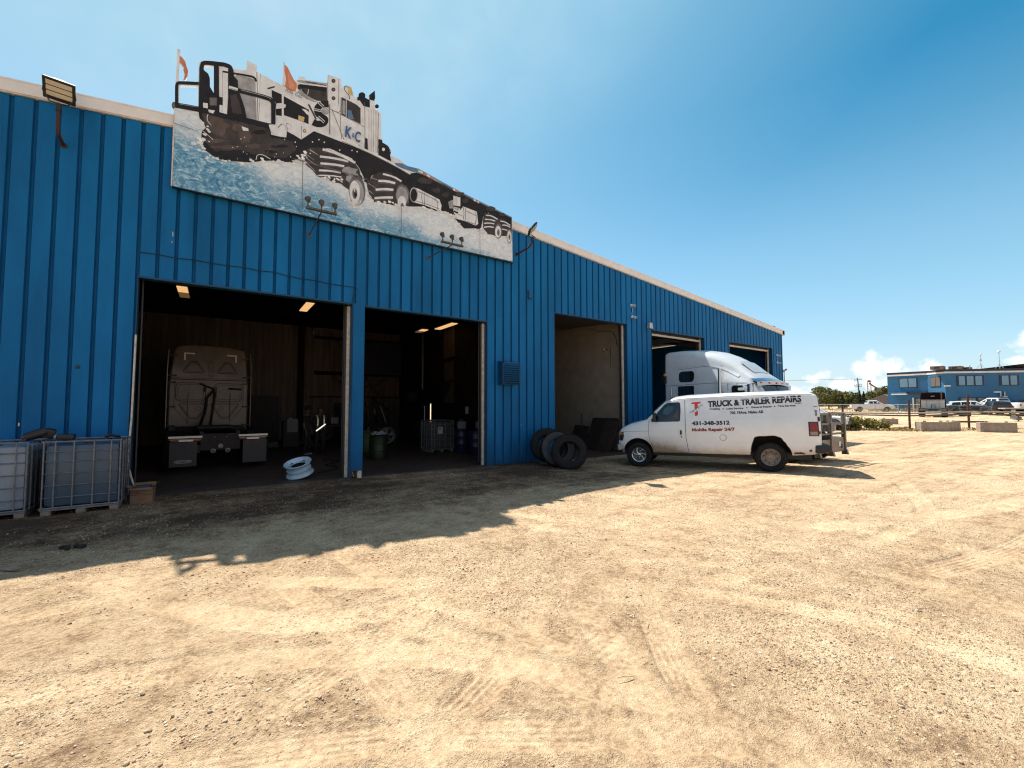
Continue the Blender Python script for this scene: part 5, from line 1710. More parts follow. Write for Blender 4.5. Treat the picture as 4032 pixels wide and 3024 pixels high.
# ------------------------------------------------------------------ service van
VAN_MATS = dict(
    white=mat('van_white_paint', (.70, .71, .74), .24, 0, .025, 3, coat=.5, dirt=(.40, .85, (.30, .205, .12), .95), splash=(2.05, 3.0, .45, .98)),
    trimk=mat('van_black_plastic', (.014, .012, .012), .55, 0, .2, 12),
    gap=mat('panel_gap', (.035, .03, .028), .9, 0, 0),
)
van = thing('service_van', 'white cargo van lettered TRUCK & TRAILER REPAIRS with a rusted rear wheel arch', 'van', (13.47, 6.36, .0), R(119.9))
van.rotation_euler = (0, .017, R(119.9))
VB = Loft([
    (-1.19, .62, 2.02, .90, .20, 1.30, .10, .03),
    (-1.15, .56, 2.10, .935, .19, 1.30, .11, .04),
    (-1.00, .50, 2.16, .975, .185, 1.25, .11, .05),
    (-.60, .47, 2.185, .995, .175, 1.22, .11, .06),
    (1.0, .45, 2.165, 1.0, .17, 1.22, .11, .06),
    (2.1, .45, 2.13, .995, .17, 1.22, .11, .06),
    (2.45, .45, 2.10, .99, .18, 1.22, .11, .05),
    (2.72, .45, 2.00, .985, .19, 1.22, .10, .05),
    (3.02, .45, 1.72, .975, .12, 1.25, .07, .05),
    (3.27, .45, 1.45, .965, .04, 1.2, .06, .04),
    (3.42, .45, 1.405, .955, .03, 1.1, .10, .03),
    (3.80, .47, 1.31, .93, .03, 1.0, .12, .03),
    (4.05, .50, 1.19, .89, .03, .9, .12, .02),
    (4.13, .52, 1.10, .85, .02, .9, .10, .02),
    (4.16, .55, 1.02, .82, .02, .85, .10, .0)])
m = MB()
VB.mesh(m, VAN_MATS['white'])
body = m.build('body', van, angle=50)
wellm = mat('wheel_well', (.012, .009, .008), .95, 0, .2, 6)
rag = random.Random(3)
arch_r = [(.50, .30), (.485, .48), (.47, .62), (.44, .76), (.40, .88), (.385, .935), (.33, .955), (.25, .975), (.12, .985), (.02, .975), (-.10, .985), (-.20, .975), (-.27, .93), (-.31, .86), (-.37, .80), (-.40, .72), (-.44, .66), (-.47, .60), (-.50, .50), (-.52, .30)]
arch_r = [(a + rag.uniform(-.012, .012), b + (rag.uniform(-.014, .014) if b > .5 else 0)) for a, b in arch_r]
arch_f = [(3.55 + .46 * math.cos(a), .40 + .475 * math.sin(a)) for a in np.linspace(-.35, math.pi + .35, 22)]
cutters = []
for poly, y0 in ((arch_r, .62), (arch_f, .62)):
    for s in (1, -1):
        c_ = MB()
        c_.prism([(a, b) for a, b in poly], 'Y', s * y0, s * 1.3, wellm)
        cutters.append(c_.build('arch', van))
cut(body, cutters)
body.data.set_sharp_from_angle(angle=R(40))
# rust lip on the rear arch
m = MB()
rustp = mat('rust_edge', (.10, .045, .022), .9, 0, .4, 18)
VB.line(m, arch_r[1:-1], .014, .002, 1, rustp)
VB.panel(m, [(-.92, .56), (-.88, .61), (-.94, .64), (-.97, .60)], .003, 1, rustp, 1)
VB.panel(m, [(-.54, .50), (-.56, .55), (-.72, .56), (-.80, .53), (-.80, .50)], .003, 1, rustp, 1)
m.build('rust_patch', van)
# panel gaps and swage lines
m = MB()
g = VAN_MATS['gap']
for s in (1, -1):
    VB.line(m, [(2.16, 2.06), (2.155, 1.30), (2.15, .90), (2.10, .58), (2.07, .47)], .013, .002, s, g)
    VB.line(m, [(3.20, 1.42), (3.225, 1.1), (3.20, .85), (3.08, .56), (3.0, .47), (2.07, .47)], .010, .002, s, g)
    VB.line(m, [(3.22, 1.095), (4.08, 1.06)], .007, .002, s, g)
    VB.line(m, [(-1.05, 2.105), (-.6, 2.12), (1.0, 2.10), (2.1, 2.065), (2.45, 2.04), (2.70, 1.945)], .010, .004, s, g)
m.build('panel_line', van)
m = MB()
for s in (1, -1):   # pressed ribs catch the light
    for pts, w_ in (([(2.0, 1.455), (-.45, 1.50)], .018), ([(2.0, 1.99), (-.80, 2.03)], .012), ([(3.1, .80), (2.2, .80)], .02), ([(2.05, .80), (.5, .80)], .02), ([(-.5, .80), (-1.1, .82)], .02)):
        VB.line(m, pts, w_, .005, s, VAN_MATS['white'])
m.build('swage', van)
# cab windows
mir = []
for s in (1, -1):
    m = MB()
    VB.panel(m, [(3.12, 1.37), (3.14, 1.44), (2.97, 1.64), (2.78, 1.86), (2.70, 1.93), (2.60, 1.955), (2.33, 1.965), (2.29, 1.93), (2.28, 1.70), (2.30, 1.42), (2.33, 1.385)], .004, s, VAN_MATS['trimk'])
    win = [(3.08, 1.395), (3.09, 1.45), (2.95, 1.63), (2.77, 1.84), (2.69, 1.905), (2.60, 1.93), (2.35, 1.94), (2.315, 1.91), (2.31, 1.70), (2.325, 1.43), (2.35, 1.41)]
    VB.panel(m, win, .008, s, glass_dark)
    mir.append(win)
    m.build('door_window', van)
m = MB()
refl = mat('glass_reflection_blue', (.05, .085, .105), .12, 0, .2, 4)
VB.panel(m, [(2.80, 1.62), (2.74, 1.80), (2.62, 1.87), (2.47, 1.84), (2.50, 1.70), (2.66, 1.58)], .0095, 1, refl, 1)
VB.panel(m, [(2.36, 1.46), (2.36, 1.70), (2.50, 1.52)], .0095, 1, mat('seat_grey', (.06, .07, .07), .7, 0, .1), 1)
m.build('windscreen_view', van)
m = MB()   # windscreen, laid over the sloping front
rows = []
for k in range(7):
    u = k / 6
    x = 2.76 + (3.24 - 2.76) * u
    zb, zt, hw, lean, zl, rr, cr = VB.par(x)
    yt = VB.y(x, zt - rr) - .10
    rows.append([(x + .02, yt * q, zt + cr * (1 - q * q) + .012) for q in (-1, -.6, -.2, .2, .6, 1)])
m.grid(rows, glass_dark)
m.build('windscreen', van)
# mirrors
for s in (1, -1):
    m = MB()
    m.box((3.02, s * 1.09, 1.52), (.09, .17, .28), VAN_MATS['trimk'], bevel=.03)
    m.tube([(3.06, s * .98, 1.40), (3.04, s * 1.05, 1.42)], .022, VAN_MATS['trimk'])
    m.tube([(3.06, s * .97, 1.50), (3.04, s * 1.05, 1.50)], .022, VAN_MATS['trimk'])
    m.build('mirror', van)
# handles, filler flap, lock
m = MB()
VB.panel(m, [(2.37, .99), (2.37, 1.14), (2.24, 1.14), (2.24, .99)], .004, 1, VAN_MATS['white'], 1)
m.box((2.285, 1.008, 1.06), (.05, .02, .13), VAN_MATS['trimk'], bevel=.008)
m.cyl((2.27, .98, .93), (2.27, 1.008, .93), .018, VAN_MATS['trimk'])
m.build('door_handle', van)
m = MB()
ring = [(1.16 + .085 * math.cos(a), .925 + .085 * math.sin(a)) for a in np.linspace(0, 2 * math.pi, 25)]
VB.line(m, ring, .009, .003, 1, g)
m.build('fuel_flap', van)
# front end
m = MB()
m.box((4.12, 0, .57), (.16, 1.86, .19), mat('dull_chrome', (.30, .29, .28), .35, .9, .15, 8), bevel=.03)
m.box((4.16, 0, .47), (.10, 1.5, .06), VAN_MATS['trimk'])
m.build('bumper', van)
m = MB()
m.box((4.15, 0, .90), (.05, 1.12, .34), VAN_MATS['trimk'], bevel=.02)
for k in range(4):
    m.box((4.18, 0, .79 + k * .075), (.02, 1.08, .022), chrome)
m.build('grille', van)
for s in (1, -1):
    h = MB()
    h.box((4.10, s * .73, .93), (.12, .25, .28), mat('headlight_lens', (.10, .10, .11), .1, 0, 0), bevel=.03)
    ho = h.build('headlight', van)
    h = MB()
    VB.panel(h, [(4.13, .78), (4.13, 1.05), (4.0, 1.06), (3.985, .92), (4.02, .78)], .006, s, VAN_MATS['trimk'], 1)
    VB.panel(h, [(4.12, .985), (4.12, 1.03), (4.03, 1.03), (4.03, .985)], .012, s, mat('amber_lens', (.75, .26, .03), .3, 0, .05, 20), 1)
    h.build('side_marker', ho)
# rear end
for s in (1, -1):
    h = MB()
    VB.panel(h, [(-.905, .99), (-.90, 1.37), (-1.13, 1.37), (-1.14, .99)], .006, s, VAN_MATS['trimk'], 1)
    VB.panel(h, [(-.93, 1.12), (-.925, 1.35), (-1.10, 1.35), (-1.11, 1.12)], .014, s, mat('red_lens', (.20, .008, .006), .25, 0, .15, 15), 1)
    VB.panel(h, [(-.935, 1.01), (-.93, 1.11), (-1.105, 1.11), (-1.11, 1.01)], .012, s, mat('clear_lens', (.28, .20, .19), .25, 0, .15, 15), 1)
    h.box((-1.17, s * .845, 1.18), (.05, .06, .36), VAN_MATS['trimk'])
    h.build('tail_light', van)
m = MB()
m.box((-1.26, 0, .66), (.24, 1.94, .19), VAN_MATS['trimk'], bevel=.035)
m.box((-1.14, .90, .645), (.22, .16, .21), VAN_MATS['trimk'], bevel=.03)
m.box((-1.14, -.90, .645), (.22, .16, .21), VAN_MATS['trimk'], bevel=.03)
m.box((-1.28, 0, .53), (.12, .5, .1), VAN_MATS['trimk'])
m.cyl((-1.30, .0, .48), (-1.42, .0, .48), .035, VAN_MATS['trimk'])
m.build('rear_bumper', van)
for s in (1, -1):
    m = MB()
    m.add([(-1.205, s * .03, .70), (-1.205, s * .80, .72), (-1.222, s * .80, 1.3), (-1.20, s * .72, 2.0), (-1.20, s * .03, 2.03), (-1.225, s * .03, 1.3)], [(0, 1, 2, 5), (5, 2, 3, 4)], VAN_MATS['white'])
    m.box((-1.215, s * .02, 1.35), (.012, .012, 1.35), g)
    d_ = m.build('rear_door', van)
    m = MB()
    m.add([(-1.232, s * .10, 1.50), (-1.232, s * .70, 1.50), (-1.215, s * .64, 1.93), (-1.215, s * .10, 1.95)], [(0, 1, 2, 3)], mat('sky_lit_glass', (.30, .36, .40), .1, 0, .05))
    m.build('rear_window', d_)
# rear corner stickers
m = MB()
stk = mat('sticker_grey', (.22, .20, .20), .5, 0, .5, 60)
for x, z, w_, h_, k in ((-1.12, 1.66, .10, .05, stk), (-1.10, 1.58, .05, .10, stk), (-1.15, 1.44, .06, .12, g), (-1.15, 1.08, .05, .08, rustp), (-1.10, 1.78, .10, .02, stk)):
    VB.panel(m, [(x - w_ / 2, z - h_ / 2), (x + w_ / 2, z - h_ / 2), (x + w_ / 2, z + h_ / 2), (x - w_ / 2, z + h_ / 2)], .004, 1, k, 1)
m.box((-1.236, .45, 1.25), (.006, .5, .10), stk)
m.box((-1.236, .42, 1.42), (.006, .4, .06), mat('red_letter', (.30, .03, .025)))
m.build('sticker', van)
# lettering
letk = mat('black_lettering', (.012, .012, .014), .4, 0, 0)
letr = mat('dark_red_lettering', (.21, .022, .020), .4, 0, 0)
letg = mat('grey_lettering', (.022, .022, .025), .4, 0, 0)
redt = mat('bright_red_logo', (.55, .028, .018), .4, 0, 0)
m = MB()
VB.text(m, 'TRUCK & TRAILER REPAIRS', 1.525, 1.793, 2.32, .186, .004, 1, letk, bold=.050, slope=.048)
VB.text(m, 'INC.', -.65, 1.845, .16, .048, .004, 1, letg, bold=.016)
VB.text(m, 'Welding', 1.490, 1.705, .28, .062, .004, 1, letg, bold=.042, slope=.03)
VB.text(m, 'Lube Service', 1.04, 1.722, .43, .052, .004, 1, letg, bold=.042, slope=.03)
VB.text(m, 'General Repair', .42, 1.742, .52, .062, .004, 1, letg, bold=.042, slope=.03)
VB.text(m, 'Tire Service', -.23, 1.775, .42, .052, .004, 1, letg, bold=.042, slope=.03)
for x, z in ((1.125, 1.745), (.52, 1.768), (-.155, 1.795)):
    VB.panel(m, [(x + .018 * math.cos(a), z + .018 * math.sin(a)) for a in np.linspace(0, 2 * math.pi, 11)[:-1]], .004, 1, letk, 1)
VB.text(m, '702 19Ave. Nisku AB', .955, 1.585, .83, .082, .004, 1, letg, bold=.045, slope=.03)
VB.text(m, '431-348-3512', 1.975, 1.270, 1.0, .118, .004, 1, letk, bold=.05, slope=.022)
VB.text(m, 'Mobile Repair 24/7', 1.978, 1.065, 1.13, .125, .004, 1, letr, bold=.05, slope=.022)
m.build('lettering', van, fix=False)
m = MB()
VB.panel(m, [(1.985, 1.90), (1.965, 1.945), (1.90, 1.955), (1.72, 1.965), (1.72, 1.915), (1.80, 1.905), (1.80, 1.58), (1.83, 1.555), (1.885, 1.545), (1.885, 1.90)], .004, 1, redt, 1)
VB.panel(m, [(2.03, 1.63), (2.02, 1.655), (1.66, 1.885), (1.67, 1.86)], .006, 1, letg, 1)
VB.panel(m, [(1.99, 1.66), (1.70, 1.85), (1.70, 1.77), (1.985, 1.59)], .006, 1, VAN_MATS['white'], 1)
VB.text(m, 'M', 1.955, 1.635, .055, .045, .008, 1, letk, slope=.6)
VB.text(m, 'A', 1.865, 1.690, .050, .045, .008, 1, letk, slope=.6)
VB.text(m, 'K', 1.785, 1.745, .050, .045, .008, 1, letk, slope=.6)
m.build('logo', van, fix=False)
# underbody and wheels
m = MB()
m.box((1.5, 0, .42), (5.0, 1.3, .18), VAN_MATS['trimk'])
m.cyl((0, -.85, .38), (0, .85, .38), .06, VAN_MATS['trimk'])
m.lathe([(0, -.12), (.14, -.08), (.14, .08), (0, .12)], VAN_MATS['trimk'], c=(0, 0, .38), axis='Y', n=16)
m.cyl((3.53, -.85, .36), (3.53, .85, .36), .05, VAN_MATS['trimk'])
m.build('underbody', van)
for s in (1, -1):
    wheel(van, (0, s * .83, .395), .395, .255, s, rim_mat=mat('dusty_rim', (.22, .185, .16), .6, .2, .25, 12))
    wheel(van, (3.53, s * .85, .362), .372, .245, s, 'cap')

def chaik2(p):
    return [tuple(q) for q in chaikin([list(a) for a in p], 2)]


# ------------------------------------------------------------------ white sleeper tractor backing out of the fourth bay
TA = R(-91.5)
trk = thing('sleeper_tractor', 'white high roof sleeper truck standing nose out of the fourth bay behind the van', 'truck', (16.38, 11.06, -.05), TA)
wp = mat('truck_white_paint', (.50, .53, .57), .30, 0, .05, 2.2, coat=.4)
SB = Loft([
    (0.0, 1.05, 4.02, 1.18, .03, 2.7, .14, .03),
    (.10, 1.0, 4.05, 1.20, .04, 2.7, .16, .04),
    (.70, 1.0, 4.06, 1.20, .06, 2.7, .20, .05),
    (1.30, 1.0, 4.01, 1.20, .10, 2.7, .26, .06),
    (1.90, 1.0, 3.86, 1.19, .16, 2.7, .32, .07),
    (2.35, 1.0, 3.66, 1.17, .22, 2.7, .34, .08),
    (2.80, 1.0, 3.36, 1.13, .24, 2.65, .30, .08),
    (3.20, 1.0, 3.02, 1.09, .18, 2.5, .20, .07),
    (3.42, 1.0, 2.84, 1.06, .12, 2.3, .14, .06),
    (3.60, 1.0, 2.62, 1.04, .12, 2.1, .10, .05),
    (3.98, 1.0, 2.02, 1.02, .03, 1.8, .10, .05),
    (4.05, 1.0, 1.95, 1.0, .03, 1.7, .12, .05),
    (4.75, 1.0, 1.72, .93, .03, 1.5, .16, .05),
    (5.0, 1.0, 1.55, .85, .03, 1.4, .16, .03)])
m = MB()
SB.mesh(m, wp)
m.build('body', trk, angle=50)
gapw = mat('truck_seam', (.12, .13, .15), .8, 0, 0)
m = MB()
for s in (1, -1):
    SB.line(m, [(-.0, 2.66), (2.0, 2.70), (3.25, 2.66)], .018, .003, s, gapw)
    SB.line(m, [(.62, 3.29), (1.4, 3.33), (2.0, 3.36), (2.6, 3.30), (3.0, 3.10)], .016, .003, s, gapw)
    SB.line(m, [(2.62, 2.66), (2.66, 1.05)], .014, .003, s, gapw)
    SB.line(m, [(.55, 2.66), (.55, 1.1)], .010, .003, s, gapw)
    SB.line(m, [(2.35, 2.68), (2.45, 3.0), (2.2, 3.3)], .008, .003, s, gapw)
    SB.line(m, [(3.36, 2.62), (3.40, 1.9), (3.2, 1.2), (2.68, 1.1)], .010, .003, s, gapw)
m.build('panel_line', trk)
m = MB()
for s in (1, -1):
    SB.line(m, chaik2([(.42, 2.72), (.44, 3.30), (.66, 3.43), (1.6, 3.46), (2.35, 3.28), (2.95, 2.92)]), .09, .022, s, wp)
    for z in (2.35, 1.7):
        m.tube([(.34, s * 1.24, z - .25), (.34, s * 1.26, z - .2), (.34, s * 1.26, z + .2), (.34, s * 1.24, z + .25)], .014, chrome, n=6)
    m.tube([(2.72, s * 1.12, 1.3), (2.70, s * 1.16, 1.4), (2.70, s * 1.16, 2.3), (2.72, s * 1.12, 2.4)], .016, chrome, n=6)
    m.cyl((2.45, s * 1.34, 1.2), (2.45, s * 1.34, 3.2), .06, chrome, n=12)
m.build('body_trim', trk)
m = MB()
for s in (1, -1):   # raised frame round the sleeper windows and the side extender
    for a, b in (((.46, 2.70), (.56, 3.27)), ((1.36, 2.70), (1.42, 3.27))):
        SB.panel(m, [(a[0], a[1]), (b[0], a[1]), (b[0], b[1]), (a[0], b[1])], .012, s, wp, 1)
    SB.panel(m, [(.02, 1.1), (.30, 1.1), (.30, 3.3), (.42, 3.45), (.02, 3.45)], .010, s, wp, 1)
m.build('side_fairing', trk)
def rrect(x0, z0, x1, z1, r, n=4):
    P = []
    for cx, cz, a0 in ((x1 - r, z1 - r, 0), (x0 + r, z1 - r, 90), (x0 + r, z0 + r, 180), (x1 - r, z0 + r, 270)):
        for k in range(n + 1):
            a = R(a0 + 90 * k / n)
            P.append((cx + r * math.cos(a), cz + r * math.sin(a)))
    return P
for s in (1, -1):
    for q in (rrect(.64, 2.78, 1.31, 3.21, .14), rrect(.60, 1.95, 1.31, 2.63, .03), rrect(2.76, 1.98, 3.34, 2.58, .09)):
        m = MB()
        SB.panel(m, q, .006, s, glass_dark, 1)
        m.build('window', trk)
m = MB()
SB.panel(m, rrect(2.98, 2.40, 3.20, 2.50, .045), .012, -1, mat('daylight_white', (.85, .85, .82), .3, 0, 0), 1)  # white panel painted on the glass as daylight seen through the cab
m.build('daylight_patch', trk, label='white patch painted as daylight in the cab window')
rows = []
for k in range(6):
    x = 3.56 + (3.96 - 3.56) * k / 5
    zb, zt, hw, lean, zl, rr, cr = SB.par(x)
    yt = SB.y(x, zt - rr) - .12
    rows.append([(x + .02, yt * q, zt + cr * (1 - q * q) + .02) for q in (-1, -.6, -.2, .2, .6, 1)])
m = MB()
m.grid(rows, glass_dark)
m.tube([(3.57, 0, 2.74), (3.98, 0, 2.13)], .02, black, n=6)
m.build('windscreen', trk)
m = MB()   # roof light and front roof window recess
rows = []
for x in (2.72, 2.9, 3.1, 3.24):
    zb, zt, hw, lean, zl, rr, cr = SB.par(x)
    rows.append([(x, q * .50, zt + cr * (1 - (q * .5 / .9) ** 2) + .012) for q in (-1, -.5, 0, .5, 1)])
m.grid(rows, mat('pale_glass', (.40, .43, .46), .15, 0, .05))
m.build('roof_window', trk)
m = MB()   # chromed sun visor
rows = []
for k in range(9):
    q = -1 + k / 4
    rows.append([(3.44 - .05 * q * q, q * 1.08, 2.86 - .06 * q * q), (3.74 - .10 * q * q, q * 1.10, 2.74 - .07 * q * q), (3.76 - .10 * q * q, q * 1.10, 2.60 - .07 * q * q), (3.73 - .10 * q * q, q * 1.08, 2.60 - .07 * q * q), (3.70 - .1 * q * q, q * 1.08, 2.71 - .07 * q * q), (3.44 - .05 * q * q, q * 1.06, 2.80 - .06 * q * q)])
m.grid(rows, chrome, smooth=False)
vo_ = m.build('sun_visor', trk)
for q in (-.8, -.4, 0, .4, .8):
    m = MB()
    m.lathe([(.035, 0), (.03, .02), (0, .03)], mat('amber_lens', (.75, .26, .03)), axis='X', c=(3.765 - .10 * q * q, q * 1.10, 2.66), n=10)
    m.build('marker_light', vo_)
for s in (1, -1):
    m = MB()
    m.box((3.52, s * 1.30, 2.30), (.12, .22, .62), chrome, bevel=.03)
    m.tube([(3.5, s * 1.05, 2.62), (3.52, s * 1.28, 2.60)], .02, chrome)
    m.tube([(3.5, s * 1.05, 2.0), (3.52, s * 1.28, 2.05)], .02, chrome)
    m.build('mirror', trk)
m = MB()
m.box((-.02, -1.22, 2.92), (.16, .10, .30), black, bevel=.02)
m.box((.02, -1.24, 3.12), (.10, .06, .10), mat('amber_lens', (.7, .25, .03)), bevel=.02)
m.build('rear_lamp', trk)
m = MB()
grl = mat('grille_black', (.02, .02, .02), .4, .3, .1)
m.box((5.02, 0, 1.28), (.04, 1.15, .56), grl, bevel=.02)
for k in range(12):
    m.box((5.05, -.52 + k * .095, 1.28), (.02, .02, .54), chrome)
m.build('grille', trk)
m = MB()
m.box((5.06, 0, .62), (.24, 2.36, .42), mat('silver_bumper', (.42, .42, .43), .3, .8, .1, 6), bevel=.05)
m.build('bumper', trk)
for s in (1, -1):
    h = MB()
    h.box((4.95, s * .96, 1.12), (.30, .22, .26), mat('clear_headlight', (.5, .52, .55), .08, 0, .05), bevel=.06)
    h.build('headlight', trk)
    h = MB()
    h.add([(4.2 + q[0], s * q[1], q[2]) for q in [(-.1, .9, 1.0), (.1, 1.16, 1.25), (.55, 1.20, 1.32), (1.0, 1.14, 1.2), (1.12, 1.0, .8), (1.1, .8, 1.3), (.5, .86, 1.7), (-.1, .9, 1.6)]], [(0, 1, 7), (1, 2, 6, 7), (2, 3, 5, 6), (3, 4, 5)], wp, True)
    h.build('fender', trk)
# grille guard
gg = mat('aluminium_guard', (.20, .175, .155), .45, .7, .2, 10)
m = MB()
for y in (-.98, -.05, .98):
    m.box((5.33, y, .98), (.12, .09, 1.30), gg, bevel=.01)
    m.prism([(5.27, .26), (5.45, .26), (5.41, .42), (5.27, .42)], 'Y', y - .05, y + .05, gg)
for z in (1.60, 1.28, .96):
    m.tube([(5.33, -.98, z), (5.33, .98, z)], .034, gg, n=8)
m.box((5.33, -.53, .58), (.05, .9, .42), gg)
m.box((5.33, .48, .60), (.05, .94, .46), gg)
m.box((5.36, .55, .62), (.02, .14, .16), mat('white_plastic', (.6, .6, .6)))
for y in (-.7, .7):
    m.box((5.25, y, .55), (.3, .06, .12), gg)
m.build('grille_guard', trk)
m = MB()
m.box((1.6, 0, .72), (7.2, .9, .26), black)
m.cyl((1.2, -.95, .68), (2.6, -.95, .68), .29, mat('alu_tank', (.45, .45, .46), .3, .9, .1), n=24)
m.cyl((1.2, .95, .68), (2.6, .95, .68), .29, mat('alu_tank', (.45, .45, .46)), n=24)
m.build('chassis', trk)
for s in (1, -1):
    wheel(trk, (4.42, s * 1.02, .52), .52, .28, s, rim_mat=chrome)
    for x in (-1.2, -2.5):
        wheel(trk, (x, s * .98, .52), .52, .55, s, rim_mat=chrome)

# ------------------------------------------------------------------ tractor seen from behind inside the first bay
bt = thing('parked_tractor', 'grey sleeper truck seen from behind in the first bay with number 710 on its cab', 'truck', (-.20, 19.0, .015), R(94.5))
bp = mat('sleeper_back_paint', (.20, .165, .140), .5, 0, .14, 1.8, coat=.1)
bl_ = mat('sleeper_seam', (.020, .015, .013), .8, 0, 0)
# local x forward (into the shop), rear wall of the sleeper at x = 0
m = MB()
BB = Loft([(0, .95, 3.86, 1.14, .12, 2.5, .22, .04), (.08, .95, 3.93, 1.20, .12, 2.5, .24, .05), (1.2, .95, 3.95, 1.22, .12, 2.5, .25, .05), (2.4, .95, 3.5, 1.15, .2, 2.5, .25, .05), (3.3, .95, 2.7, 1.05, .1, 2.2, .15, .05), (3.8, .95, 1.95, 1.0, .05, 1.8, .12, .04), (5.2, .95, 1.6, .85, .03, 1.4, .14, .03)])
BB.mesh(m, bp, sub=.3)
m.build('body', bt, angle=50)
def back_line(mb, pts, w_, mt, x=-.006, closed=False):
    pts = list(pts) + ([pts[0]] if closed else [])
    for (y0, z0), (y1, z1) in zip(pts[:-1], pts[1:]):
        L = math.hypot(y1 - y0, z1 - z0)
        if L < 1e-5:
            continue
        ny, nz_ = -(z1 - z0) / L * w_ / 2, (y1 - y0) / L * w_ / 2
        mb.add([(x, y0 - ny, z0 - nz_), (x, y1 - ny, z1 - nz_), (x, y1 + ny, z1 + nz_), (x, y0 + ny, z0 + nz_)], [(0, 1, 2, 3)], mt)
m = MB()
def tri(cy, cz, s_, w_, up=1):
    a = [(cy - s_, cz - up * s_ * .55), (cy - s_ * .85, cz - up * s_ * .7), (cy + s_ * .85, cz - up * s_ * .7), (cy + s_, cz - up * s_ * .55), (cy + s_ * .28, cz + up * s_ * .62), (cy - s_ * .28, cz + up * s_ * .62)]
    back_line(m, a, w_, bl_, closed=True)
for s in (1, -1):
    tri(s * .50, 3.20, .30, .022)
    tri(s * .50, 3.20, .23, .012)
    back_line(m, rrect(min(s * .13, s * .98), 1.98, max(s * .13, s * .98), 2.62, .13), .022, bl_, closed=True)
    back_line(m, rrect(min(s * .19, s * .92), 2.04, max(s * .19, s * .92), 2.56, .10), .012, bl_, closed=True)
    tri(s * .46, 1.62, .42, .022, -1)
    tri(s * .46, 1.62, .34, .012, -1)
    back_line(m, [(s * .34 + .07 * math.cos(a), 1.72 + .07 * math.sin(a)) for a in np.linspace(0, 6.283, 15)], .012, bl_)
    back_line(m, [(s * 1.02, 2.70), (s * 1.02, 1.75), (s * .62, 1.22)], .012, bl_)
back_line(m, rrect(-.06, 3.02, .06, 3.40, .05), .014, bl_, closed=True)
back_line(m, [(-1.12, 2.74), (1.12, 2.74)], .03, bl_)
back_line(m, [(-1.12, 2.79), (1.12, 2.79)], .012, bl_)
v_, f_ = fit_text('710', .17, .10, .012)
m.add([(-.008, .085 - q.x, 2.84 + q.y) for q in v_], f_, bl_)
for s in (1, -1):
    m.box((-.012, s * .16, 2.40), (.02, .08, .17), bl_)
m.build('rear_panel_relief', bt, fix=False)
m = MB()
tp = mat('reflective_tape', (.90, .78, .66), .5, 0, .05, 20)
for s in (1, -1):
    m.box((-.010, s * .62, 3.66), (.012, .28, .045), tp)
    m.box((-.010, s * .76, 3.55), (.012, .045, .27), tp)
m.build('reflective_tape', bt)
m = MB()
for s in (1, -1):
    for z in (3.55, 2.86, 2.62, 1.78, 1.12):
        m.box((-.06, s * 1.10, z), (.10, .26, .05), black)
    m.tube([(-.03, s * .62, 2.30), (-.04, s * .62, 1.2)], .018, bp, n=6)
m.build('grab_bracket', bt)
m = MB()
m.tube([(-.03, .32, 2.60), (-.10, -.05, 2.44), (-.12, -.12, 2.36)], .028, black, n=8)
m.box((-.08, -.13, 2.40), (.08, .10, .16), black)
m.build('hose_holder', bt)
m = MB()
m.tube([(-.10, -.10, 2.36), (-.16, .10, 2.1), (-.18, .14, 1.6), (-.30, .25, 1.25), (-.5, .3, 1.1)], .045, black, n=8)
m.build('air_hose', bt)
m = MB()
m.tube([(-.10, -.14, 2.32), (-.14, -.12, 2.0), (-.18, -.06, 1.5), (-.3, -.02, 1.2), (-.5, 0, 1.1)], .04, black, n=8)
m.build('air_hose', bt)
m = MB()
m.tube([(-.04, -.55, 2.44), (-.06, -.95, 2.42)], .035, black, n=8)
m.build('gladhand_bar', bt)
lt = mat('silver_edge', (.40, .34, .29), .4, .3, .1)
for s in (1, -1):
    m = MB()
    m.tube([(-.22, s * 1.23, 1.05), (-.22, s * 1.23, 3.1), (-.16, s * 1.20, 3.75)], .014, lt, n=6)
    m.add([(-.22, s * 1.22, 1.05), (.05, s * 1.22, 1.05), (.05, s * 1.20, 3.7), (-.16, s * 1.19, 3.7)], [(0, 1, 2, 3)], black)
    m.build('side_extender', bt)
m = MB()
fr = mat('frame_grease', (.022, .016, .014), .75, 0, .3, 6)
for s in (1, -1):
    m.box((-1.6, s * .43, .95), (5.0, .09, .28), fr)
m.box((-2.1, 0, 1.14), (1.0, .95, .09), fr, bevel=.02)
m.box((-4.12, 0, .80), (.10, .95, .46), fr, bevel=.02)
m.box((-.7, 0, 1.0), (1.1, 1.9, .2), fr)
m.box((-4.15, .75, .62), (.05, .55, .22), fr)
m.build('chassis', bt)
for s in (1, -1):
    for x in (-1.95, -3.3):
        wheel(bt, (x, s * .98, .52), .52, .58, s, rim_mat=black)
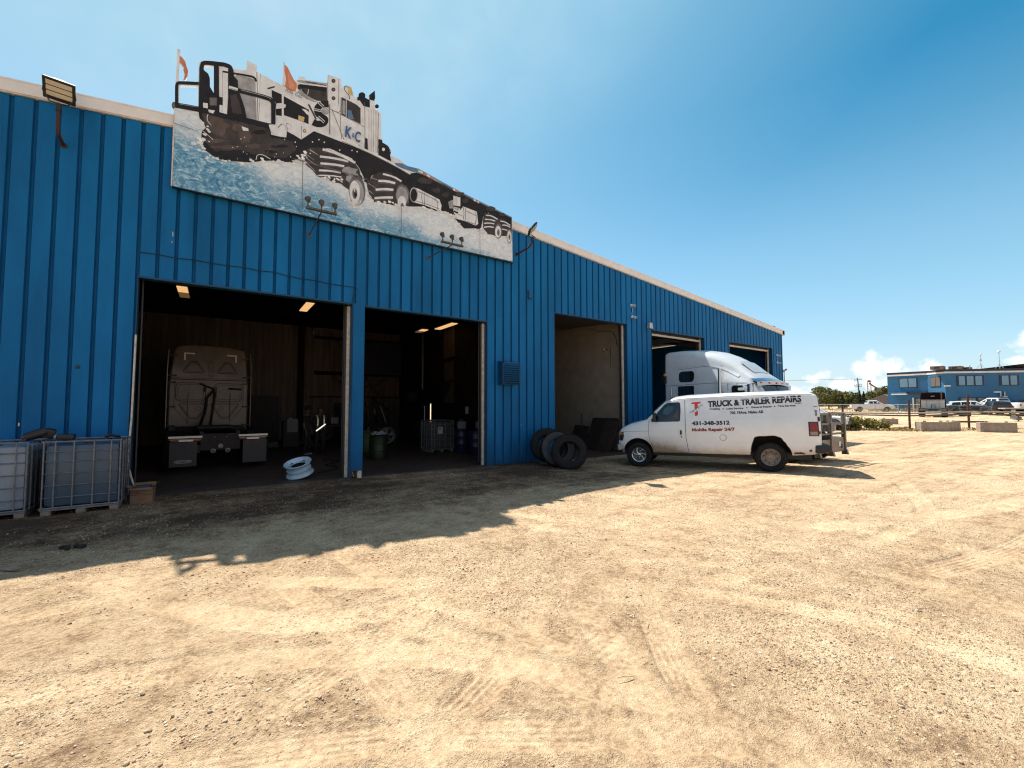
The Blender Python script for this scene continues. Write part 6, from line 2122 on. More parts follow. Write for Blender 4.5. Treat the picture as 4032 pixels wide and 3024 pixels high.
for s in (1, -1):
    m = MB()
    m.box((-4.20, s * .80, .96 - s * .0), (.03, .74, .055), tp)
    for k, cc in enumerate((mat('tape_red', (.22, .03, .02)), tp, tp, mat('tape_red', (.22, .03, .02)))):
        m.box((-4.205, s * (.55 + k * .16), .865), (.012, .155, .045), cc)
    m.box((-4.20, s * .80, .90), (.02, .70, .014), lt)
    h_ = m.build('mud_flap_bar', bt)
    m = MB()
    m.box((-4.20, s * .84, .50), (.015, .60, .66), mat('mud_flap_rubber', (.035, .030, .032), .6, 0, .1, 4))
    fo = m.build('mud_flap', bt)
    if s > 0:
        q = MB()
        v_, f_ = fit_text('FREIGHTLINER', .30, .038, .0, .2)
        q.add([(-4.211, .84 + .15 - a.x, .285 + a.y) for a in v_], f_, lt)
        back_line(q, [(.84 + .19 * math.cos(a) * (1 if abs(math.cos(a)) > 0 else 1), .304 + .040 * math.sin(a)) for a in np.linspace(0, 6.283, 25)], .010, lt, x=-4.212)
        q.build('emblem', fo, fix=False)
for y, z, rr_, c_, nm in ((0, .68, .065, 'pale', 'tail_light'), (.17, .55, .062, 'ring', 'tail_light'), (-.17, .55, .062, 'ring', 'tail_light'), (.14, .93, .022, 'red', 'marker_light'), (-.14, .93, .022, 'red', 'marker_light')):
    m = MB()
    cm_ = {'pale': mat('pale_lens', (.22, .20, .18), .3), 'ring': mat('ring_lens', (.13, .06, .05), .3), 'red': mat('small_red_lens', (.35, .05, .05), .3)}[c_]
    m.lathe([(rr_, .0), (rr_, -.03), (rr_ * .8, -.035)], lt if c_ == 'ring' else cm_, axis='X', c=(-4.17, y, z), n=20)
    m.lathe([(rr_ * .8, -.03), (0, -.032)], cm_ if c_ != 'ring' else mat('dark_lens', (.04, .02, .018), .3), axis='X', c=(-4.17, y, z), n=20)
    m.build(nm, bt)

# ------------------------------------------------------------------ things outside the shop wall
def ibc(x, y, z, label, liquid, stain, rot=0.0, grp='caged liquid totes along the wall'):
    t = thing('caged_tote', label, 'liquid tote', (x, y, z), rot, grp)
    steel = mat('galvanised_tube', (.20, .195, .20), .5, .5, .2, 12)
    m = MB()
    for k in (-.42, 0, .42):
        m.box((k, 0, .045), (.12, .96, .075), mat('pallet_wood', (.20, .17, .14), .8, 0, .3, 10), bevel=.008)
    for yy in (-.42, 0, .42):
        m.box((0, yy, .10), (.98, .13, .03), steel)
    m.build('pallet', t)
    m = MB()
    m.box((0, 0, .655), (.93, .91, 1.03), liquid, bevel=.07)
    m.cyl((0, 0, 1.16), (0, 0, 1.20), .08, black)
    if stain:
        m.box((-.05, -.4585, .58), (.20, .004, .62), mat('brown_stain', (.16, .12, .09), .7, 0, .5, 7, stretch=(3, 1, .8)))
        m.box((.12, -.458, .68), (.06, .004, .50), mat('brown_stain', (.16, .12, .09)))
    m.build('bottle', t)
    m = MB()
    h, w_, d = 1.225, .492, .485
    for zz in (.30, .50, .70, .90, 1.06):
        P = [(-w_ + .05, -d, zz), (w_ - .05, -d, zz), (w_, -d + .05, zz), (w_, d - .05, zz), (w_ - .05, d, zz), (-w_ + .05, d, zz), (-w_, d - .05, zz), (-w_, -d + .05, zz), (-w_ + .05, -d, zz)]
        m.tube(P, .009, steel, n=6)
    for zz, r_ in ((h, .014), (.125, .017)):
        P = [(-w_, -d, zz), (w_, -d, zz), (w_, d, zz), (-w_, d, zz), (-w_, -d, zz)]
        m.tube(P, r_, steel, n=6)
    for xx in (-.47, -.335, -.11, .14, .36, .485):
        m.tube([(xx, -d - .012, .12), (xx, -d - .012, h)], .0115, steel, n=6)
        m.tube([(xx, d + .012, .12), (xx, d + .012, h)], .0115, steel, n=6)
    for yy in (-.35, -.12, .12, .35):
        m.tube([(w_ + .012, yy, .12), (w_ + .012, yy, h)], .0115, steel, n=6)
        m.tube([(-w_ - .012, yy, .12), (-w_ - .012, yy, h)], .0115, steel, n=6)
    m.tube([(w_, -d, h), (0, 0, h - .005), (-w_, d, h)], .010, steel, n=6)
    m.build('cage', t)
    return t


ibc(-1.87, 10.82, .0, 'right caged tote full of blue grey liquid, nearest the first bay', mat('tote_blue', (.050, .085, .125), .35, 0, .12, 2.0), False)
ibc(-3.02, 10.86, .0, 'left caged tote of cloudy white plastic with brown stains, cut by the photo edge', mat('tote_white', (.23, .27, .33), .35, 0, .10, 2.5), True)

m = MB()
m.cyl((0, 0, 0), (.24, .06, .10), .065, black, r2=.085)
m.box((.27, .07, .06), (.14, .14, .16), black, rot=(.2, .3, .2), bevel=.03)
m.cyl((-.04, -.01, .0), (0, 0, .01), .035, mat('dull_red', (.12, .03, .03)))
m.build('air_canister', loc=(-2.62, 10.55, 1.30), label='black canister lying across the gap between the two totes', cat='canister')
m = MB()
m.box((0, 0, .05), (.22, .16, .10), black, bevel=.03)
m.cyl((-.12, 0, .06), (-.15, 0, .06), .045, mat('grey_cap', (.25, .27, .30)))
m.build('battery_box', loc=(-2.14, 10.62, 1.24), label='small black box with a grey cap on top of the right tote', cat='box')
m = MB()
m.tube([(0, 0, .02), (.08, .03, .05), (.15, -.02, .03), (.2, .02, .02)], .028, black, n=6)
m.build('rag', loc=(-1.68, 10.85, 1.24), label='crumpled dark rag on the right end of the tote top', cat='rag')

# cardboard carton
card = mat('cardboard', (.20, .115, .062), .85, 0, .12, 7, bump=.1)
t = thing('cardboard_box', 'open cardboard carton with red lettering on the ground at the left jamb', 'box', (-1.10, 10.76, 0.0), R(-4))
m = MB()
bx, by, bz, th = .165, .12, .30, .004
m.span((-bx, -by, .012), (bx, -by + th, bz), card)
m.span((-bx, by - th, .012), (bx, by, bz), card)
m.span((-bx, -by, .012), (-bx + th, by, bz), card)
m.span((bx - th, -by, .012), (bx, by, bz), card)
m.span((-bx, -by, .008), (bx, by, .016), card)
m.build('carton', t)
m = MB()
for P in ([(-bx, -by, bz), (bx, -by, bz), (bx - .02, -by - .05, bz - .035), (-bx - .02, -by - .07, bz - .02)][:4],
          [(bx, -by, bz), (bx, by, bz), (bx + .09, by, bz + .10), (bx + .09, -by + .02, bz + .11)],
          [(-bx, by, bz), (-bx, -by, bz), (-bx - .06, -by - .03, bz + .045), (-bx - .07, by, bz + .05)],
          [(-bx, by, bz), (bx, by, bz), (bx, by + .08, bz + .06), (-bx, by + .08, bz + .06)]):
    m.add(P, [(0, 1, 2, 3)], card)
m.build('flap', t)
m = MB()
ink = mat('carton_red_ink', (.11, .022, .018), .7, 0, .2, 30)
def ctext(s, x, z, w_, h_, b=0.0):
    v, f = fit_text(s, w_, h_, b)
    m.add([(x + q.x, -by - .002, z + q.y) for q in v], f, ink)
ctext('Delo', -.145, .195, .125, .05, .03)
ctext('LLC', .0, .197, .075, .018, .01)
m.box((0, -by - .001, .172), (.30, .002, .012), ink)
ctext('400', .005, .08, .05, .02)
m.add([(.0 + .03 * math.cos(a), -by - .002, .10 + .03 * math.sin(a)) for a in np.linspace(0, 6.283, 17)] + [(.0 + .025 * math.cos(a), -by - .002, .10 + .025 * math.sin(a)) for a in np.linspace(0, 6.283, 17)], [(i, i + 1, i + 18, i + 17) for i in range(16)], ink)
m.build('lettering', t, fix=False)
m = MB()
m.box((.0, .02, .29), (.24, .15, .05), mat('blue_plastic', (.015, .03, .09), .5, 0, .2, 9), bevel=.02)
m.build('blue_bag', loc=(-1.10, 10.76, .01), label='dark blue bundle inside the open carton', cat='bag')

# wheel rim lying in the first bay
t = thing('truck_rim', 'pale blue truck wheel rim lying tilted on the doorstep of the first bay', 'wheel rim', (1.74, 12.0, .285))
t.rotation_euler = (R(8), R(-18), R(18))
rb = mat('pale_blue_rim', (.40, .55, .66), .45, .1, .14, 6, bump=.1)
m = MB()
m.lathe([(.315, .150), (.322, .140), (.316, .125), (.285, .105), (.262, .075), (.255, .03), (.262, -.01), (.285, -.02), (.262, -.04), (.255, -.10), (.285, -.125), (.316, -.145), (.320, -.160), (.312, -.165), (.275, -.12), (.245, -.08), (.245, .03), (.25, .08), (.275, .115), (.315, .150)], rb, n=48)
m.build('barrel', t)
m = MB()
m.lathe([(.262, .045), (.235, .055), (.20, .075), (.180, .080), (.165, .080), (.160, .065), (.18, .065), (.24, .04)], rb, n=48)
m.build('disc', t)
m = MB()
m.cyl((0, 0, .02), (0, 0, .03), .24, black, n=30)
for k in range(5):
    a = k * 2 * math.pi / 5 + .5
    m.cyl((math.cos(a) * .228, math.sin(a) * .228, .050), (math.cos(a) * .222, math.sin(a) * .222, .070), .032, black, n=14)
for k in range(10):
    a = k * math.pi / 5
    m.cyl((math.cos(a) * .16, math.sin(a) * .175, .07), (math.cos(a) * .175, math.sin(a) * .175, .085), .010, black, n=8)
m.build('hand_hole', t)

# tyres heaped against the wall
def loose_tyre(loc, axis, label, R0=.52, w_=.26, side=None):
    t = thing('truck_tyre', label, 'tyre', loc, 0, 'truck tyres heaped against the wall')
    t.rotation_euler = Vector(axis).to_track_quat('Y', 'Z').to_euler()
    m = MB()
    side = side or rubber
    prof = [(.29, -w_ * .30), (.30, -w_ * .44), (.37, -w_ * .52), (.46, -w_ * .50), (.505, -w_ * .42), (R0, -w_ * .30), (R0, w_ * .30), (.505, w_ * .42), (.46, w_ * .50), (.37, w_ * .52), (.30, w_ * .44), (.29, w_ * .30), (.36, w_ * .30), (.48, w_ * .25), (.49, 0), (.48, -w_ * .25), (.36, -w_ * .30), (.29, -w_ * .30)]
    mats_ = [side if i in (1, 2, 3, 7, 8, 9) else rubber for i in range(len(prof) - 1)]
    m.lathe(prof, rubber, axis='Y', n=56, mats=mats_)
    m.build('casing', t)
    m = MB()
    for k in range(48):
        a = k * math.pi / 24
        for s_ in (-1, 1):
            m.box((math.cos(a + s_ * .03) * (R0 + .004), s_ * w_ * .28, math.sin(a + s_ * .03) * (R0 + .004)), (.022, w_ * .34, .045), rubber, rot=(0, -a, 0))
        m.box((math.cos(a) * (R0 + .003), 0, math.sin(a) * (R0 + .003)), (.018, w_ * .16, .055), rubber, rot=(0, -a, 0))
    m.build('tread', t)
loose_tyre((8.72, 9.76, .445), (-.60, -.74, .30), 'front tyre of the heap, leaning nearest the third bay opening')
loose_tyre((8.64, 10.20, .50), (-.42, -.86, .22), 'middle tyre of the heap with a dusty grey sidewall', side=mat('dusty_sidewall', (.036, .034, .036), .8, 0, .2, 5))
loose_tyre((8.70, 10.76, .58), (-.50, -.80, .36), 'rear tyre of the heap, resting against the blue wall')

# sheets and plates leaning on the block wall in the third bay
platem = mat('dark_rubber_mats', (.020, .013, .012), .85, 0, .3, 6)
def lean_plate(x, y0, y1, h, tilt, label, thick=.05, mt=platem):
    m = MB()
    n = 10
    top = [(y0 + (y1 - y0) * i / n, h + rnd.uniform(-.015, .015)) for i in range(n + 1)]
    P = [(y0, 0), *top, (y1, 0)]
    vs = []
    for dx in (0, thick):
        for y, z in P:
            vs.append((dx + z * tilt, y, z))
    k = len(P)
    m.add(vs, [tuple(range(k)), tuple(range(k, 2 * k))[::-1]] + [(i, (i + 1) % k, k + (i + 1) % k, k + i) for i in range(k)], mt)
    return m.build('leaning_sheet', loc=(x, 0, .01), label=label, cat='sheet', group='sheets leaning inside the third bay')
lean_plate(12.70, 11.9, 13.3, 1.30, .42, 'tallest dark sheet leaning on the block wall behind the van bonnet')
lean_plate(12.55, 11.75, 12.5, 1.18, .50, 'dark sheet with a pale top edge leaning in front of the tallest sheet', .04, mat('brown_sheet', (.035, .020, .016), .8, 0, .3, 6))
lean_plate(12.75, 13.45, 14.3, .95, .40, 'lowest dark sheet at the left end of the leaning row')
m = MB()
m.tube([(12.9, 13.6, .3), (13.35, 14.1, 1.45)], .028, mat('grey_pipe', (.12, .11, .10), .6, .3, .2), n=8)
m.build('pipe', label='grey pipe end sticking up between the leaning sheets', cat='pipe')
# barrel and pump by the left of the third bay
t = thing('grease_drum', 'dark drum with a pump in the left of the third bay', 'drum', (11.45, 14.2, 0.015))
m = MB()
m.lathe([(0, 0), (.29, 0), (.29, .30), (.30, .31), (.29, .32), (.29, .60), (.30, .61), (.29, .62), (.29, .88), (.27, .89), (0, .88)], platem, n=24)
m.build('drum_shell', t)
m = MB()
m.cyl((0, 0, .88), (0, 0, 1.5), .025, mat('grey_pipe', (.12, .11, .10)))
m.box((0, 0, 1.42), (.10, .10, .22), mat('grey_pipe', (.12, .11, .10)))
m.tube(chaik3([(0, 0, 1.5), (.1, 0, 1.8), (.14, -.05, 1.4), (.05, -.1, 1.1)]), .012, black)
m.build('pump', t)
# bracket lamp on the block wall
t = thing('work_lamp', 'small caged work lamp hanging high on the block wall of the third bay', 'lamp', (13.50, 12.62, 4.15))
m = MB()
m.tube([(0, 0, 0), (-.12, 0, .02), (-.14, .1, .0)], .012, black)
m.tube([(-.01, -.12, .08), (-.012, -.14, -.4), (-.012, -.12, -.75)], .008, black)
m.build('arm', t)
m = MB()
m.lathe([(0, 0), (.07, .02), (.09, .10)], mat('brass_shade', (.35, .26, .13), .4, .5, .2), c=(-.16, .1, -.04), n=16)
m.build('shade', t)
m = MB()
m.tube(chaik3([(13.50, 13.6, 5.2), (13.49, 13.2, 5.0), (13.49, 12.5, 4.95), (13.49, 12.2, 4.7), (13.49, 12.15, 4.3)]), .012, black)
m.build('cable', label='black cable drooping across the top of the block wall', cat='cable')

# ------------------------------------------------------------------ inside the second bay
ibc(7.35, 16.1, .015, 'caged tote with a paper notice standing inside the second bay', mat('tote_dim', (.07, .065, .062), .5, 0, .2, 3), False, grp='totes inside the second bay')
m = MB()
m.box((0, 0, 0), (.20, .01, .26), mat('paper', (.55, .54, .52), .8, 0, .1, 30))
for z in (.05, .0):
    m.box((-.02, -.006, z + .03), (.12, .004, .02), black)
m.build('notice', loc=(7.25, 15.60, .86), label='white notice sheet hung on the caged tote', cat='notice')
def drum(x, y, col, label, h=.89, r=.29, grp='drums inside the second bay', lidc=None):
    t = thing('oil_drum', label, 'drum', (x, y, .015), 0, grp)
    c_ = mat('drum_' + label.split()[0] + label.split()[1], col, .45, 0, .15, 5)
    m = MB()
    m.lathe([(0, 0), (r * .97, 0), (r, .02), (r, h * .33), (r * 1.03, h * .345), (r, h * .36), (r, h * .66), (r * 1.03, h * .675), (r, h * .69), (r, h * .97), (r * 1.02, h * .985), (r, h)], c_, n=28)
    m.build('shell', t)
    m = MB()
    m.lathe([(r, h), (r * .96, h - .01), (0, h - .01)], mat('drum_lid_' + str(lidc), lidc, .5) if lidc else c_, n=28)
    m.cyl((r * .5, 0, h - .01), (r * .5, 0, h + .02), .035, black)
    m.build('lid', t)
drum(8.05, 15.3, (.006, .009, .036), 'dark blue drum beside the caged tote')
drum(7.95, 13.95, (.007, .006, .038), 'deep blue drum nearest the right jamb of the second bay')
drum(8.75, 15.1, (.006, .008, .03), 'navy drum behind the other blue drums')
def jug(x, y, z, label, col=(.20, .21, .22), s=1.0):
    t = thing('plastic_jug', label, 'jug', (x, y, z), 0, 'plastic jugs in the second bay')
    pm = mat('jug_plastic_%d' % int(col[0] * 100), col, .4, 0, .15, 8)
    m = MB()
    m.box((0, 0, .15 * s), (.30 * s, .24 * s, .30 * s), pm, bevel=.05 * s)
    m.build('bottle', t)
    m = MB()
    m.cyl((.08 * s, 0, .29 * s), (.08 * s, 0, .36 * s), .03 * s, black)
    m.tube([(-.10 * s, 0, .29 * s), (-.06 * s, 0, .36 * s), (.02 * s, 0, .35 * s)], .016 * s, pm)
    m.build('handle', t)
jug(8.0, 15.25, .91, 'cloudy jug standing on the blue drum beside the tote')
jug(8.72, 15.1, .91, 'cloudy jug standing on the navy drum', s=.9)
drum(5.0, 17.6, (.030, .055, .010), 'green tub with pale lid behind the blue column', .80, .29, lidc=(.30, .30, .28))
drum(4.62, 14.9, (.010, .018, .007), 'green bin topped with rags at the left of the second bay', .78, .30)
m = MB()
for k in range(9):
    a = k * .9
    m.add([(math.cos(a) * .22 * (k % 3 + 1) / 3 + q[0] * .12, math.sin(a) * .2 * (k % 3 + 1) / 3 + q[1] * .12, q[2] * .07 + .04) for q in [(-1, -1, 0), (1, -1, .4), (1, 1, 0), (-1, 1, .6), (0, 0, 1.6)]], [(0, 1, 4), (1, 2, 4), (2, 3, 4), (3, 0, 4)], mat('shop_rags', (.24, .25, .27), .9, 0, .4, 14), True)
m.build('rag_pile', loc=(4.62, 14.9, .80), label='heap of pale shop rags on the green bin', cat='rags')
# shelving
t = thing('parts_shelf', 'cluttered steel shelf of bottles at the back of the second bay', 'shelf', (7.1, 24.6, 0.015))
st = mat('shelf_steel', (.10, .09, .085), .6, .3, .2, 8)
m = MB()
for x in (-1.5, -.5, .5, 1.5):
    for y in (-.2, .2):
        m.span((x - .02, y - .02, 0), (x + .02, y + .02, 1.95), st)
m.build('frame', t)
for z in (.35, .85, 1.3, 1.75):
    m = MB()
    m.span((-1.52, -.22, z), (1.52, .22, z + .03), st)
    m.build('shelf_board', t)
bc = [(.30, .27, .24), (.10, .10, .12), (.22, .05, .04), (.05, .06, .12), (.42, .40, .38), (.04, .035, .03)]
btl = []
for k in range(34):
    c_ = mat('bottle_%d' % (k % 6), bc[k % 6], .5, 0, .2, 10)
    h = rnd.uniform(.14, .34)
    if rnd.random() < .5:
        m = MB()
        m.lathe([(0, 0), (.06, 0), (.06, h * .7), (.025, h * .85), (.025, h), (0, h)], c_, n=10)
    else:
        m = MB()
        m.box((0, 0, h / 2), (.16, .16, h), c_, bevel=.01)
    z = (.395, .895, 1.345, 1.795)[k % 4]
    m.build('bottle' if k % 2 else 'parts_box', loc=(5.75 + (k // 4) * .32 + rnd.uniform(-.05, .05), 24.55 + rnd.uniform(-.05, .05), z), label='bottle or parts box on the back shelf, shelf %s' % ('bottom', 'second', 'third', 'top')[k % 4], cat='container', group='bottles and boxes on the back shelf, %s board' % ('bottom', 'second', 'third', 'top')[k % 4])
# round floor fan
t = thing('drum_fan', 'round white fronted drum fan on the floor of the second bay', 'fan', (6.0, 18.2, .015))
m = MB()
m.lathe([(.30, -.12), (.34, -.10), (.34, .10), (.30, .12)], mat('fan_white', (.22, .22, .22), .5, 0, .2, 9), c=(0, 0, .55), axis='Y', n=32)
m.build('shroud', t)
m = MB()
for k in range(5):
    a = k * 1.2566
    m.add([(math.cos(a + d) * r_, dy, .55 + math.sin(a + d) * r_) for d, r_, dy in ((-.1, .05, -.02), (.1, .28, -.05), (.6, .28, .03), (.6, .05, .02))], [(0, 1, 2, 3)], mat('fan_white', (.22, .22, .22)))
for r_ in (.08, .16, .24, .31):
    m.tube([(r_ * math.cos(a), -.13, .55 + r_ * math.sin(a)) for a in np.linspace(0, 6.283, 25)], .006, st, n=5)
m.build('blade', t)
m = MB()
m.tube([(-.36, 0, .55), (-.36, 0, .04), (-.36, .25, .02)], .02, black)
m.tube([(.36, 0, .55), (.36, 0, .04), (.36, .25, .02)], .02, black)
m.build('stand', t)
# dark shop machinery crowding the left of the second bay
t = thing('air_compressor', 'dark upright air compressor left of the drum fan', 'compressor', (5.45, 20.4, .015))
dk = mat('machine_dark', (.020, .015, .016), .6, .1, .3, 6)
m = MB()
m.lathe([(0, .25), (.30, .28), (.34, .40), (.34, 1.35), (.30, 1.48), (0, 1.52)], dk, n=24)
m.build('tank', t)
m = MB()
m.box((0, 0, 1.68), (.62, .40, .30), dk, bevel=.03)
m.cyl((-.22, -.22, 1.70), (-.22, -.27, 1.70), .19, black, n=20)
m.tube([(.2, 0, 1.6), (.42, 0, 1.4), (.36, 0, .9)], .02, mat('copper_dim', (.08, .04, .02), .4, .6), n=6)
m.build('motor', t)
for a in (0, 2.09, 4.19):
    m = MB()
    m.tube([(.25 * math.cos(a), .25 * math.sin(a), .35), (.34 * math.cos(a), .34 * math.sin(a), 0)], .03, dk, n=5)
    m.build('leg', t)
t = thing('engine_hoist', 'dark engine hoist with raised boom in the middle of the second bay', 'hoist', (6.6, 20.6, .015), R(20))
m = MB()
for s in (-1, 1):
    m.box((s * .35, .3, .10), (.09, 1.5, .09), dk)
m.box((0, -.4, .10), (.8, .10, .10), dk)
m.build('base', t)
m = MB()
m.box((0, -.4, .85), (.12, .12, 1.5), dk)
m.build('mast', t)
m = MB()
m.tube([(0, -.45, 1.58), (0, .85, 2.15)], .05, dk, n=6)
m.tube([(0, -.34, .8), (0, .25, 1.85)], .03, galv, n=6)
m.tube([(0, .85, 2.15), (0, .85, 1.6)], .012, dk, n=4)
m.build('boom', t)
t = thing('tyre_machine', 'dark tyre changing machine beside the partition of the second bay', 'machine', (8.3, 19.8, .015))
m = MB()
m.box((0, 0, .45), (.75, .85, .9), dk, bevel=.04)
m.lathe([(0, .90), (.26, .90), (.28, .96), (.26, 1.0), (0, 1.0)], dk, n=20)
m.build('base', t)
m = MB()
m.box((.25, .35, 1.15), (.12, .12, 1.3), dk)
m.box((.10, .10, 1.78), (.10, .62, .10), dk)
m.cyl((0, -.15, 1.1), (0, -.15, 1.8), .03, galv)
m.build('arm', t)
# hose reel on the column, hanging hose
t = thing('hose_reel', 'black hose reel hanging on the column at the back of the second bay', 'hose reel', (8.8, 22.8, 2.35))
m = MB()
for r_ in (.18, .22, .26, .30, .34):
    m.tube([(r_ * math.cos(a), .03 * math.sin(3 * a), r_ * math.sin(a)) for a in np.linspace(0, 6.283, 25)], .022, black, n=6)
m.build('hose', t)
m = MB()
m.cyl((0, -.1, 0), (0, .1, 0), .15, mat('reel_red', (.06, .012, .010)))
m.box((.2, .12, 0), (.5, .04, .5), black)
m.build('spool', t)
m = MB()
m.tube([(5.1, 25.0, 3.45), (5.8, 24.9, 3.0), (6.7, 24.9, 2.82), (7.6, 24.9, 3.05), (8.2, 25.0, 3.45)], .03, black, n=6)
m.build('hose', label='black hose looping across the tan back wall of the second bay', cat='hose')
m = MB()
m.box((0, 0, 0), (2.3, .5, 1.9), mat('heater_blue', (.012, .014, .045), .6, 0, .15, 4), bevel=.03)
for k in range(9):
    m.box((0, -.26, -.8 + k * .2), (2.1, .03, .04), black)
m.build('unit_heater', loc=(7.9, 25.2, 4.55), label='large dark blue heater box mounted high on the back wall', cat='heater')
m = MB()
m.tube([(9.0, 21.6, 5.8), (9.0, 21.6, 2.7)], .07, mat('flue_metal', (.12, .12, .14), .4, .5, .15), n=12)
m.build('flue_pipe', label='pale vertical flue pipe on the partition of the second bay', cat='pipe')
for i, (y, z, h, w_) in enumerate(((19.0, 4.9, 1.5, 1.2), (19.0, 3.5, .9, 1.0), (19.0, 2.45, 1.0, 1.0))):
    m = MB()
    m.box((0, 0, 0), (.03, w_, h), mat('plywood_dim', (.075, .052, .038), .8, 0, .2, 2))
    m.build('wall_board', loc=(9.27, y, z), label='%s brown board fixed on the dark partition of the second bay' % ('highest', 'middle', 'lowest')[i], cat='board', group='boards on the partition')
m = MB()
m.lathe([(.34, -.10), (.37, 0), (.34, .10)], black, axis='X', n=28)
for k in range(4):
    m.box((0, 0, 0), (.04, .66, .05), black, rot=(k * .785, 0, 0))
m.build('wall_fan', loc=(9.15, 19.2, 2.75), label='black round wall fan on the lowest brown board', cat='fan')
m = MB()
m.box((0, 0, 0), (.03, .24, .33), mat('paper', (.5, .48, .44)))
m.build('notice', loc=(9.28, 17.2, 1.62), label='small pale notice on the dark partition above the drums', cat='notice')
# inside the first bay, right of the truck
t = thing('tool_cabinet', 'dark tall cabinet against the tan wall right of the parked truck', 'cabinet', (1.95, 24.9, .015))
m = MB()
m.box((0, 0, 1.15), (1.3, .6, 2.3), mat('cabinet_dark', (.010, .007, .007), .6, 0, .2), bevel=.02)
m.build('carcass', t)
m = MB()
m.box((-.32, -.31, 1.15), (.6, .02, 2.2), mat('cabinet_dark', (.010, .007, .007)))
m.box((.32, -.31, 1.15), (.6, .02, 2.2), mat('cabinet_dark', (.010, .007, .007)))
m.build('door', t)
t = thing('service_cart', 'small grey fronted service machine standing behind the turbaned man', 'machine', (2.62, 20.5, .015))
m = MB()
m.box((0, 0, .62), (.62, .5, 1.1), mat('cabinet_dark', (.012, .009, .009)), bevel=.03)
m.box((.04, -.26, .98), (.40, .02, .55), mat('screen_grey', (.13, .14, .15), .5, 0, .1))
m.build('cabinet_body', t)
m = MB()
m.cyl((.0, 0, 1.17), (0, 0, 1.30), .06, mat('jug_plastic_34', (.34, .36, .38)))
m.box((.16, 0, 1.2), (.2, .1, .08), st)
m.build('fittings', t)
t = thing('pallet_jack', 'pallet jack with its loop handle upright beside the dark cabinet', 'pallet jack', (1.98, 20.6, .015))
m = MB()
m.tube([(0, 0, .2), (0, .02, 1.05)], .025, black)
m.tube([(0, .02, 1.05), (-.10, .02, 1.15), (-.11, .02, 1.30), (0, .02, 1.36), (.11, .02, 1.30), (.10, .02, 1.15), (0, .02, 1.05)], .018, black)
m.build('handle', t)
m = MB()
for s in (-1, 1):
    m.box((s * .2, .6, .08), (.15, 1.1, .05), black)
    m.cyl((s * .08 - .03, 0, .08), (s * .08 + .03, 0, .08), .08, black)
m.box((0, .02, .2), (.4, .2, .2), black)
m.build('fork', t)
m = MB()
for k in range(5):
    m.box((rnd.uniform(-.5, .5), rnd.uniform(-.2, .2), .1 + k * .13), (.9 - k * .12, .5, .13), mat('parts_dark', (.022, .017, .016), .8, 0, .3, 8), rot=(0, 0, rnd.uniform(-.3, .3)), bevel=.02)
m.build('parts_heap', loc=(3.4, 20.6, .02), label='low dark heap of parts behind the two men', cat='parts heap')
t = thing('workbench', 'cluttered bench behind the man in the hi vis vest', 'workbench', (4.75, 21.8, .015))
m = MB()
m.box((0, 0, .88), (1.9, .7, .07), mat('bench_top', (.06, .05, .045), .8, 0, .2, 5))
m.build('bench_top', t)
for x in (-.85, .85):
    for y in (-.28, .28):
        m = MB()
        m.box((x, y, .43), (.07, .07, .86), black)
        m.build('leg', t)
for i, (x, z, s_, c_) in enumerate(((-.6, .92, .9, (.20, .20, .20)), (-.15, .92, 1.2, (.12, .12, .13)), (.45, .92, 1.0, (.34, .36, .38)))):
    jug(4.75 + x, 21.6, z + .03, '%s container on the cluttered bench' % ('left', 'middle', 'right')[i], c_, s_)
m = MB()
m.tube(chaik3([(2.3, 12.6, .03), (3.2, 13.4, .03), (2.6, 14.2, .03), (3.6, 14.8, .03), (3.0, 15.6, .03)]), .014, black, n=6)
m.build('air_hose', label='black air hose snaking on the floor right of the pale rim', cat='hose')
m = MB()
m.tube(chaik3([(9.4, 11.0, .02), (8.9, 10.95, .02), (8.2, 11.15, .02), (7.3, 11.15, .02), (7.0, 11.25, .03)]), .014, black, n=6)
m.build('air_hose', label='black hose lying along the foot of the blue wall', cat='hose')
# timber scrap and debris at lower left
m = MB()
m.box((0, 0, .02), (.42, .05, .03), mat('old_timber', (.24, .19, .15), .9, 0, .3, 12), rot=(0, 0, 0), bevel=.004)
m.build('timber_scrap', loc=(-1.93, 7.28, .0), rotz=R(-38), label='short weathered stick of timber on the dirt at the left edge', cat='timber')
m = MB()
for k in range(6):
    m.box((rnd.uniform(-.14, .14), rnd.uniform(-.04, .04), .012), (.10, .05, .03), platem, rot=(rnd.uniform(-.3, .3), 0, rnd.uniform(0, 3)), bevel=.008)
m.build('rubber_scrap', loc=(-1.45, 7.9, .0), rotz=R(-20), label='dark scrap of torn rubber on the dirt beyond the timber stick', cat='scrap')
for i, (x, y, a, L) in enumerate(((3.02, 2.42, 30, .10), (2.32, 2.05, -25, .11), (3.3, 1.75, 80, .12))):
    m = MB()
    m.tube([(-L / 2, 0, .008), (0, .004, .012), (L / 2, 0, .006)], .0035, mat('dry_stalk', (.55, .45, .30), .9, 0, .1), n=5)
    m.build('dry_stalk', loc=(x, y, tz(x, y) + .0), rotz=R(a), label='thin straw coloured stalk on the gravel, %s of three' % ('farthest', 'middle', 'nearest')[i], cat='stalk', group='dry stalks on the gravel')

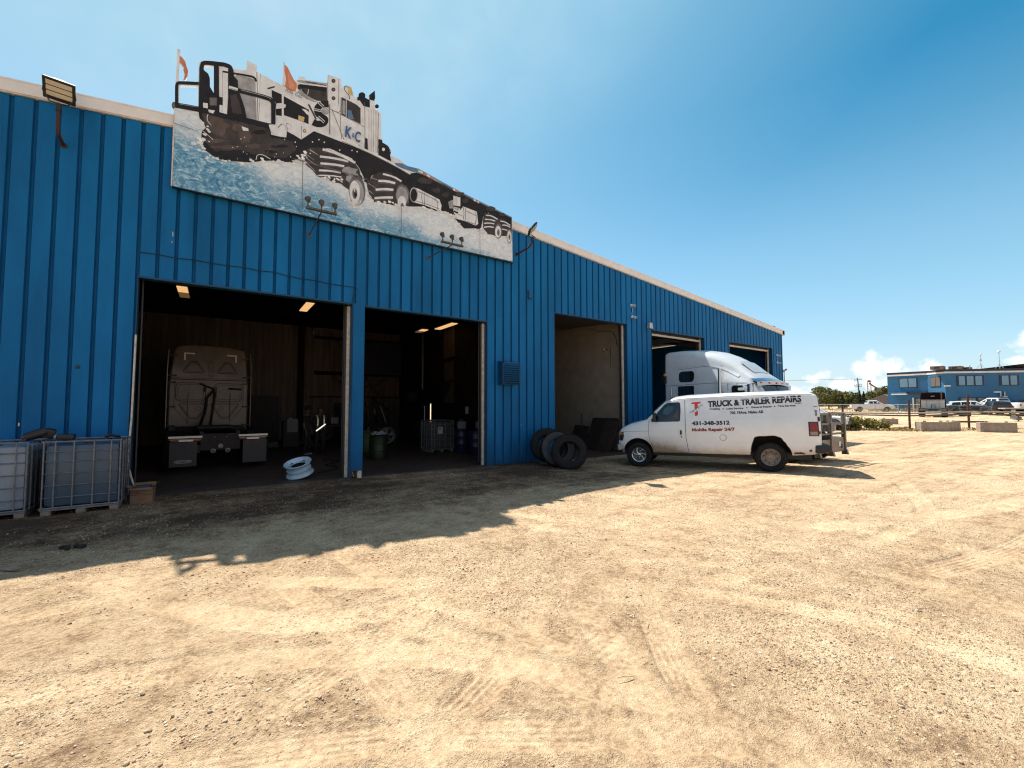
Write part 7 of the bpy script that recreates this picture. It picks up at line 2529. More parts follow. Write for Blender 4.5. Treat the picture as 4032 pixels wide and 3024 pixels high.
# ------------------------------------------------------------------ people in the first bay
def person(label, loc, rotz, joints, edges, radii, extras):
    """continuous skinned body; extras(parent) adds clothing and hair"""
    root = thing('person', label, 'person', loc, rotz, 'people in the first bay')
    me = bpy.data.meshes.new('body')
    names = list(joints)
    me.from_pydata([joints[n] for n in names], [(names.index(a), names.index(b)) for a, b in edges], [])
    ob = bpy.data.objects.new('body', me)
    COL.objects.link(ob)
    sk = ob.modifiers.new('skin', 'SKIN')
    sk.branch_smoothing = .6
    for i, n in enumerate(names):
        r = radii[n]
        me.skin_vertices[0].data[i].radius = (r, r) if not isinstance(r, tuple) else r
    me.skin_vertices[0].data[names.index('pelvis')].use_root = True
    sub = ob.modifiers.new('sub', 'SUBSURF')
    sub.levels = sub.render_levels = 2
    bpy.context.view_layer.update()
    dg = bpy.context.evaluated_depsgraph_get()
    bm_ = bpy.data.meshes.new_from_object(ob.evaluated_get(dg), depsgraph=dg)
    bpy.data.objects.remove(ob)
    skin = mat('skin_shadowed', (.10, .055, .038), .6, 0, .05)
    cloth = mat('dark_work_clothes', (.012, .010, .013), .9, 0, .2, 8)
    for q in (cloth, skin, mat('shoe_pale', (.26, .25, .24), .7)):
        bm_.materials.append(q)
    for p in bm_.polygons:
        c = p.center
        p.use_smooth = True
        p.material_index = 1 if (c.z > 1.44) or extras['skin'](c) else (2 if c.z < .07 and extras.get('shoe') else 0)
    bo = link('body', bm_, root)
    extras['build'](root)
    return root


def hand_chain(J, E, Rr, wrist, d, side, tag):
    """palm and five bent fingers from the wrist along direction d"""
    d = Vector(d).normalized()
    wv = Vector(J[wrist])
    sx = d.cross(Vector((0, 1, 0)))
    sx = sx.normalized() if sx.length > .1 else Vector((1, 0, 0))
    J[tag + 'palm'] = tuple(wv + d * .07)
    E.append((wrist, tag + 'palm'))
    Rr[tag + 'palm'] = (.034, .018)
    for k, (off, L) in enumerate(((-.030, .066), (-.010, .076), (.010, .072), (.030, .058))):
        a = wv + d * .10 + sx * off
        b = a + d * L * .55
        c = b + (d * .6 + Vector((0, -.8, 0))) * L * .5
        for nm, q, r_ in (('a', a, .010), ('b', b, .009), ('c', c, .0075)):
            J[tag + nm + str(k)] = tuple(q)
            Rr[tag + nm + str(k)] = r_
        E += [(tag + 'palm', tag + 'a' + str(k)), (tag + 'a' + str(k), tag + 'b' + str(k)), (tag + 'b' + str(k), tag + 'c' + str(k))]
    a = wv + d * .035 - sx * .035 * side
    b = a + (d - sx * side * .7).normalized() * .04
    J[tag + 'ta'], J[tag + 'tb'] = tuple(a), tuple(b)
    Rr[tag + 'ta'], Rr[tag + 'tb'] = .012, .009
    E += [(wrist, tag + 'ta'), (tag + 'ta', tag + 'tb')]


def head_parts(root, hx, hy, hz, yaw, pitch, skinm):
    """face details on the head: eyes, nose, mouth, ears"""
    M_ = Matrix.Translation((hx, hy, hz)) @ Euler((pitch, 0, yaw)).to_matrix().to_4x4()
    m = MB()
    m.M = M_
    m.lathe([(0, -.125), (.05, -.115), (.072, -.07), (.082, 0), (.086, .05), (.072, .10), (.04, .125), (0, .13)], skinm, n=20)
    m.M = M_ @ Matrix.Diagonal((1, 1, 1, 1))
    m.prism([(-.014, -.035), (.014, -.035), (.006, .02), (-.006, .02)], 'Y', -.108, -.07, skinm)
    for s in (-1, 1):
        m.lathe([(0, -.028), (.016, -.015), (.018, .01), (0, .026)], skinm, c=(s * .085, .01, 0), n=10)
    m.build('head', root)
    m = MB()
    m.M = M_
    for s in (-1, 1):
        m.lathe([(0, -.010), (.010, 0), (0, .010)], mat('eye_dark', (.01, .01, .01), .3), c=(s * .032, -.078, .012), n=10)
    m.box((0, -.078, -.058), (.045, .012, .010), mat('lip', (.09, .035, .03), .6))
    m.build('face', root)


J = {'pelvis': (0, 0, .95), 'waist': (0, .0, 1.10), 'chest': (0, .01, 1.30), 'neck': (0, .0, 1.47), 'crown': (0, -.02, 1.56),
     'hipL': (.10, 0, .90), 'kneeL': (.12, -.05, .50), 'ankL': (.13, .02, .09), 'toeL': (.13, -.16, .035),
     'hipR': (-.10, 0, .90), 'kneeR': (-.11, -.02, .50), 'ankR': (-.12, .06, .09), 'toeR': (-.13, -.12, .035),
     'shL': (.19, .01, 1.40), 'elL': (.24, .02, 1.12), 'wrL': (.22, -.08, .88),
     'shR': (-.19, .01, 1.40), 'elR': (-.25, .03, 1.12), 'wrR': (-.24, -.05, .88)}
E = [('pelvis', 'waist'), ('waist', 'chest'), ('chest', 'neck'), ('neck', 'crown'), ('pelvis', 'hipL'), ('hipL', 'kneeL'), ('kneeL', 'ankL'), ('ankL', 'toeL'), ('pelvis', 'hipR'), ('hipR', 'kneeR'), ('kneeR', 'ankR'), ('ankR', 'toeR'),
     ('chest', 'shL'), ('shL', 'elL'), ('elL', 'wrL'), ('chest', 'shR'), ('shR', 'elR'), ('elR', 'wrR')]
RD = {'pelvis': (.165, .12), 'waist': (.16, .115), 'chest': (.175, .12), 'neck': .06, 'crown': .06, 'hipL': .095, 'kneeL': .062, 'ankL': .043, 'toeL': .035, 'hipR': .095, 'kneeR': .062, 'ankR': .043, 'toeR': .035,
      'shL': .062, 'elL': .046, 'wrL': .028, 'shR': .062, 'elR': .046, 'wrR': .028}
hand_chain(J, E, RD, 'wrL', (0, -.25, -1), 1, 'L')
hand_chain(J, E, RD, 'wrR', (0, -.15, -1), -1, 'R')
skin_ = mat('skin_shadowed', (.10, .055, .038), .6)


def dress_turban(root):
    head_parts(root, 0, -.035, 1.62, 0, R(8), skin_)
    m = MB()   # turban: wrapped bands
    tur = mat('black_turban', (.010, .009, .012), .9, 0, .2, 20)
    for k in range(6):
        z = 1.655 + k * .026
        rr_ = (.112, .125, .128, .120, .100, .065)[k]
        m.tube([(rr_ * .9 * math.cos(a), -.02 + rr_ * 1.05 * math.sin(a), z + .028 * math.sin(a + .5 * k) + .02) for a in np.linspace(0, 6.283, 21)], .024, tur, n=8, cap=False)
    m.lathe([(0, .0), (.10, .0), (.115, .08), (.08, .15), (0, .18)], tur, c=(0, -.02, 1.66), n=18)
    m.build('turban', root)
    m = MB()   # beard
    m.lathe([(0, -.085), (.045, -.07), (.066, -.02), (.074, .03)], tur, c=(0, -.062, 1.565), n=14)
    m.build('beard', root)


person('man in dark clothes and a turban standing sideways behind the pale rim', (2.78, 17.45, .015), R(62), J, E, RD,
       {'skin': lambda c: (abs(c.x) > .16 and .70 < c.z < 1.18 and abs(c.x) > .18), 'shoe': True, 'build': dress_turban})

J2 = dict(J)
for k in list(J2):
    if k[0] in 'LR' and k not in ('pelvis',) and (k[1:5] == 'palm' or k[1] in 'abct'):
        J2.pop(k)
J2 = {k: v for k, v in J2.items()}
E2 = [e for e in E if e[0] in J2 and e[1] in J2]
J2.update({'crown': (0, -.05, 1.54), 'elL': (.25, .0, 1.13), 'wrL': (.14, -.22, 1.02), 'elR': (-.27, .02, 1.14), 'wrR': (-.12, -.24, .98)})
RD2 = dict(RD)
hand_chain(J2, E2, RD2, 'wrL', (-.5, -.7, -.4), 1, 'L')
hand_chain(J2, E2, RD2, 'wrR', (.5, -.7, -.3), -1, 'R')


def dress_vest(root):
    head_parts(root, 0, -.07, 1.60, 0, R(24), skin_)
    m = MB()
    m.lathe([(0, -.02), (.095, -.03), (.104, .05), (.085, .115), (0, .145)], mat('dark_hair', (.008, .007, .007), .9, 0, .2, 20), c=(0, -.04, 1.625), n=18)
    m.build('cap', root)
    hv = mat('hi_vis_yellow', (.50, .62, .06), .7, 0, .08, 10)
    rf_ = mat('reflective_silver', (.80, .78, .70), .35, .2, .05, 10)
    for s in (-1, 1):
        for w_, mt_, off in ((.055, hv, 0.0), (.030, rf_, .006)):
            m = MB()
            P = [(s * .135, .10, 1.36), (s * .135, .03, 1.475), (s * .125, -.07, 1.44), (s * .115, -.135, 1.33), (s * .11, -.145, 1.18), (s * .12, -.135, 1.05), (s * .14, -.12, .96)]
            rows = [[(p[0] - w_ / 2, p[1] - off, p[2] + off), (p[0] + w_ / 2, p[1] - off, p[2] + off)] for p in chaik3(P)]
            m.grid(rows, mt_)
            m.build('vest_stripe', root)


person('man in a hi vis striped vest looking down at a bright work light', (3.28, 17.8, .015), R(5), J2, E2, RD2,
       {'skin': lambda c: (c.y < -.19 and c.z > .8), 'shoe': False, 'build': dress_vest})
m = MB()
m.cyl((-.16, 0, -.13), (.16, 0, .12), .022, mat('lit_wand', (.9, .9, .85), .4, 0, 0, emit=((1, .97, .88), .55)), n=12)
m.cyl((.16, 0, .12), (.20, 0, .151), .024, black, n=12)
m.build('work_light', loc=(3.24, 17.40, 1.02), label='glowing tube work light held by the man in the vest', cat='work light')

# ------------------------------------------------------------------ fence line, blocks, far lot
rustp2 = mat('rusty_post', (.085, .035, .022), .85, .1, .3, 9, bump=.3)
def post(x, y, h, label, r=.07, lean=0.0, grp='rusty posts of the pipe fence'):
    m = MB()
    z = tz(x, y)
    m.tube([(0, 0, -.1), (lean, 0, h)], r, rustp2, n=10)
    return m.build('fence_post', loc=(x, y, z), label=label, cat='post', group=grp)
post(41.2, 9.66, 2.2, 'rusty steel post left of the lower left concrete block')
post(45.1, 7.32, 2.55, 'rusty post with a short rail across it between the two concrete blocks')
post(41.9, 13.9, 1.75, 'rusty post standing in the bushes')
post(46.5, 2.0, 2.3, 'rusty post beyond the right edge of the picture')
m = MB()
m.tube([(36.2, 18.6, 1.27), (41.3, 13.6, 1.23), (41.3, 9.62, 1.23), (45.0, 7.2, 1.28 + .05), (46.5, 3.0, 1.30)], .062, mat('pipe_rail', (.34, .29, .24), .5, .3, .2, 10), n=10)
m.tube([(36.2, 18.6, 1.12), (41.3, 13.6, 1.08), (41.3, 9.62, 1.06), (45.0, 7.2, 1.13 + .05), (46.5, 3.0, 1.16)], .05, mat('pipe_rail_shaded', (.16, .13, .11), .6, .3, .2, 10), n=8)
m.build('pipe_rail', label='long weathered pipe rail running across the posts of the yard fence', cat='fence rail')
m = MB()
m.box((0, 0, 0), (.08, 1.75, .13), mat('rusty_plank', (.16, .075, .04), .85, 0, .25, 6), bevel=.01)
m.build('cross_rail', loc=(45.0, 7.25, .62), rotz=R(31), label='short rusty crosspiece fixed low on the post between the blocks', cat='rail')
m = MB()
m.box((0, 0, 0), (.08, 2.2, .13), mat('rusty_plank', (.16, .075, .04)), bevel=.01)
m.build('cross_rail', loc=(46.0, 3.7, .55), rotz=R(10), label='short rusty crosspiece right of the second concrete block', cat='rail')

conc = mat('precast_concrete', (.30, .235, .185), .9, 0, .16, 5, bump=.4)
def block(cx, cy, rz, L, label, h=.66, w_=.62):
    t = thing('concrete_block', label, 'concrete block', (cx, cy, tz(cx, cy)), rz, 'precast concrete blocks by the fence')
    m = MB()
    m.box((0, 0, h / 2 - .02), (L, w_, h), conc, bevel=.025)
    m.build('body', t)
    for x in (-L * .27, L * .27):
        m = MB()
        m.box((x, 0, h + .01), (.16, .10, .06), conc, bevel=.02)
        m.tube([(x - .06, 0, h - .02), (x - .05, 0, h + .07), (x + .05, 0, h + .07), (x + .06, 0, h - .02)], .012, rustp2, n=6)
        m.build('lifting_loop', t)
block(41.65, 8.55, R(-46), 1.75, 'left concrete block beside the rusty post')
block(42.75, 7.85, R(-20), .95, 'short concrete block butted behind the right end of the left block')
block(43.05, 5.72, R(-63), 1.75, 'right concrete block with broken loops on top')
block(50.2, 13.2, R(-60), 1.2, 'small pale concrete block behind the bushes', .5)

# ------------------------------------------------------------------ plants
leafm = {}
def leaf_mat(name, a, b):
    m = bpy.data.materials.new(name)
    m.use_nodes = True
    t = NT(m.node_tree)
    p = m.node_tree.nodes['Principled BSDF']
    geo = t.n('ShaderNodeNewGeometry')
    nz_ = t.noise(geo.outputs['Position'], 1.3, 3)
    rn = t.n('ShaderNodeObjectInfo')
    v = t.math('ADD', t.math('MULTIPLY', geo.outputs['Random Per Island'], .7), t.math('MULTIPLY', nz_, .3))
    t.l(t.ramp(v, [(0, a), (1, b)]), p.inputs['Base Color'])
    p.inputs['Roughness'].default_value = .75
    p.inputs['Specular IOR Level'].default_value = .2
    return m
GREEN = leaf_mat('tree_leaves', (.05, .062, .016), (.20, .19, .055))
DKGREEN = leaf_mat('spruce_needles', (.012, .022, .012), (.05, .06, .025))
BUSH = leaf_mat('weed_leaves', (.055, .065, .012), (.26, .22, .05))
DRY = leaf_mat('dry_grass', (.20, .15, .06), (.42, .34, .16))
bark = mat('bark', (.07, .055, .045), .9, 0, .3, 8)


def leaves(mb, pts, size, material, rg):
    n = len(pts)
    P = np.array(pts)
    U = rg.normal(size=(n, 3))
    U /= np.linalg.norm(U, axis=1)[:, None]
    W_ = rg.normal(size=(n, 3))
    W_ -= (W_ * U).sum(1)[:, None] * U
    W_ /= np.linalg.norm(W_, axis=1)[:, None]
    S = size * rg.uniform(.6, 1.4, n)[:, None]
    q = np.stack([P - U * S, P + W_ * S * .55, P + U * S, P - W_ * S * .55], 1).reshape(-1, 3)
    mb.add([tuple(v) for v in q], [(4 * i, 4 * i + 1, 4 * i + 2, 4 * i + 3) for i in range(n)], material, False)


def tree(x, y, h, wd, label, material=GREEN, n=2600, seed=0, spruce=False, leaf=.16, base=None):
    rg = np.random.default_rng(seed)
    t = thing('spruce_tree' if spruce else 'poplar_tree', label, 'tree', (x, y, (tz(x, y) if base is None else base) - .05), 0, 'trees beyond the yard')
    m = MB()
    m.tube([(0, 0, 0), (.05, .03, h * .4), (0, 0, h * .85)], [.16, .11, .03], bark, n=8)
    cl = []
    if not spruce:
        for k in range(9):
            a = rg.uniform(0, 6.28)
            zz = h * rg.uniform(.35, .85)
            e = (math.cos(a) * wd * .38, math.sin(a) * wd * .38, zz + h * .12)
            m.tube([(0, 0, zz * .8), (e[0] * .5, e[1] * .5, zz), e], [.06, .04, .015], bark, n=5)
    m.build('trunk', t)
    pts = []
    if spruce:
        for k in range(n):
            u = rg.uniform(0, 1) ** .7
            r = wd * .5 * u * rg.uniform(.3, 1) * (.75 + .35 * math.sin(u * 30))
            a = rg.uniform(0, 6.28)
            pts.append((r * math.cos(a), r * math.sin(a), h * (1 - u * .92) - r * .12))
    else:
        C_ = []
        for k in range(30):
            a, u = rg.uniform(0, 6.28), rg.uniform(0, 1)
            zz = h * (.22 + .70 * u)
            rr_ = wd * .5 * math.sqrt(max(.05, 1 - ((u - .42) / .66) ** 2)) * rg.uniform(.35, 1.0)
            C_.append((rr_ * math.cos(a), rr_ * math.sin(a), zz, rg.uniform(.09, .17) * wd))
        C_.append((0, 0, h * .9, .13 * wd))
        for k in range(n):
            c = C_[rg.integers(len(C_))]
            d = rg.normal(size=3)
            d = d / np.linalg.norm(d) * rg.uniform(.5, 1.0) ** .5 * c[3]
            pts.append((c[0] + d[0], c[1] + d[1], max(.15, c[2] + d[2] * .8)))
    m = MB()
    leaves(m, pts, leaf, material, rg)
    m.build('crown', t, fix=False)
    return t


def at_px(px, D):
    """ground point on the bearing of the given column at depth D (bearing in pixels of a 4032 wide frame)"""
    k = (px - 2016) / 1703.48
    f = Vector((math.cos(_yaw), math.sin(_yaw), 0))
    r_ = Vector((math.sin(_yaw), -math.cos(_yaw), 0))
    q = (f + r_ * k) * D
    return q.x, q.y


TR = [  # bearing, depth, height, width, spruce
    (3222, 92, 6.1, 5.0, 0), (3262, 96, 6.0, 4.6, 0), (3196, 98, 4.8, 4.0, 0), (3300, 99, 4.9, 4.2, 0), (3330, 101, 5.0, 4.4, 0), (3352, 96, 4.2, 3.8, 0),
    (3385, 90, 5.0, 2.2, 1), (3400, 94, 4.9, 2.6, 1), (3412, 101, 4.3, 3.8, 0), (3372, 102, 4.6, 3.4, 0), (3438, 98, 4.4, 4.0, 0),
    (3462, 93, 5.4, 4.8, 0), (3492, 92, 6.1, 5.2, 0), (3478, 100, 5.8, 4.8, 0), (3515, 100, 6.0, 5.0, 0), (3316, 90, 4.1, 1.9, 1)]
TL = ['tall poplar just right of the van roof', 'second tall poplar right of the van roof', 'low tree peeping beside the van rear', 'middle tree left of the utility pole', 'broad tree close left of the utility pole', 'low tree directly left of the utility pole',
      'dark pointed spruce at the utility pole', 'thinner dark spruce right of the utility pole', 'low bushy tree between pole and crane', 'small tree hidden behind the spruces', 'low tree below the red and white crane',
      'tree right of the crane', 'tallest rounded tree touching the blue office', 'tree behind the rounded one by the office', 'tree half hidden by the office corner', 'small dark spruce amid the left poplars']
for i, (px, D, h, w_, sp) in enumerate(TR):
    x, y = at_px(px, D)
    tree(x, y, h * .80, w_, TL[i], DKGREEN if sp else GREEN, 2200 if not sp else 1300, seed=i, spruce=bool(sp), leaf=.17 if not sp else .12)
m = MB()   # far scrub closing the horizon
pts = []
rg = np.random.default_rng(77)
for k in range(16000):
    a = rg.uniform(R(-30), R(26))
    d = rg.uniform(150, 175)
    hh = 2.4 + 1.6 * math.sin(a * 40) + 1.0 * math.sin(a * 117 + 1)
    pts.append((d * math.cos(a), d * math.sin(a), tz(d * math.cos(a), 0) + rg.uniform(0, 1) * max(.8, hh)))
leaves(m, pts, .5, GREEN, rg)
m.build('distant_scrub', label='low line of distant bushes along the horizon', cat='bushes', kind='stuff', fix=False)

def bush(x, y, h, w_, label, n=1500, seed=0, material=BUSH, leaf=.055):
    rg = np.random.default_rng(seed + 300)
    t = thing('weed_bush', label, 'bush', (x, y, tz(x, y) - .03), 0, 'weedy bushes along the pipe fence')
    m = MB()
    pts = []
    for k in range(14):
        a = rg.uniform(0, 6.28)
        e = (math.cos(a) * w_ * .4 * rg.uniform(.3, 1), math.sin(a) * w_ * .4 * rg.uniform(.3, 1), h * rg.uniform(.6, 1))
        m.tube([(e[0] * .15, e[1] * .15, 0), (e[0] * .7, e[1] * .7, e[2] * .6), e], [.012, .008, .004], bark, n=4)
        for q in range(n // 14):
            u = rg.uniform(.25, 1.05)
            s_ = .16 * w_
            pts.append((e[0] * u + rg.normal(0, s_ * .5), e[1] * u + rg.normal(0, s_ * .5), max(.03, e[2] * u + rg.normal(0, .07))))
    m.build('stem', t)
    m = MB()
    leaves(m, pts, leaf, material, rg)
    m.build('foliage', t, fix=False)
BS = [(37.6, 13.6, 1.15, 1.5), (38.5, 13.0, 1.1, 1.5), (39.2, 13.7, 1.2, 1.6), (39.1, 12.2, .95, 1.4), (39.9, 12.6, 1.0, 1.5), (39.7, 11.5, .75, 1.3), (40.5, 11.7, .8, 1.4), (40.4, 10.9, .55, 1.1), (37.0, 14.6, 1.3, 1.7), (38.2, 15.0, 1.3, 1.8), (36.4, 15.9, 1.3, 1.8), (40.9, 13.3, 1.0, 1.5), (40.2, 14.8, 1.2, 1.6)]
BN = ['weedy bush at the left end of the fence bushes', 'second bush from the grille guard', 'tall bush behind the second one', 'middle bush in front of the pipe rail', 'bush under the middle of the rail', 'low bush sloping down to the right', 'low bush behind the sloping one', 'smallest bush at the right end of the clump', 'bush just behind the truck grille guard', 'tall bush hidden behind the grille guard', 'bush seen through the grille guard', 'bush below the rusty post in the clump', 'bush behind the post in the clump']
for i, b in enumerate(BS):
    bush(*b, BN[i], n=1700, seed=i)
m = MB()   # dirt berm below the bushes
rows = []
for i in range(25):
    u = i / 24
    x0, y0 = 36 + 5.6 * u, 16.6 - 6.4 * u
    w2 = 1.9 * (1 - .55 * u)
    rows.append([(x0 + q * w2 * .75, y0 + q * w2 * .6, -.08 + (.42 * (1 - u * .75)) * (1 - q * q) + .05 * math.sin(i * 2.1 + q * 5)) for q in np.linspace(-1, 1, 9)])
m.grid(rows, mat('dark_soil', (.12, .08, .05), .95, 0, .35, 4, bump=.5))
m.build('dirt_mound', kind='structure')
m = MB()   # dry grass along the foot of the fence and by the office
pts = []
for k in range(5200):
    if k % 3:
        x, y = rg.uniform(36.5, 47.5), 0
        y = 10.5 - (x - 40.5) * .8 + rg.normal(0, .55) if x > 40.5 else 15.2 - (x - 36.5) * 1.25 + rg.normal(0, .8)
        if x > 41.4 and rg.uniform() < .75:
            continue
    else:
        x, y = rg.uniform(88, 95), rg.uniform(17, 34)
    pts.append((x, y, tz(x, y) + rg.uniform(0, .16 if x < 60 else .7)))
leaves(m, pts, .075, DRY, rg)
m.build('dry_grass', label='dry yellow grass and weeds along the fence and the far office', cat='grass', kind='stuff', fix=False)
m = MB()
for k in range(7):
    m.box((rnd.uniform(-.5, .5), rnd.uniform(-.3, .3), .06), (rnd.uniform(.3, .6), rnd.uniform(.2, .4), .16), mat('rubble', (.34, .24, .16), .9, 0, .2, 6), rot=(rnd.uniform(-.3, .3), rnd.uniform(-.3, .3), rnd.uniform(0, 3)), bevel=.03)
m.build('rubble_heap', loc=(43.0, 10.6, .02), label='small heap of broken stone left of the first concrete block', cat='rubble')

# utility pole, crane, yard light
x, y = at_px(3380, 100)
z = tz(x, y)
up = thing('utility_pole', 'leaning wooden utility pole with crossarms behind the trees', 'utility pole', (x, y, z), R(-35))
wood = mat('pole_wood', (.10, .085, .075), .9, 0, .2, 4)
m = MB()
m.tube([(.35, 0, -.2), (-.05, 0, 7.0)], [.15, .10], wood, n=8)
m.build('pole', up)
for zz, w_ in ((6.55, 2.2), (5.35, 2.2), (4.95, 2.0)):
    m = MB()
    m.box((0, 0, zz), (.10, w_, .10), wood)
    for q in (-.95, -.4, .4, .95):
        m.cyl((0, q * w_ / 2.2, zz), (0, q * w_ / 2.2, zz + .22), .04, wood, n=6)
    m.build('crossarm', up)
m = MB()
for dy in (-1, 0, 1):
    m.tube([(x, y + dy * .9, z + 6.8), (x - 32, y + 32, z + 6.0), (x - 60, y + 70, z + 8)], .018, black, n=4)
m.build('power_line', label='thin power lines running left from the utility pole', cat='power line')
x, y = at_px(3424, 95)
t = thing('lattice_crane', 'red and white lattice crane mast above the trees', 'crane', (x, y, tz(x, y)), R(20))
redm, whm = mat('crane_red', (.42, .10, .07), .5, 0, .1), mat('crane_white', (.62, .58, .55), .5, 0, .1)
m = MB()
for k in range(12):
    z0_, z1_ = k * .5, k * .5 + .5
    mt_ = whm if k < 7 else redm
    for sx, sy in ((-1, -1), (1, -1), (1, 1), (-1, 1)):
        m.tube([(sx * .28, sy * .28, z0_), (sx * .28, sy * .28, z1_)], .05, mt_, n=5)
    m.tube([(-.28, -.28, z0_), (.28, -.28, z1_)], .035, mt_, n=4)
    m.tube([(-.28, .28, z1_), (-.28, -.28, z0_)], .035, mt_, n=4)
m.build('mast', t)
m = MB()
m.tube([(0, 0, 5.6), (.4, -.9, 4.8), (1.0, -2.0, 4.1)], .14, redm, n=6)
m.box((0, 0, 6.05), (.5, .5, .35), black)
m.box((1.0, -2.1, 4.0), (.3, .4, .35), redm)
m.build('boom', t)
x, y = at_px(3090, 55)
t = thing('yard_light_pole', 'slim yard light pole with two floodlights at the shop corner', 'light pole', (x, y, tz(x, y)), R(-40))
m = MB()
m.tube([(0, 0, 0), (0, 0, 5.9)], [.09, .05], mat('grey_pole', (.12, .14, .16), .6, .3, .1), n=8)
m.build('pole', t)
for s in (-1, 1):
    m = MB()
    m.tube([(0, 0, 5.7), (0, s * .25, 5.95)], .03, black, n=6)
    m.box((0, s * .38, 6.05), (.25, .36, .14), mat('grey_pole', (.12, .14, .16)), rot=(s * .4, 0, 0), bevel=.03)
    m.build('lamp', t)

# chain link fence beyond
gal = mat('galvanised_fence', (.45, .47, .50), .5, .5, .1)
t = thing('chain_link_fence', 'grey chain link fence with top rail in front of the trees and office', 'fence')
P = [(66, 30.5), (72.1, 26.0), (75.3, 23.8), (80.7, 20.1), (83.7, 18.1), (86, 16)]
m = MB()
m.tube([(a, b, 1.92) for a, b in P], .045, gal, n=6)
m.build('top_rail', t)
for (a, b), (c, d) in zip(P[:-1], P[1:]):
    n = max(1, round(math.hypot(c - a, d - b) / 3))
    for k in range(n):
        q = MB()
        x, y = a + (c - a) * k / n, b + (d - b) * k / n
        q.tube([(x, y, tz(x, y) - .1), (x, y, 1.98)], .04, gal, n=6)
        q.build('post', t)
m = MB()
L = 0
for (a, b), (c, d) in zip(P[:-1], P[1:]):
    ln = math.hypot(c - a, d - b)
    n = int(ln / .24)
    for k in range(n):
        for s in (0, 1):
            u0, u1 = (k + .0) / n, min(1, (k + 5.5) / n)
            if s:
                u0, u1 = u1, u0
            A = (a + (c - a) * u0, b + (d - b) * u0, .55)
            B = (a + (c - a) * u1, b + (d - b) * u1, 1.9)
            m.tube([A, B], .0045, gal, n=3, cap=False)
m.build('mesh', t, fix=False)

# ------------------------------------------------------------------ blue office building
ob = thing('office_building', 'blue two storey office block with white band under its dark flat roof', 'building')
oblue = mat('office_blue_siding', (.032, .135, .265), .6, 0, .06, 1, spec=.3)
oband = mat('office_white_band', (.66, .62, .58), .6, 0, .05, 1)
odark = mat('office_dark_cap', (.010, .020, .045), .6, 0, .1, 2)
Lp, Np, Pp, Qp = Vector((95.91, 25.16, 0)), Vector((95.55, 19.95, 0)), Vector((93.45, 17.5, 0)), Vector((100.6, 10.03, 0))
back = [Vector((112, 8, 0)), Vector((118, 27, 0))]
foot = [Lp, Np, Pp, Qp] + back
def ring(mb, off, z0, z1, mt):
    c = sum(foot, Vector()) / len(foot)
    pts = [p + (p - c).normalized() * off for p in foot]
    mb.prism([(p.x, p.y) for p in pts], 'Z', z0, z1, mt)
m = MB(); ring(m, 0, .4, 6.78, oblue)
for k in range(20):
    ring(m, .012, .9 + k * .3, .912 + k * .3, oblue)
m.build('wall', ob)
m = MB(); ring(m, .08, 6.76, 7.02, oband); m.build('band', ob)
m = MB(); ring(m, .05, 7.02, 7.38, odark); ro = m.build('roof', ob)
def facade(A, B):
    d = (B - A).normalized()
    n = Vector((d.y, -d.x, 0))
    if n.dot(A) > 0:
        n = -n
    return A, d, n, (B - A).length
def fbox(mb, F, u0, u1, z0, z1, out, mt, depth=.06):
    A, d, n, L = F
    c = A + d * (u0 + u1) / 2 * L + n * (out)
    mb.box((c.x, c.y, (z0 + z1) / 2), (abs(u1 - u0) * L, depth, z1 - z0), mt, rot=(0, 0, math.atan2(d.y, d.x)))
F1, F2, F3 = facade(Lp, Np), facade(Np, Pp), facade(Pp, Qp)
gsky = mat('window_reflecting_sky', (.16, .26, .34), .12, .3, .05, 3)
gdark = mat('window_brown_blind', (.12, .10, .09), .3, 0, .3, 12)
gyard = mat('window_reflecting_yard', (.20, .20, .18), .15, .3, .5, 1.5)
def window(F, us, z0, z1, glass):
    m = MB()
    fbox(m, F, us[0] - .012, us[-1] + .012, z0 - .1, z1 + .1, .03, odark, .08)
    fr_ = m.build('window', ob)
    for a, b in zip(us[:-1], us[1:]):
        q = MB()
        fbox(q, F, a + .012, b - .012, z0, z1, .075, glass, .03)
        q.build('pane', fr_)
window(F1, [.311, .533, .744], 4.82, 6.28, gsky)
window(F2, [.19, .489, .75], 4.82, 6.25, gdark)
window(F3, [.155, .255, .362, .468], 4.88, 6.29, gsky)
window(F3, [.685, .79, .892], 4.88, 6.29, gsky)
window(F3, [.165, .272, .378, .482], 1.3, 2.88, gyard)
m = MB()
fbox(m, F1, .142, .527, 3.75, 4.05, .45, oblue, .9)
fbox(m, F1, .142, .527, 3.56, 3.75, .47, oband, .94)
fbox(m, F1, .56, 1.0, 3.60, 4.0, .30, odark, .6)
m.build('awning', ob)
m = MB()
fbox(m, F1, .62, .66, .75, 3.05, .10, oband, .1)
fbox(m, F1, .68, .98, .75, 3.05, .03, odark, .05)
fbox(m, F1, .70, .80, .8, 2.9, .06, gyard, .03)
m.build('entrance_door', ob)
for F, u, z, w_ in ((F3, .0, 4.78, .07), (F3, .62, 3.78, .0),):
    m = MB()
    fbox(m, F, u - .03 if u else -.015, u + .05, z - .08, z + .12, .12, oband, .25)
    m.build('wall_light', ob)
m = MB()
for du in (0, .05):
    fbox(m, F3, .66 + du, .672 + du, 3.1, 3.85, .12, galv, .14)
fbox(m, F3, .69, .75, 3.0, 3.12, .12, galv, .12)
m.build('wall_pipe', ob)
brown = mat('rooftop_unit_brown', (.16, .12, .09), .7, 0, .2, 3)
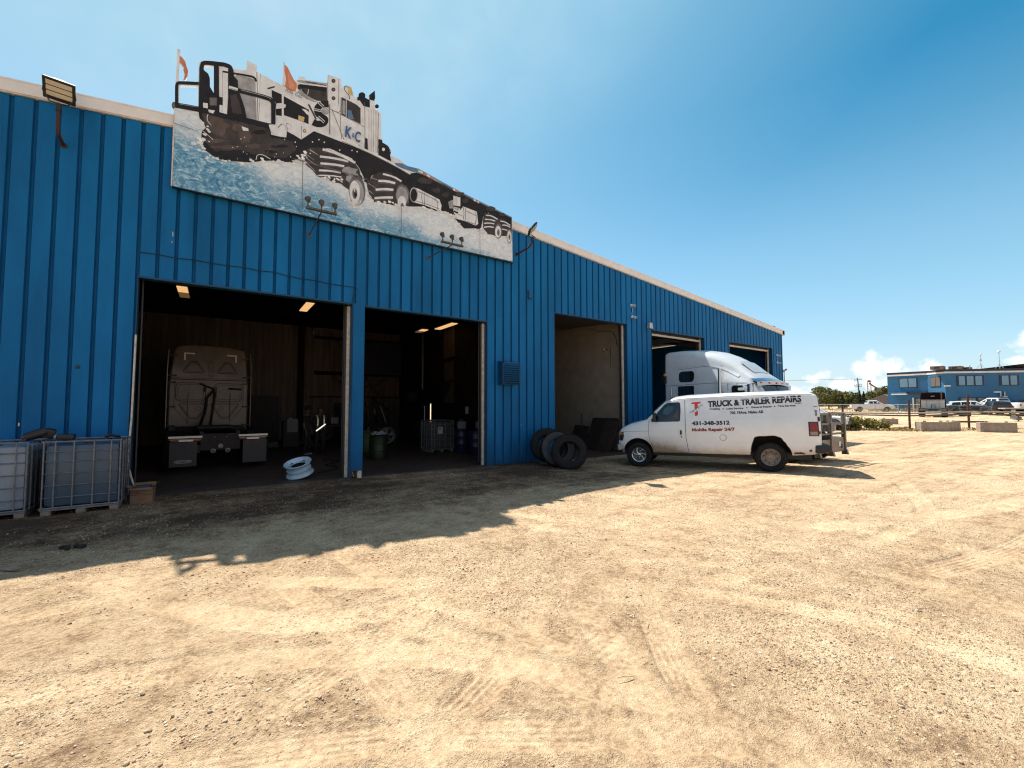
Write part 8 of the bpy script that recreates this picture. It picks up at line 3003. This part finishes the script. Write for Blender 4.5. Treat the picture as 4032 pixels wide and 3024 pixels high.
for (x, y, a, b, h) in ((93.6, 18.3, 1.6, 1.5, .55), (95.6, 16.6, 2.0, 1.4, .50), (97.2, 15.8, 1.4, 1.2, .38)):
    q = MB()
    q.box((x, y, 7.38 + h / 2), (a, b, h), brown, bevel=.04)
    q.box((x - a / 2 - .01, y, 7.38 + h * .45), (.03, b * .4, h * .4), black)
    q.build('air_handler', ro)
# lean roof behind and roof top masts
m = MB()
m.add([(98.5, 15.5, 7.38), (112, 12, 7.38), (112, 4, 8.9), (101, 9.6, 8.15)], [(0, 1, 2, 3)], galv)
m.build('sloped_roof', ob)
for i, (x, y, h, nm) in enumerate(((96.2, 14.0, 2.15, 'left antenna mast on the office roof'), (98.5, 12.4, 2.6, 'right taller antenna mast with a white dome on the office roof'), (94.9, 15.0, .55, 'short stub vent with white cap on the office roof'))):
    t = thing('roof_antenna', nm, 'antenna', (x, y, 7.38), 0, 'antennas on the office roof')
    m = MB()
    m.tube([(0, 0, 0), (0, 0, h)], .04, gal, n=6)
    if i < 2:
        for k in range(3):
            a = k * 2.09
            m.tube([(0, 0, .75), (math.cos(a) * .5, math.sin(a) * .5, 0.02)], .03, gal, n=5)
    if i == 0:
        m.box((0, 0, 1.3), (.2, .2, .25), gal)
    m.build('mast', t)
    m = MB()
    r_ = (.13, .20, .12)[i]
    m.lathe([(0, -r_ * .7), (r_, -r_ * .3), (r_, r_ * .2), (r_ * .6, r_ * .8), (0, r_)], mat('white_plastic', (.6, .6, .6)), c=(0, 0, h), n=12)
    m.build('dome', t)
m = MB()
m.prism([(0, 0), (4.5, 0), (4.5, 2.0), (2.2, 3.0), (0, 2.0)], 'X', 0, 5, mat('far_shed_roof', (.16, .12, .10), .8))
m.build('far_shed', loc=(101, 25.0, .8), label='small brown roofed shed peeping left of the blue office', cat='shed')

# ------------------------------------------------------------------ vehicles on the far lot
def car(name, label, cat_, loc, rz, kind, col, top=None, grp='vehicles parked on the far lot', s=1.0, lower=None):
    t = thing(name, label, cat_, (loc[0], loc[1], tz(*loc)), rz, grp)
    pm = mat('car_' + '_'.join('%02d' % int(c * 99) for c in col), col, .25, 0, .03, 2, coat=.5)
    tm = mat('car_' + '_'.join('%02d' % int(c * 99) for c in top), top, .25, 0, .03, 2, coat=.5) if top else pm
    if kind == 'pickup':
        st = [(-2.9, .50, 1.25, .93, .02, 1.0, .05, 0), (-2.8, .45, 1.30, .98, .03, 1.0, .05, 0), (-.75, .40, 1.30, 1.0, .03, 1.0, .05, 0), (1.15, .40, 1.28, 1.0, .04, 1.0, .08, .02), (2.4, .45, 1.18, .97, .04, 1.0, .12, .03), (2.85, .50, 1.05, .90, .03, .9, .12, .02), (2.95, .55, .95, .82, .02, .85, .1, 0)]
        cab_ = [(-.80, 1.22, 1.35, .93, .02, 1.3, .03, 0), (-.62, 1.22, 1.88, .93, .16, 1.3, .10, .03), (.55, 1.22, 1.92, .94, .17, 1.3, .10, .03), (1.35, 1.22, 1.34, .93, .03, 1.3, .05, .02)]
        wins = [[(-.56, 1.38), (-.50, 1.76), (-.02, 1.79), (-.02, 1.38)], [(.06, 1.38), (.06, 1.79), (.50, 1.78), (1.02, 1.42), (1.02, 1.38)]]
        ax = (-1.85, 1.85)
    else:
        st = [(-2.35, .50, 1.05, .88, .02, .9, .08, 0), (-2.25, .42, 1.15, .95, .03, .9, .08, 0), (.9, .38, 1.08, .97, .03, .9, .08, 0), (2.0, .42, 1.0, .94, .03, .9, .12, .02), (2.35, .48, .88, .86, .02, .8, .12, .0)]
        cab_ = [(-2.28, 1.02, 1.12, .88, .02, 1.05, .03, 0), (-1.98, 1.02, 1.62, .90, .16, 1.05, .10, .03), (-.3, 1.02, 1.72, .92, .18, 1.05, .10, .03), (.35, 1.02, 1.68, .92, .17, 1.05, .10, .03), (1.15, 1.02, 1.12, .90, .03, 1.05, .05, .02)]
        wins = [[(-1.95, 1.16), (-1.85, 1.50), (-1.1, 1.56), (-1.1, 1.14)], [(-1.02, 1.14), (-1.02, 1.56), (-.22, 1.58), (-.22, 1.12)], [(-.14, 1.12), (-.14, 1.58), (.28, 1.56), (.85, 1.14)]]
        ax = (-1.40, 1.45)
    Lb, Lc = Loft(st), Loft(cab_)
    b = MB(); Lb.mesh(b, pm, .3)
    if kind == 'pickup':
        b.box((-1.82, 0, 1.335), (1.95, 1.62, .02), black)
    bo = b.build('body', t, angle=45)
    b = MB(); Lc.mesh(b, tm, .25); b.build('cabin', t, angle=45)
    for s_ in (1, -1):
        for wn in wins:
            q = MB(); Lc.panel(q, wn, .008, s_, glass_dark, 1); q.build('window', t)
    q = MB()   # rear and front glass
    a0, a1 = cab_[0], cab_[1]
    for (xa, za, ya), (xb, zb_, yb_) in ((((a0[0] * .55 + a1[0] * .45) - .02, a0[2] * .55 + a1[2] * .45, .72), (a1[0] * .92 + a0[0] * .08 - .012, a1[2] * .94 + a0[2] * .06 - .02, .62)),):
        q.add([(xa, -ya, za), (xa, ya, za), (xb, yb_, zb_), (xb, -yb_, zb_)], [(0, 1, 2, 3)], glass_dark)
    q.build('rear_window', t)
    q = MB()
    a0, a1 = cab_[-1], cab_[-2]
    q.add([(a0[0] - .08, -.76, a0[2] + .09), (a0[0] - .08, .76, a0[2] + .09), (a1[0] + .10, .62, a1[2] - .04), (a1[0] + .10, -.62, a1[2] - .04)], [(0, 1, 2, 3)], glass_dark)
    q.build('windscreen', t)
    xr, xf = st[0][0], st[-1][0]
    q = MB(); q.box((xr - .05, 0, .58), (.16, 1.75, .2), lower or mat('bumper_grey', (.12, .12, .125), .4, .5), bevel=.03); q.build('rear_bumper', t)
    q = MB(); q.box((xf + .02, 0, .58), (.16, 1.75, .24), lower or mat('bumper_grey', (.12, .12, .125)), bevel=.03); q.box((xf + .02, 0, .82), (.06, 1.2, .22), black); q.build('front_bumper', t)
    for s_ in (1, -1):
        q = MB(); q.box((xr - .01, s_ * .80, .98), (.06, .14, .28), mat('red_lens', (.3, .01, .01)), bevel=.01); q.build('tail_light', t)
        q = MB(); q.box((xf - .06, s_ * .70, .86), (.14, .28, .14), mat('clear_headlight', (.5, .52, .55)), bevel=.02); q.build('headlight', t)
        q = MB(); q.box((st[2][0] * 0 + (1.0 if kind == 'pickup' else .75), s_ * 1.05, 1.30 if kind == 'pickup' else 1.12), (.10, .16, .14), tm, bevel=.02); q.build('mirror', t)
        for a in ax:
            q = MB()
            q.prism([(a + .46 * math.cos(k), .40 + .46 * math.sin(k)) for k in np.linspace(0, math.pi, 12)], 'Y', s_ * .72, s_ * 1.012, black)
            q.build('wheel_arch', t)
            wo = MB()
            wo.lathe([(.22, -.1), (.36, -.11), (.39, -.07), (.39, .07), (.36, .11), (.22, .1)], rubber, c=(0, 0, 0), axis='Y', n=20)
            w_ = wo.build('tyre', t, loc=(a, s_ * .90, .39))
            wo = MB()
            wo.lathe([(.235, s_ * .09), (.2, s_ * .05), (.06, s_ * .07), (0, s_ * .075)], mat('dull_steel_rim', (.3, .3, .3)), axis='Y', n=16)
            wo.build('rim', w_)
    t.scale = (s, s, s)
    return t
WHT, BLK = (.62, .63, .65), (.012, .012, .014)
x, y = at_px(3430, 74.5)
car('pickup_truck', 'white crew cab pickup seen side on in front of the trees', 'pickup', (x, y), R(-60), 'pickup', WHT, s=1.0)
x, y = at_px(3925, 62.5)
car('pickup_truck', 'white pickup parked behind the black car, its tailgate to the right', 'pickup', (x, y), R(62), 'pickup', WHT, s=1.12)
x, y = at_px(3918, 55)
HB = car('hatchback_car', 'black car seen from behind with white number plate near the right blocks', 'car', (x, y), R(22), 'suv', BLK, s=1.02)
x, y = at_px(3822, 60)
car('suv', 'dark car with a white roof facing right behind the tyre stack', 'car', (x, y), R(-72), 'suv', (.03, .03, .035), top=WHT, s=1.05)
x, y = at_px(3990, 66)
car('suv', 'blue car parked right of the white pickup by the office', 'car', (x, y), R(45), 'suv', (.03, .12, .34), s=1.0)
x, y = at_px(4046, 62)
car('suv', 'dark vehicle at the far right edge of the photo', 'car', (x, y), R(40), 'suv', (.02, .012, .012), s=1.1)
x, y = at_px(3168, 33)
car('sedan_car', 'white car bonnet showing between the van and the grille guard', 'car', (x + .4, y - .2), R(-75), 'suv', WHT, s=1.0)
q = MB()
q.box((0, 0, 0), (.02, .34, .15), mat('white_plastic', (.6, .6, .6)))
x, y = at_px(3932, 52.2)
pl_ = q.build('number_plate', HB, loc=(-2.44, 0, .80))

# day cab tractor with headboard, seen from behind
x, y = at_px(3667, 53.5)
t = thing('day_cab_tractor', 'black truck seen from behind with a white headboard in front of the office', 'truck', (x + .5, y, tz(x, y)), R(11), 'vehicles parked on the far lot')
mar = mat('maroon_black_cab', (.010, .004, .005), .8, 0, .1, 3, spec=.1)
DB = Loft([(0, .9, 2.9, 1.12, .06, 1.9, .12, .02), (.1, .9, 2.96, 1.16, .06, 1.9, .12, .03), (2.3, .9, 2.98, 1.14, .08, 1.9, .2, .04), (3.0, .9, 2.1, 1.0, .03, 1.6, .1, .02), (5.0, .8, 1.6, .85, .03, 1.3, .12, .02)])
m = MB(); DB.mesh(m, mar, .4); m.build('body', t)
m = MB()
hb = mat('headboard_alu', (.50, .46, .42), .45, .3, .08, 4)
m.box((-.5, 0, 1.52), (.08, 2.1, 1.12), hb)
m.box((-.55, 0, 2.02), (.03, 2.0, .07), black)
m.box((-.55, -.55, 1.55), (.02, .02, 1.0), black)
m.box((-.55, .55, 1.55), (.02, .02, 1.0), black)
m.tube([(-.56, -.18, 1.0), (-.58, -.18, 1.45), (-.58, .12, 1.48), (-.56, .12, 1.0)], .025, black, n=6)
m.build('headboard', t)
m = MB()
m.tube([(-.3, -.78, 1.0), (-.3, -.78, 3.05)], .06, mat('exhaust_brown', (.12, .07, .05), .5, .5), n=8)
m.build('exhaust', t)
m = MB()
m.box((-1.8, 0, .85), (4.2, .9, .25), black)
m.box((-3.3, 0, .82), (.1, 2.3, .14), mat('frame_pale', (.20, .17, .15), .6))
m.build('chassis', t)
for s_ in (1, -1):
    for a in (-1.5, -2.7):
        wheel(t, (a, s_ * .98, .52), .52, .58, s_, rim_mat=black)
m = MB()
m.box((-.01, .0, 2.5), (.02, .35, .12), mat('pale_lens', (.22, .20, .18)))
m.build('cab_lamp', t)
# tyre stack
x, y = at_px(3796, 52.8)
for k in range(5):
    t = thing('stacked_tyre', '%s truck tyre in the stack behind the rusty post' % ('bottom', 'second', 'middle', 'fourth', 'top')[k], 'tyre', (x + rnd.uniform(-.04, .04), y + rnd.uniform(-.04, .04), tz(x, y) + .13 + k * .27), 0, 'stack of truck tyres on the far lot')
    m = MB()
    m.lathe([(.29, -.10), (.38, -.135), (.50, -.10), (.52, -.06), (.52, .06), (.50, .10), (.38, .135), (.29, .10)], mat('grey_old_tyre', (.07, .062, .055), .85, 0, .25, 8), n=24)
    m.build('casing', t)
# flat deck trailer at the right edge
x, y = at_px(4040, 50.5)
t = thing('flat_trailer', 'low flat deck trailer reaching in from the right edge of the lot', 'trailer', (x + 2.5, y + 1.6, tz(x, y)), R(20), 'vehicles parked on the far lot')
m = MB()
m.box((0, 0, .92), (6.5, 2.4, .12), mat('pale_deck', (.42, .36, .29), .8, 0, .2, 3))
m.box((0, 0, .80), (6.4, 2.2, .14), black)
m.build('deck', t)
m = MB()
m.box((-3.2, .5, .4), (.3, .3, .75), mat('pale_deck', (.42, .36, .29)))
m.box((-3.0, -.9, .42), (.25, .25, .8), black)
m.build('landing_leg', t)
for s_ in (1, -1):
    for a in (-.9, .2):
        wheel(t, (a, s_ * 1.0, .38), .38, .25, s_)
x, y = at_px(4030, 40.5)
t = thing('trailer_hitch', 'grey trailer tongue and jack at the right edge beyond the right block', 'trailer tongue', (x, y + .4, 0), R(30))
m = MB()
m.box((.4, 0, .62), (1.2, .3, .22), mat('bumper_grey', (.12, .12, .125)), bevel=.03)
m.box((.1, 0, .45), (.5, .5, .10), mat('frame_pale', (.20, .17, .15)))
m.build('tongue', t)
m = MB()
m.cyl((0, 0, .02), (0, 0, .8), .05, black, n=10)
m.cyl((0, 0, .0), (0, 0, .03), .14, black, n=10)
m.build('jack', t)
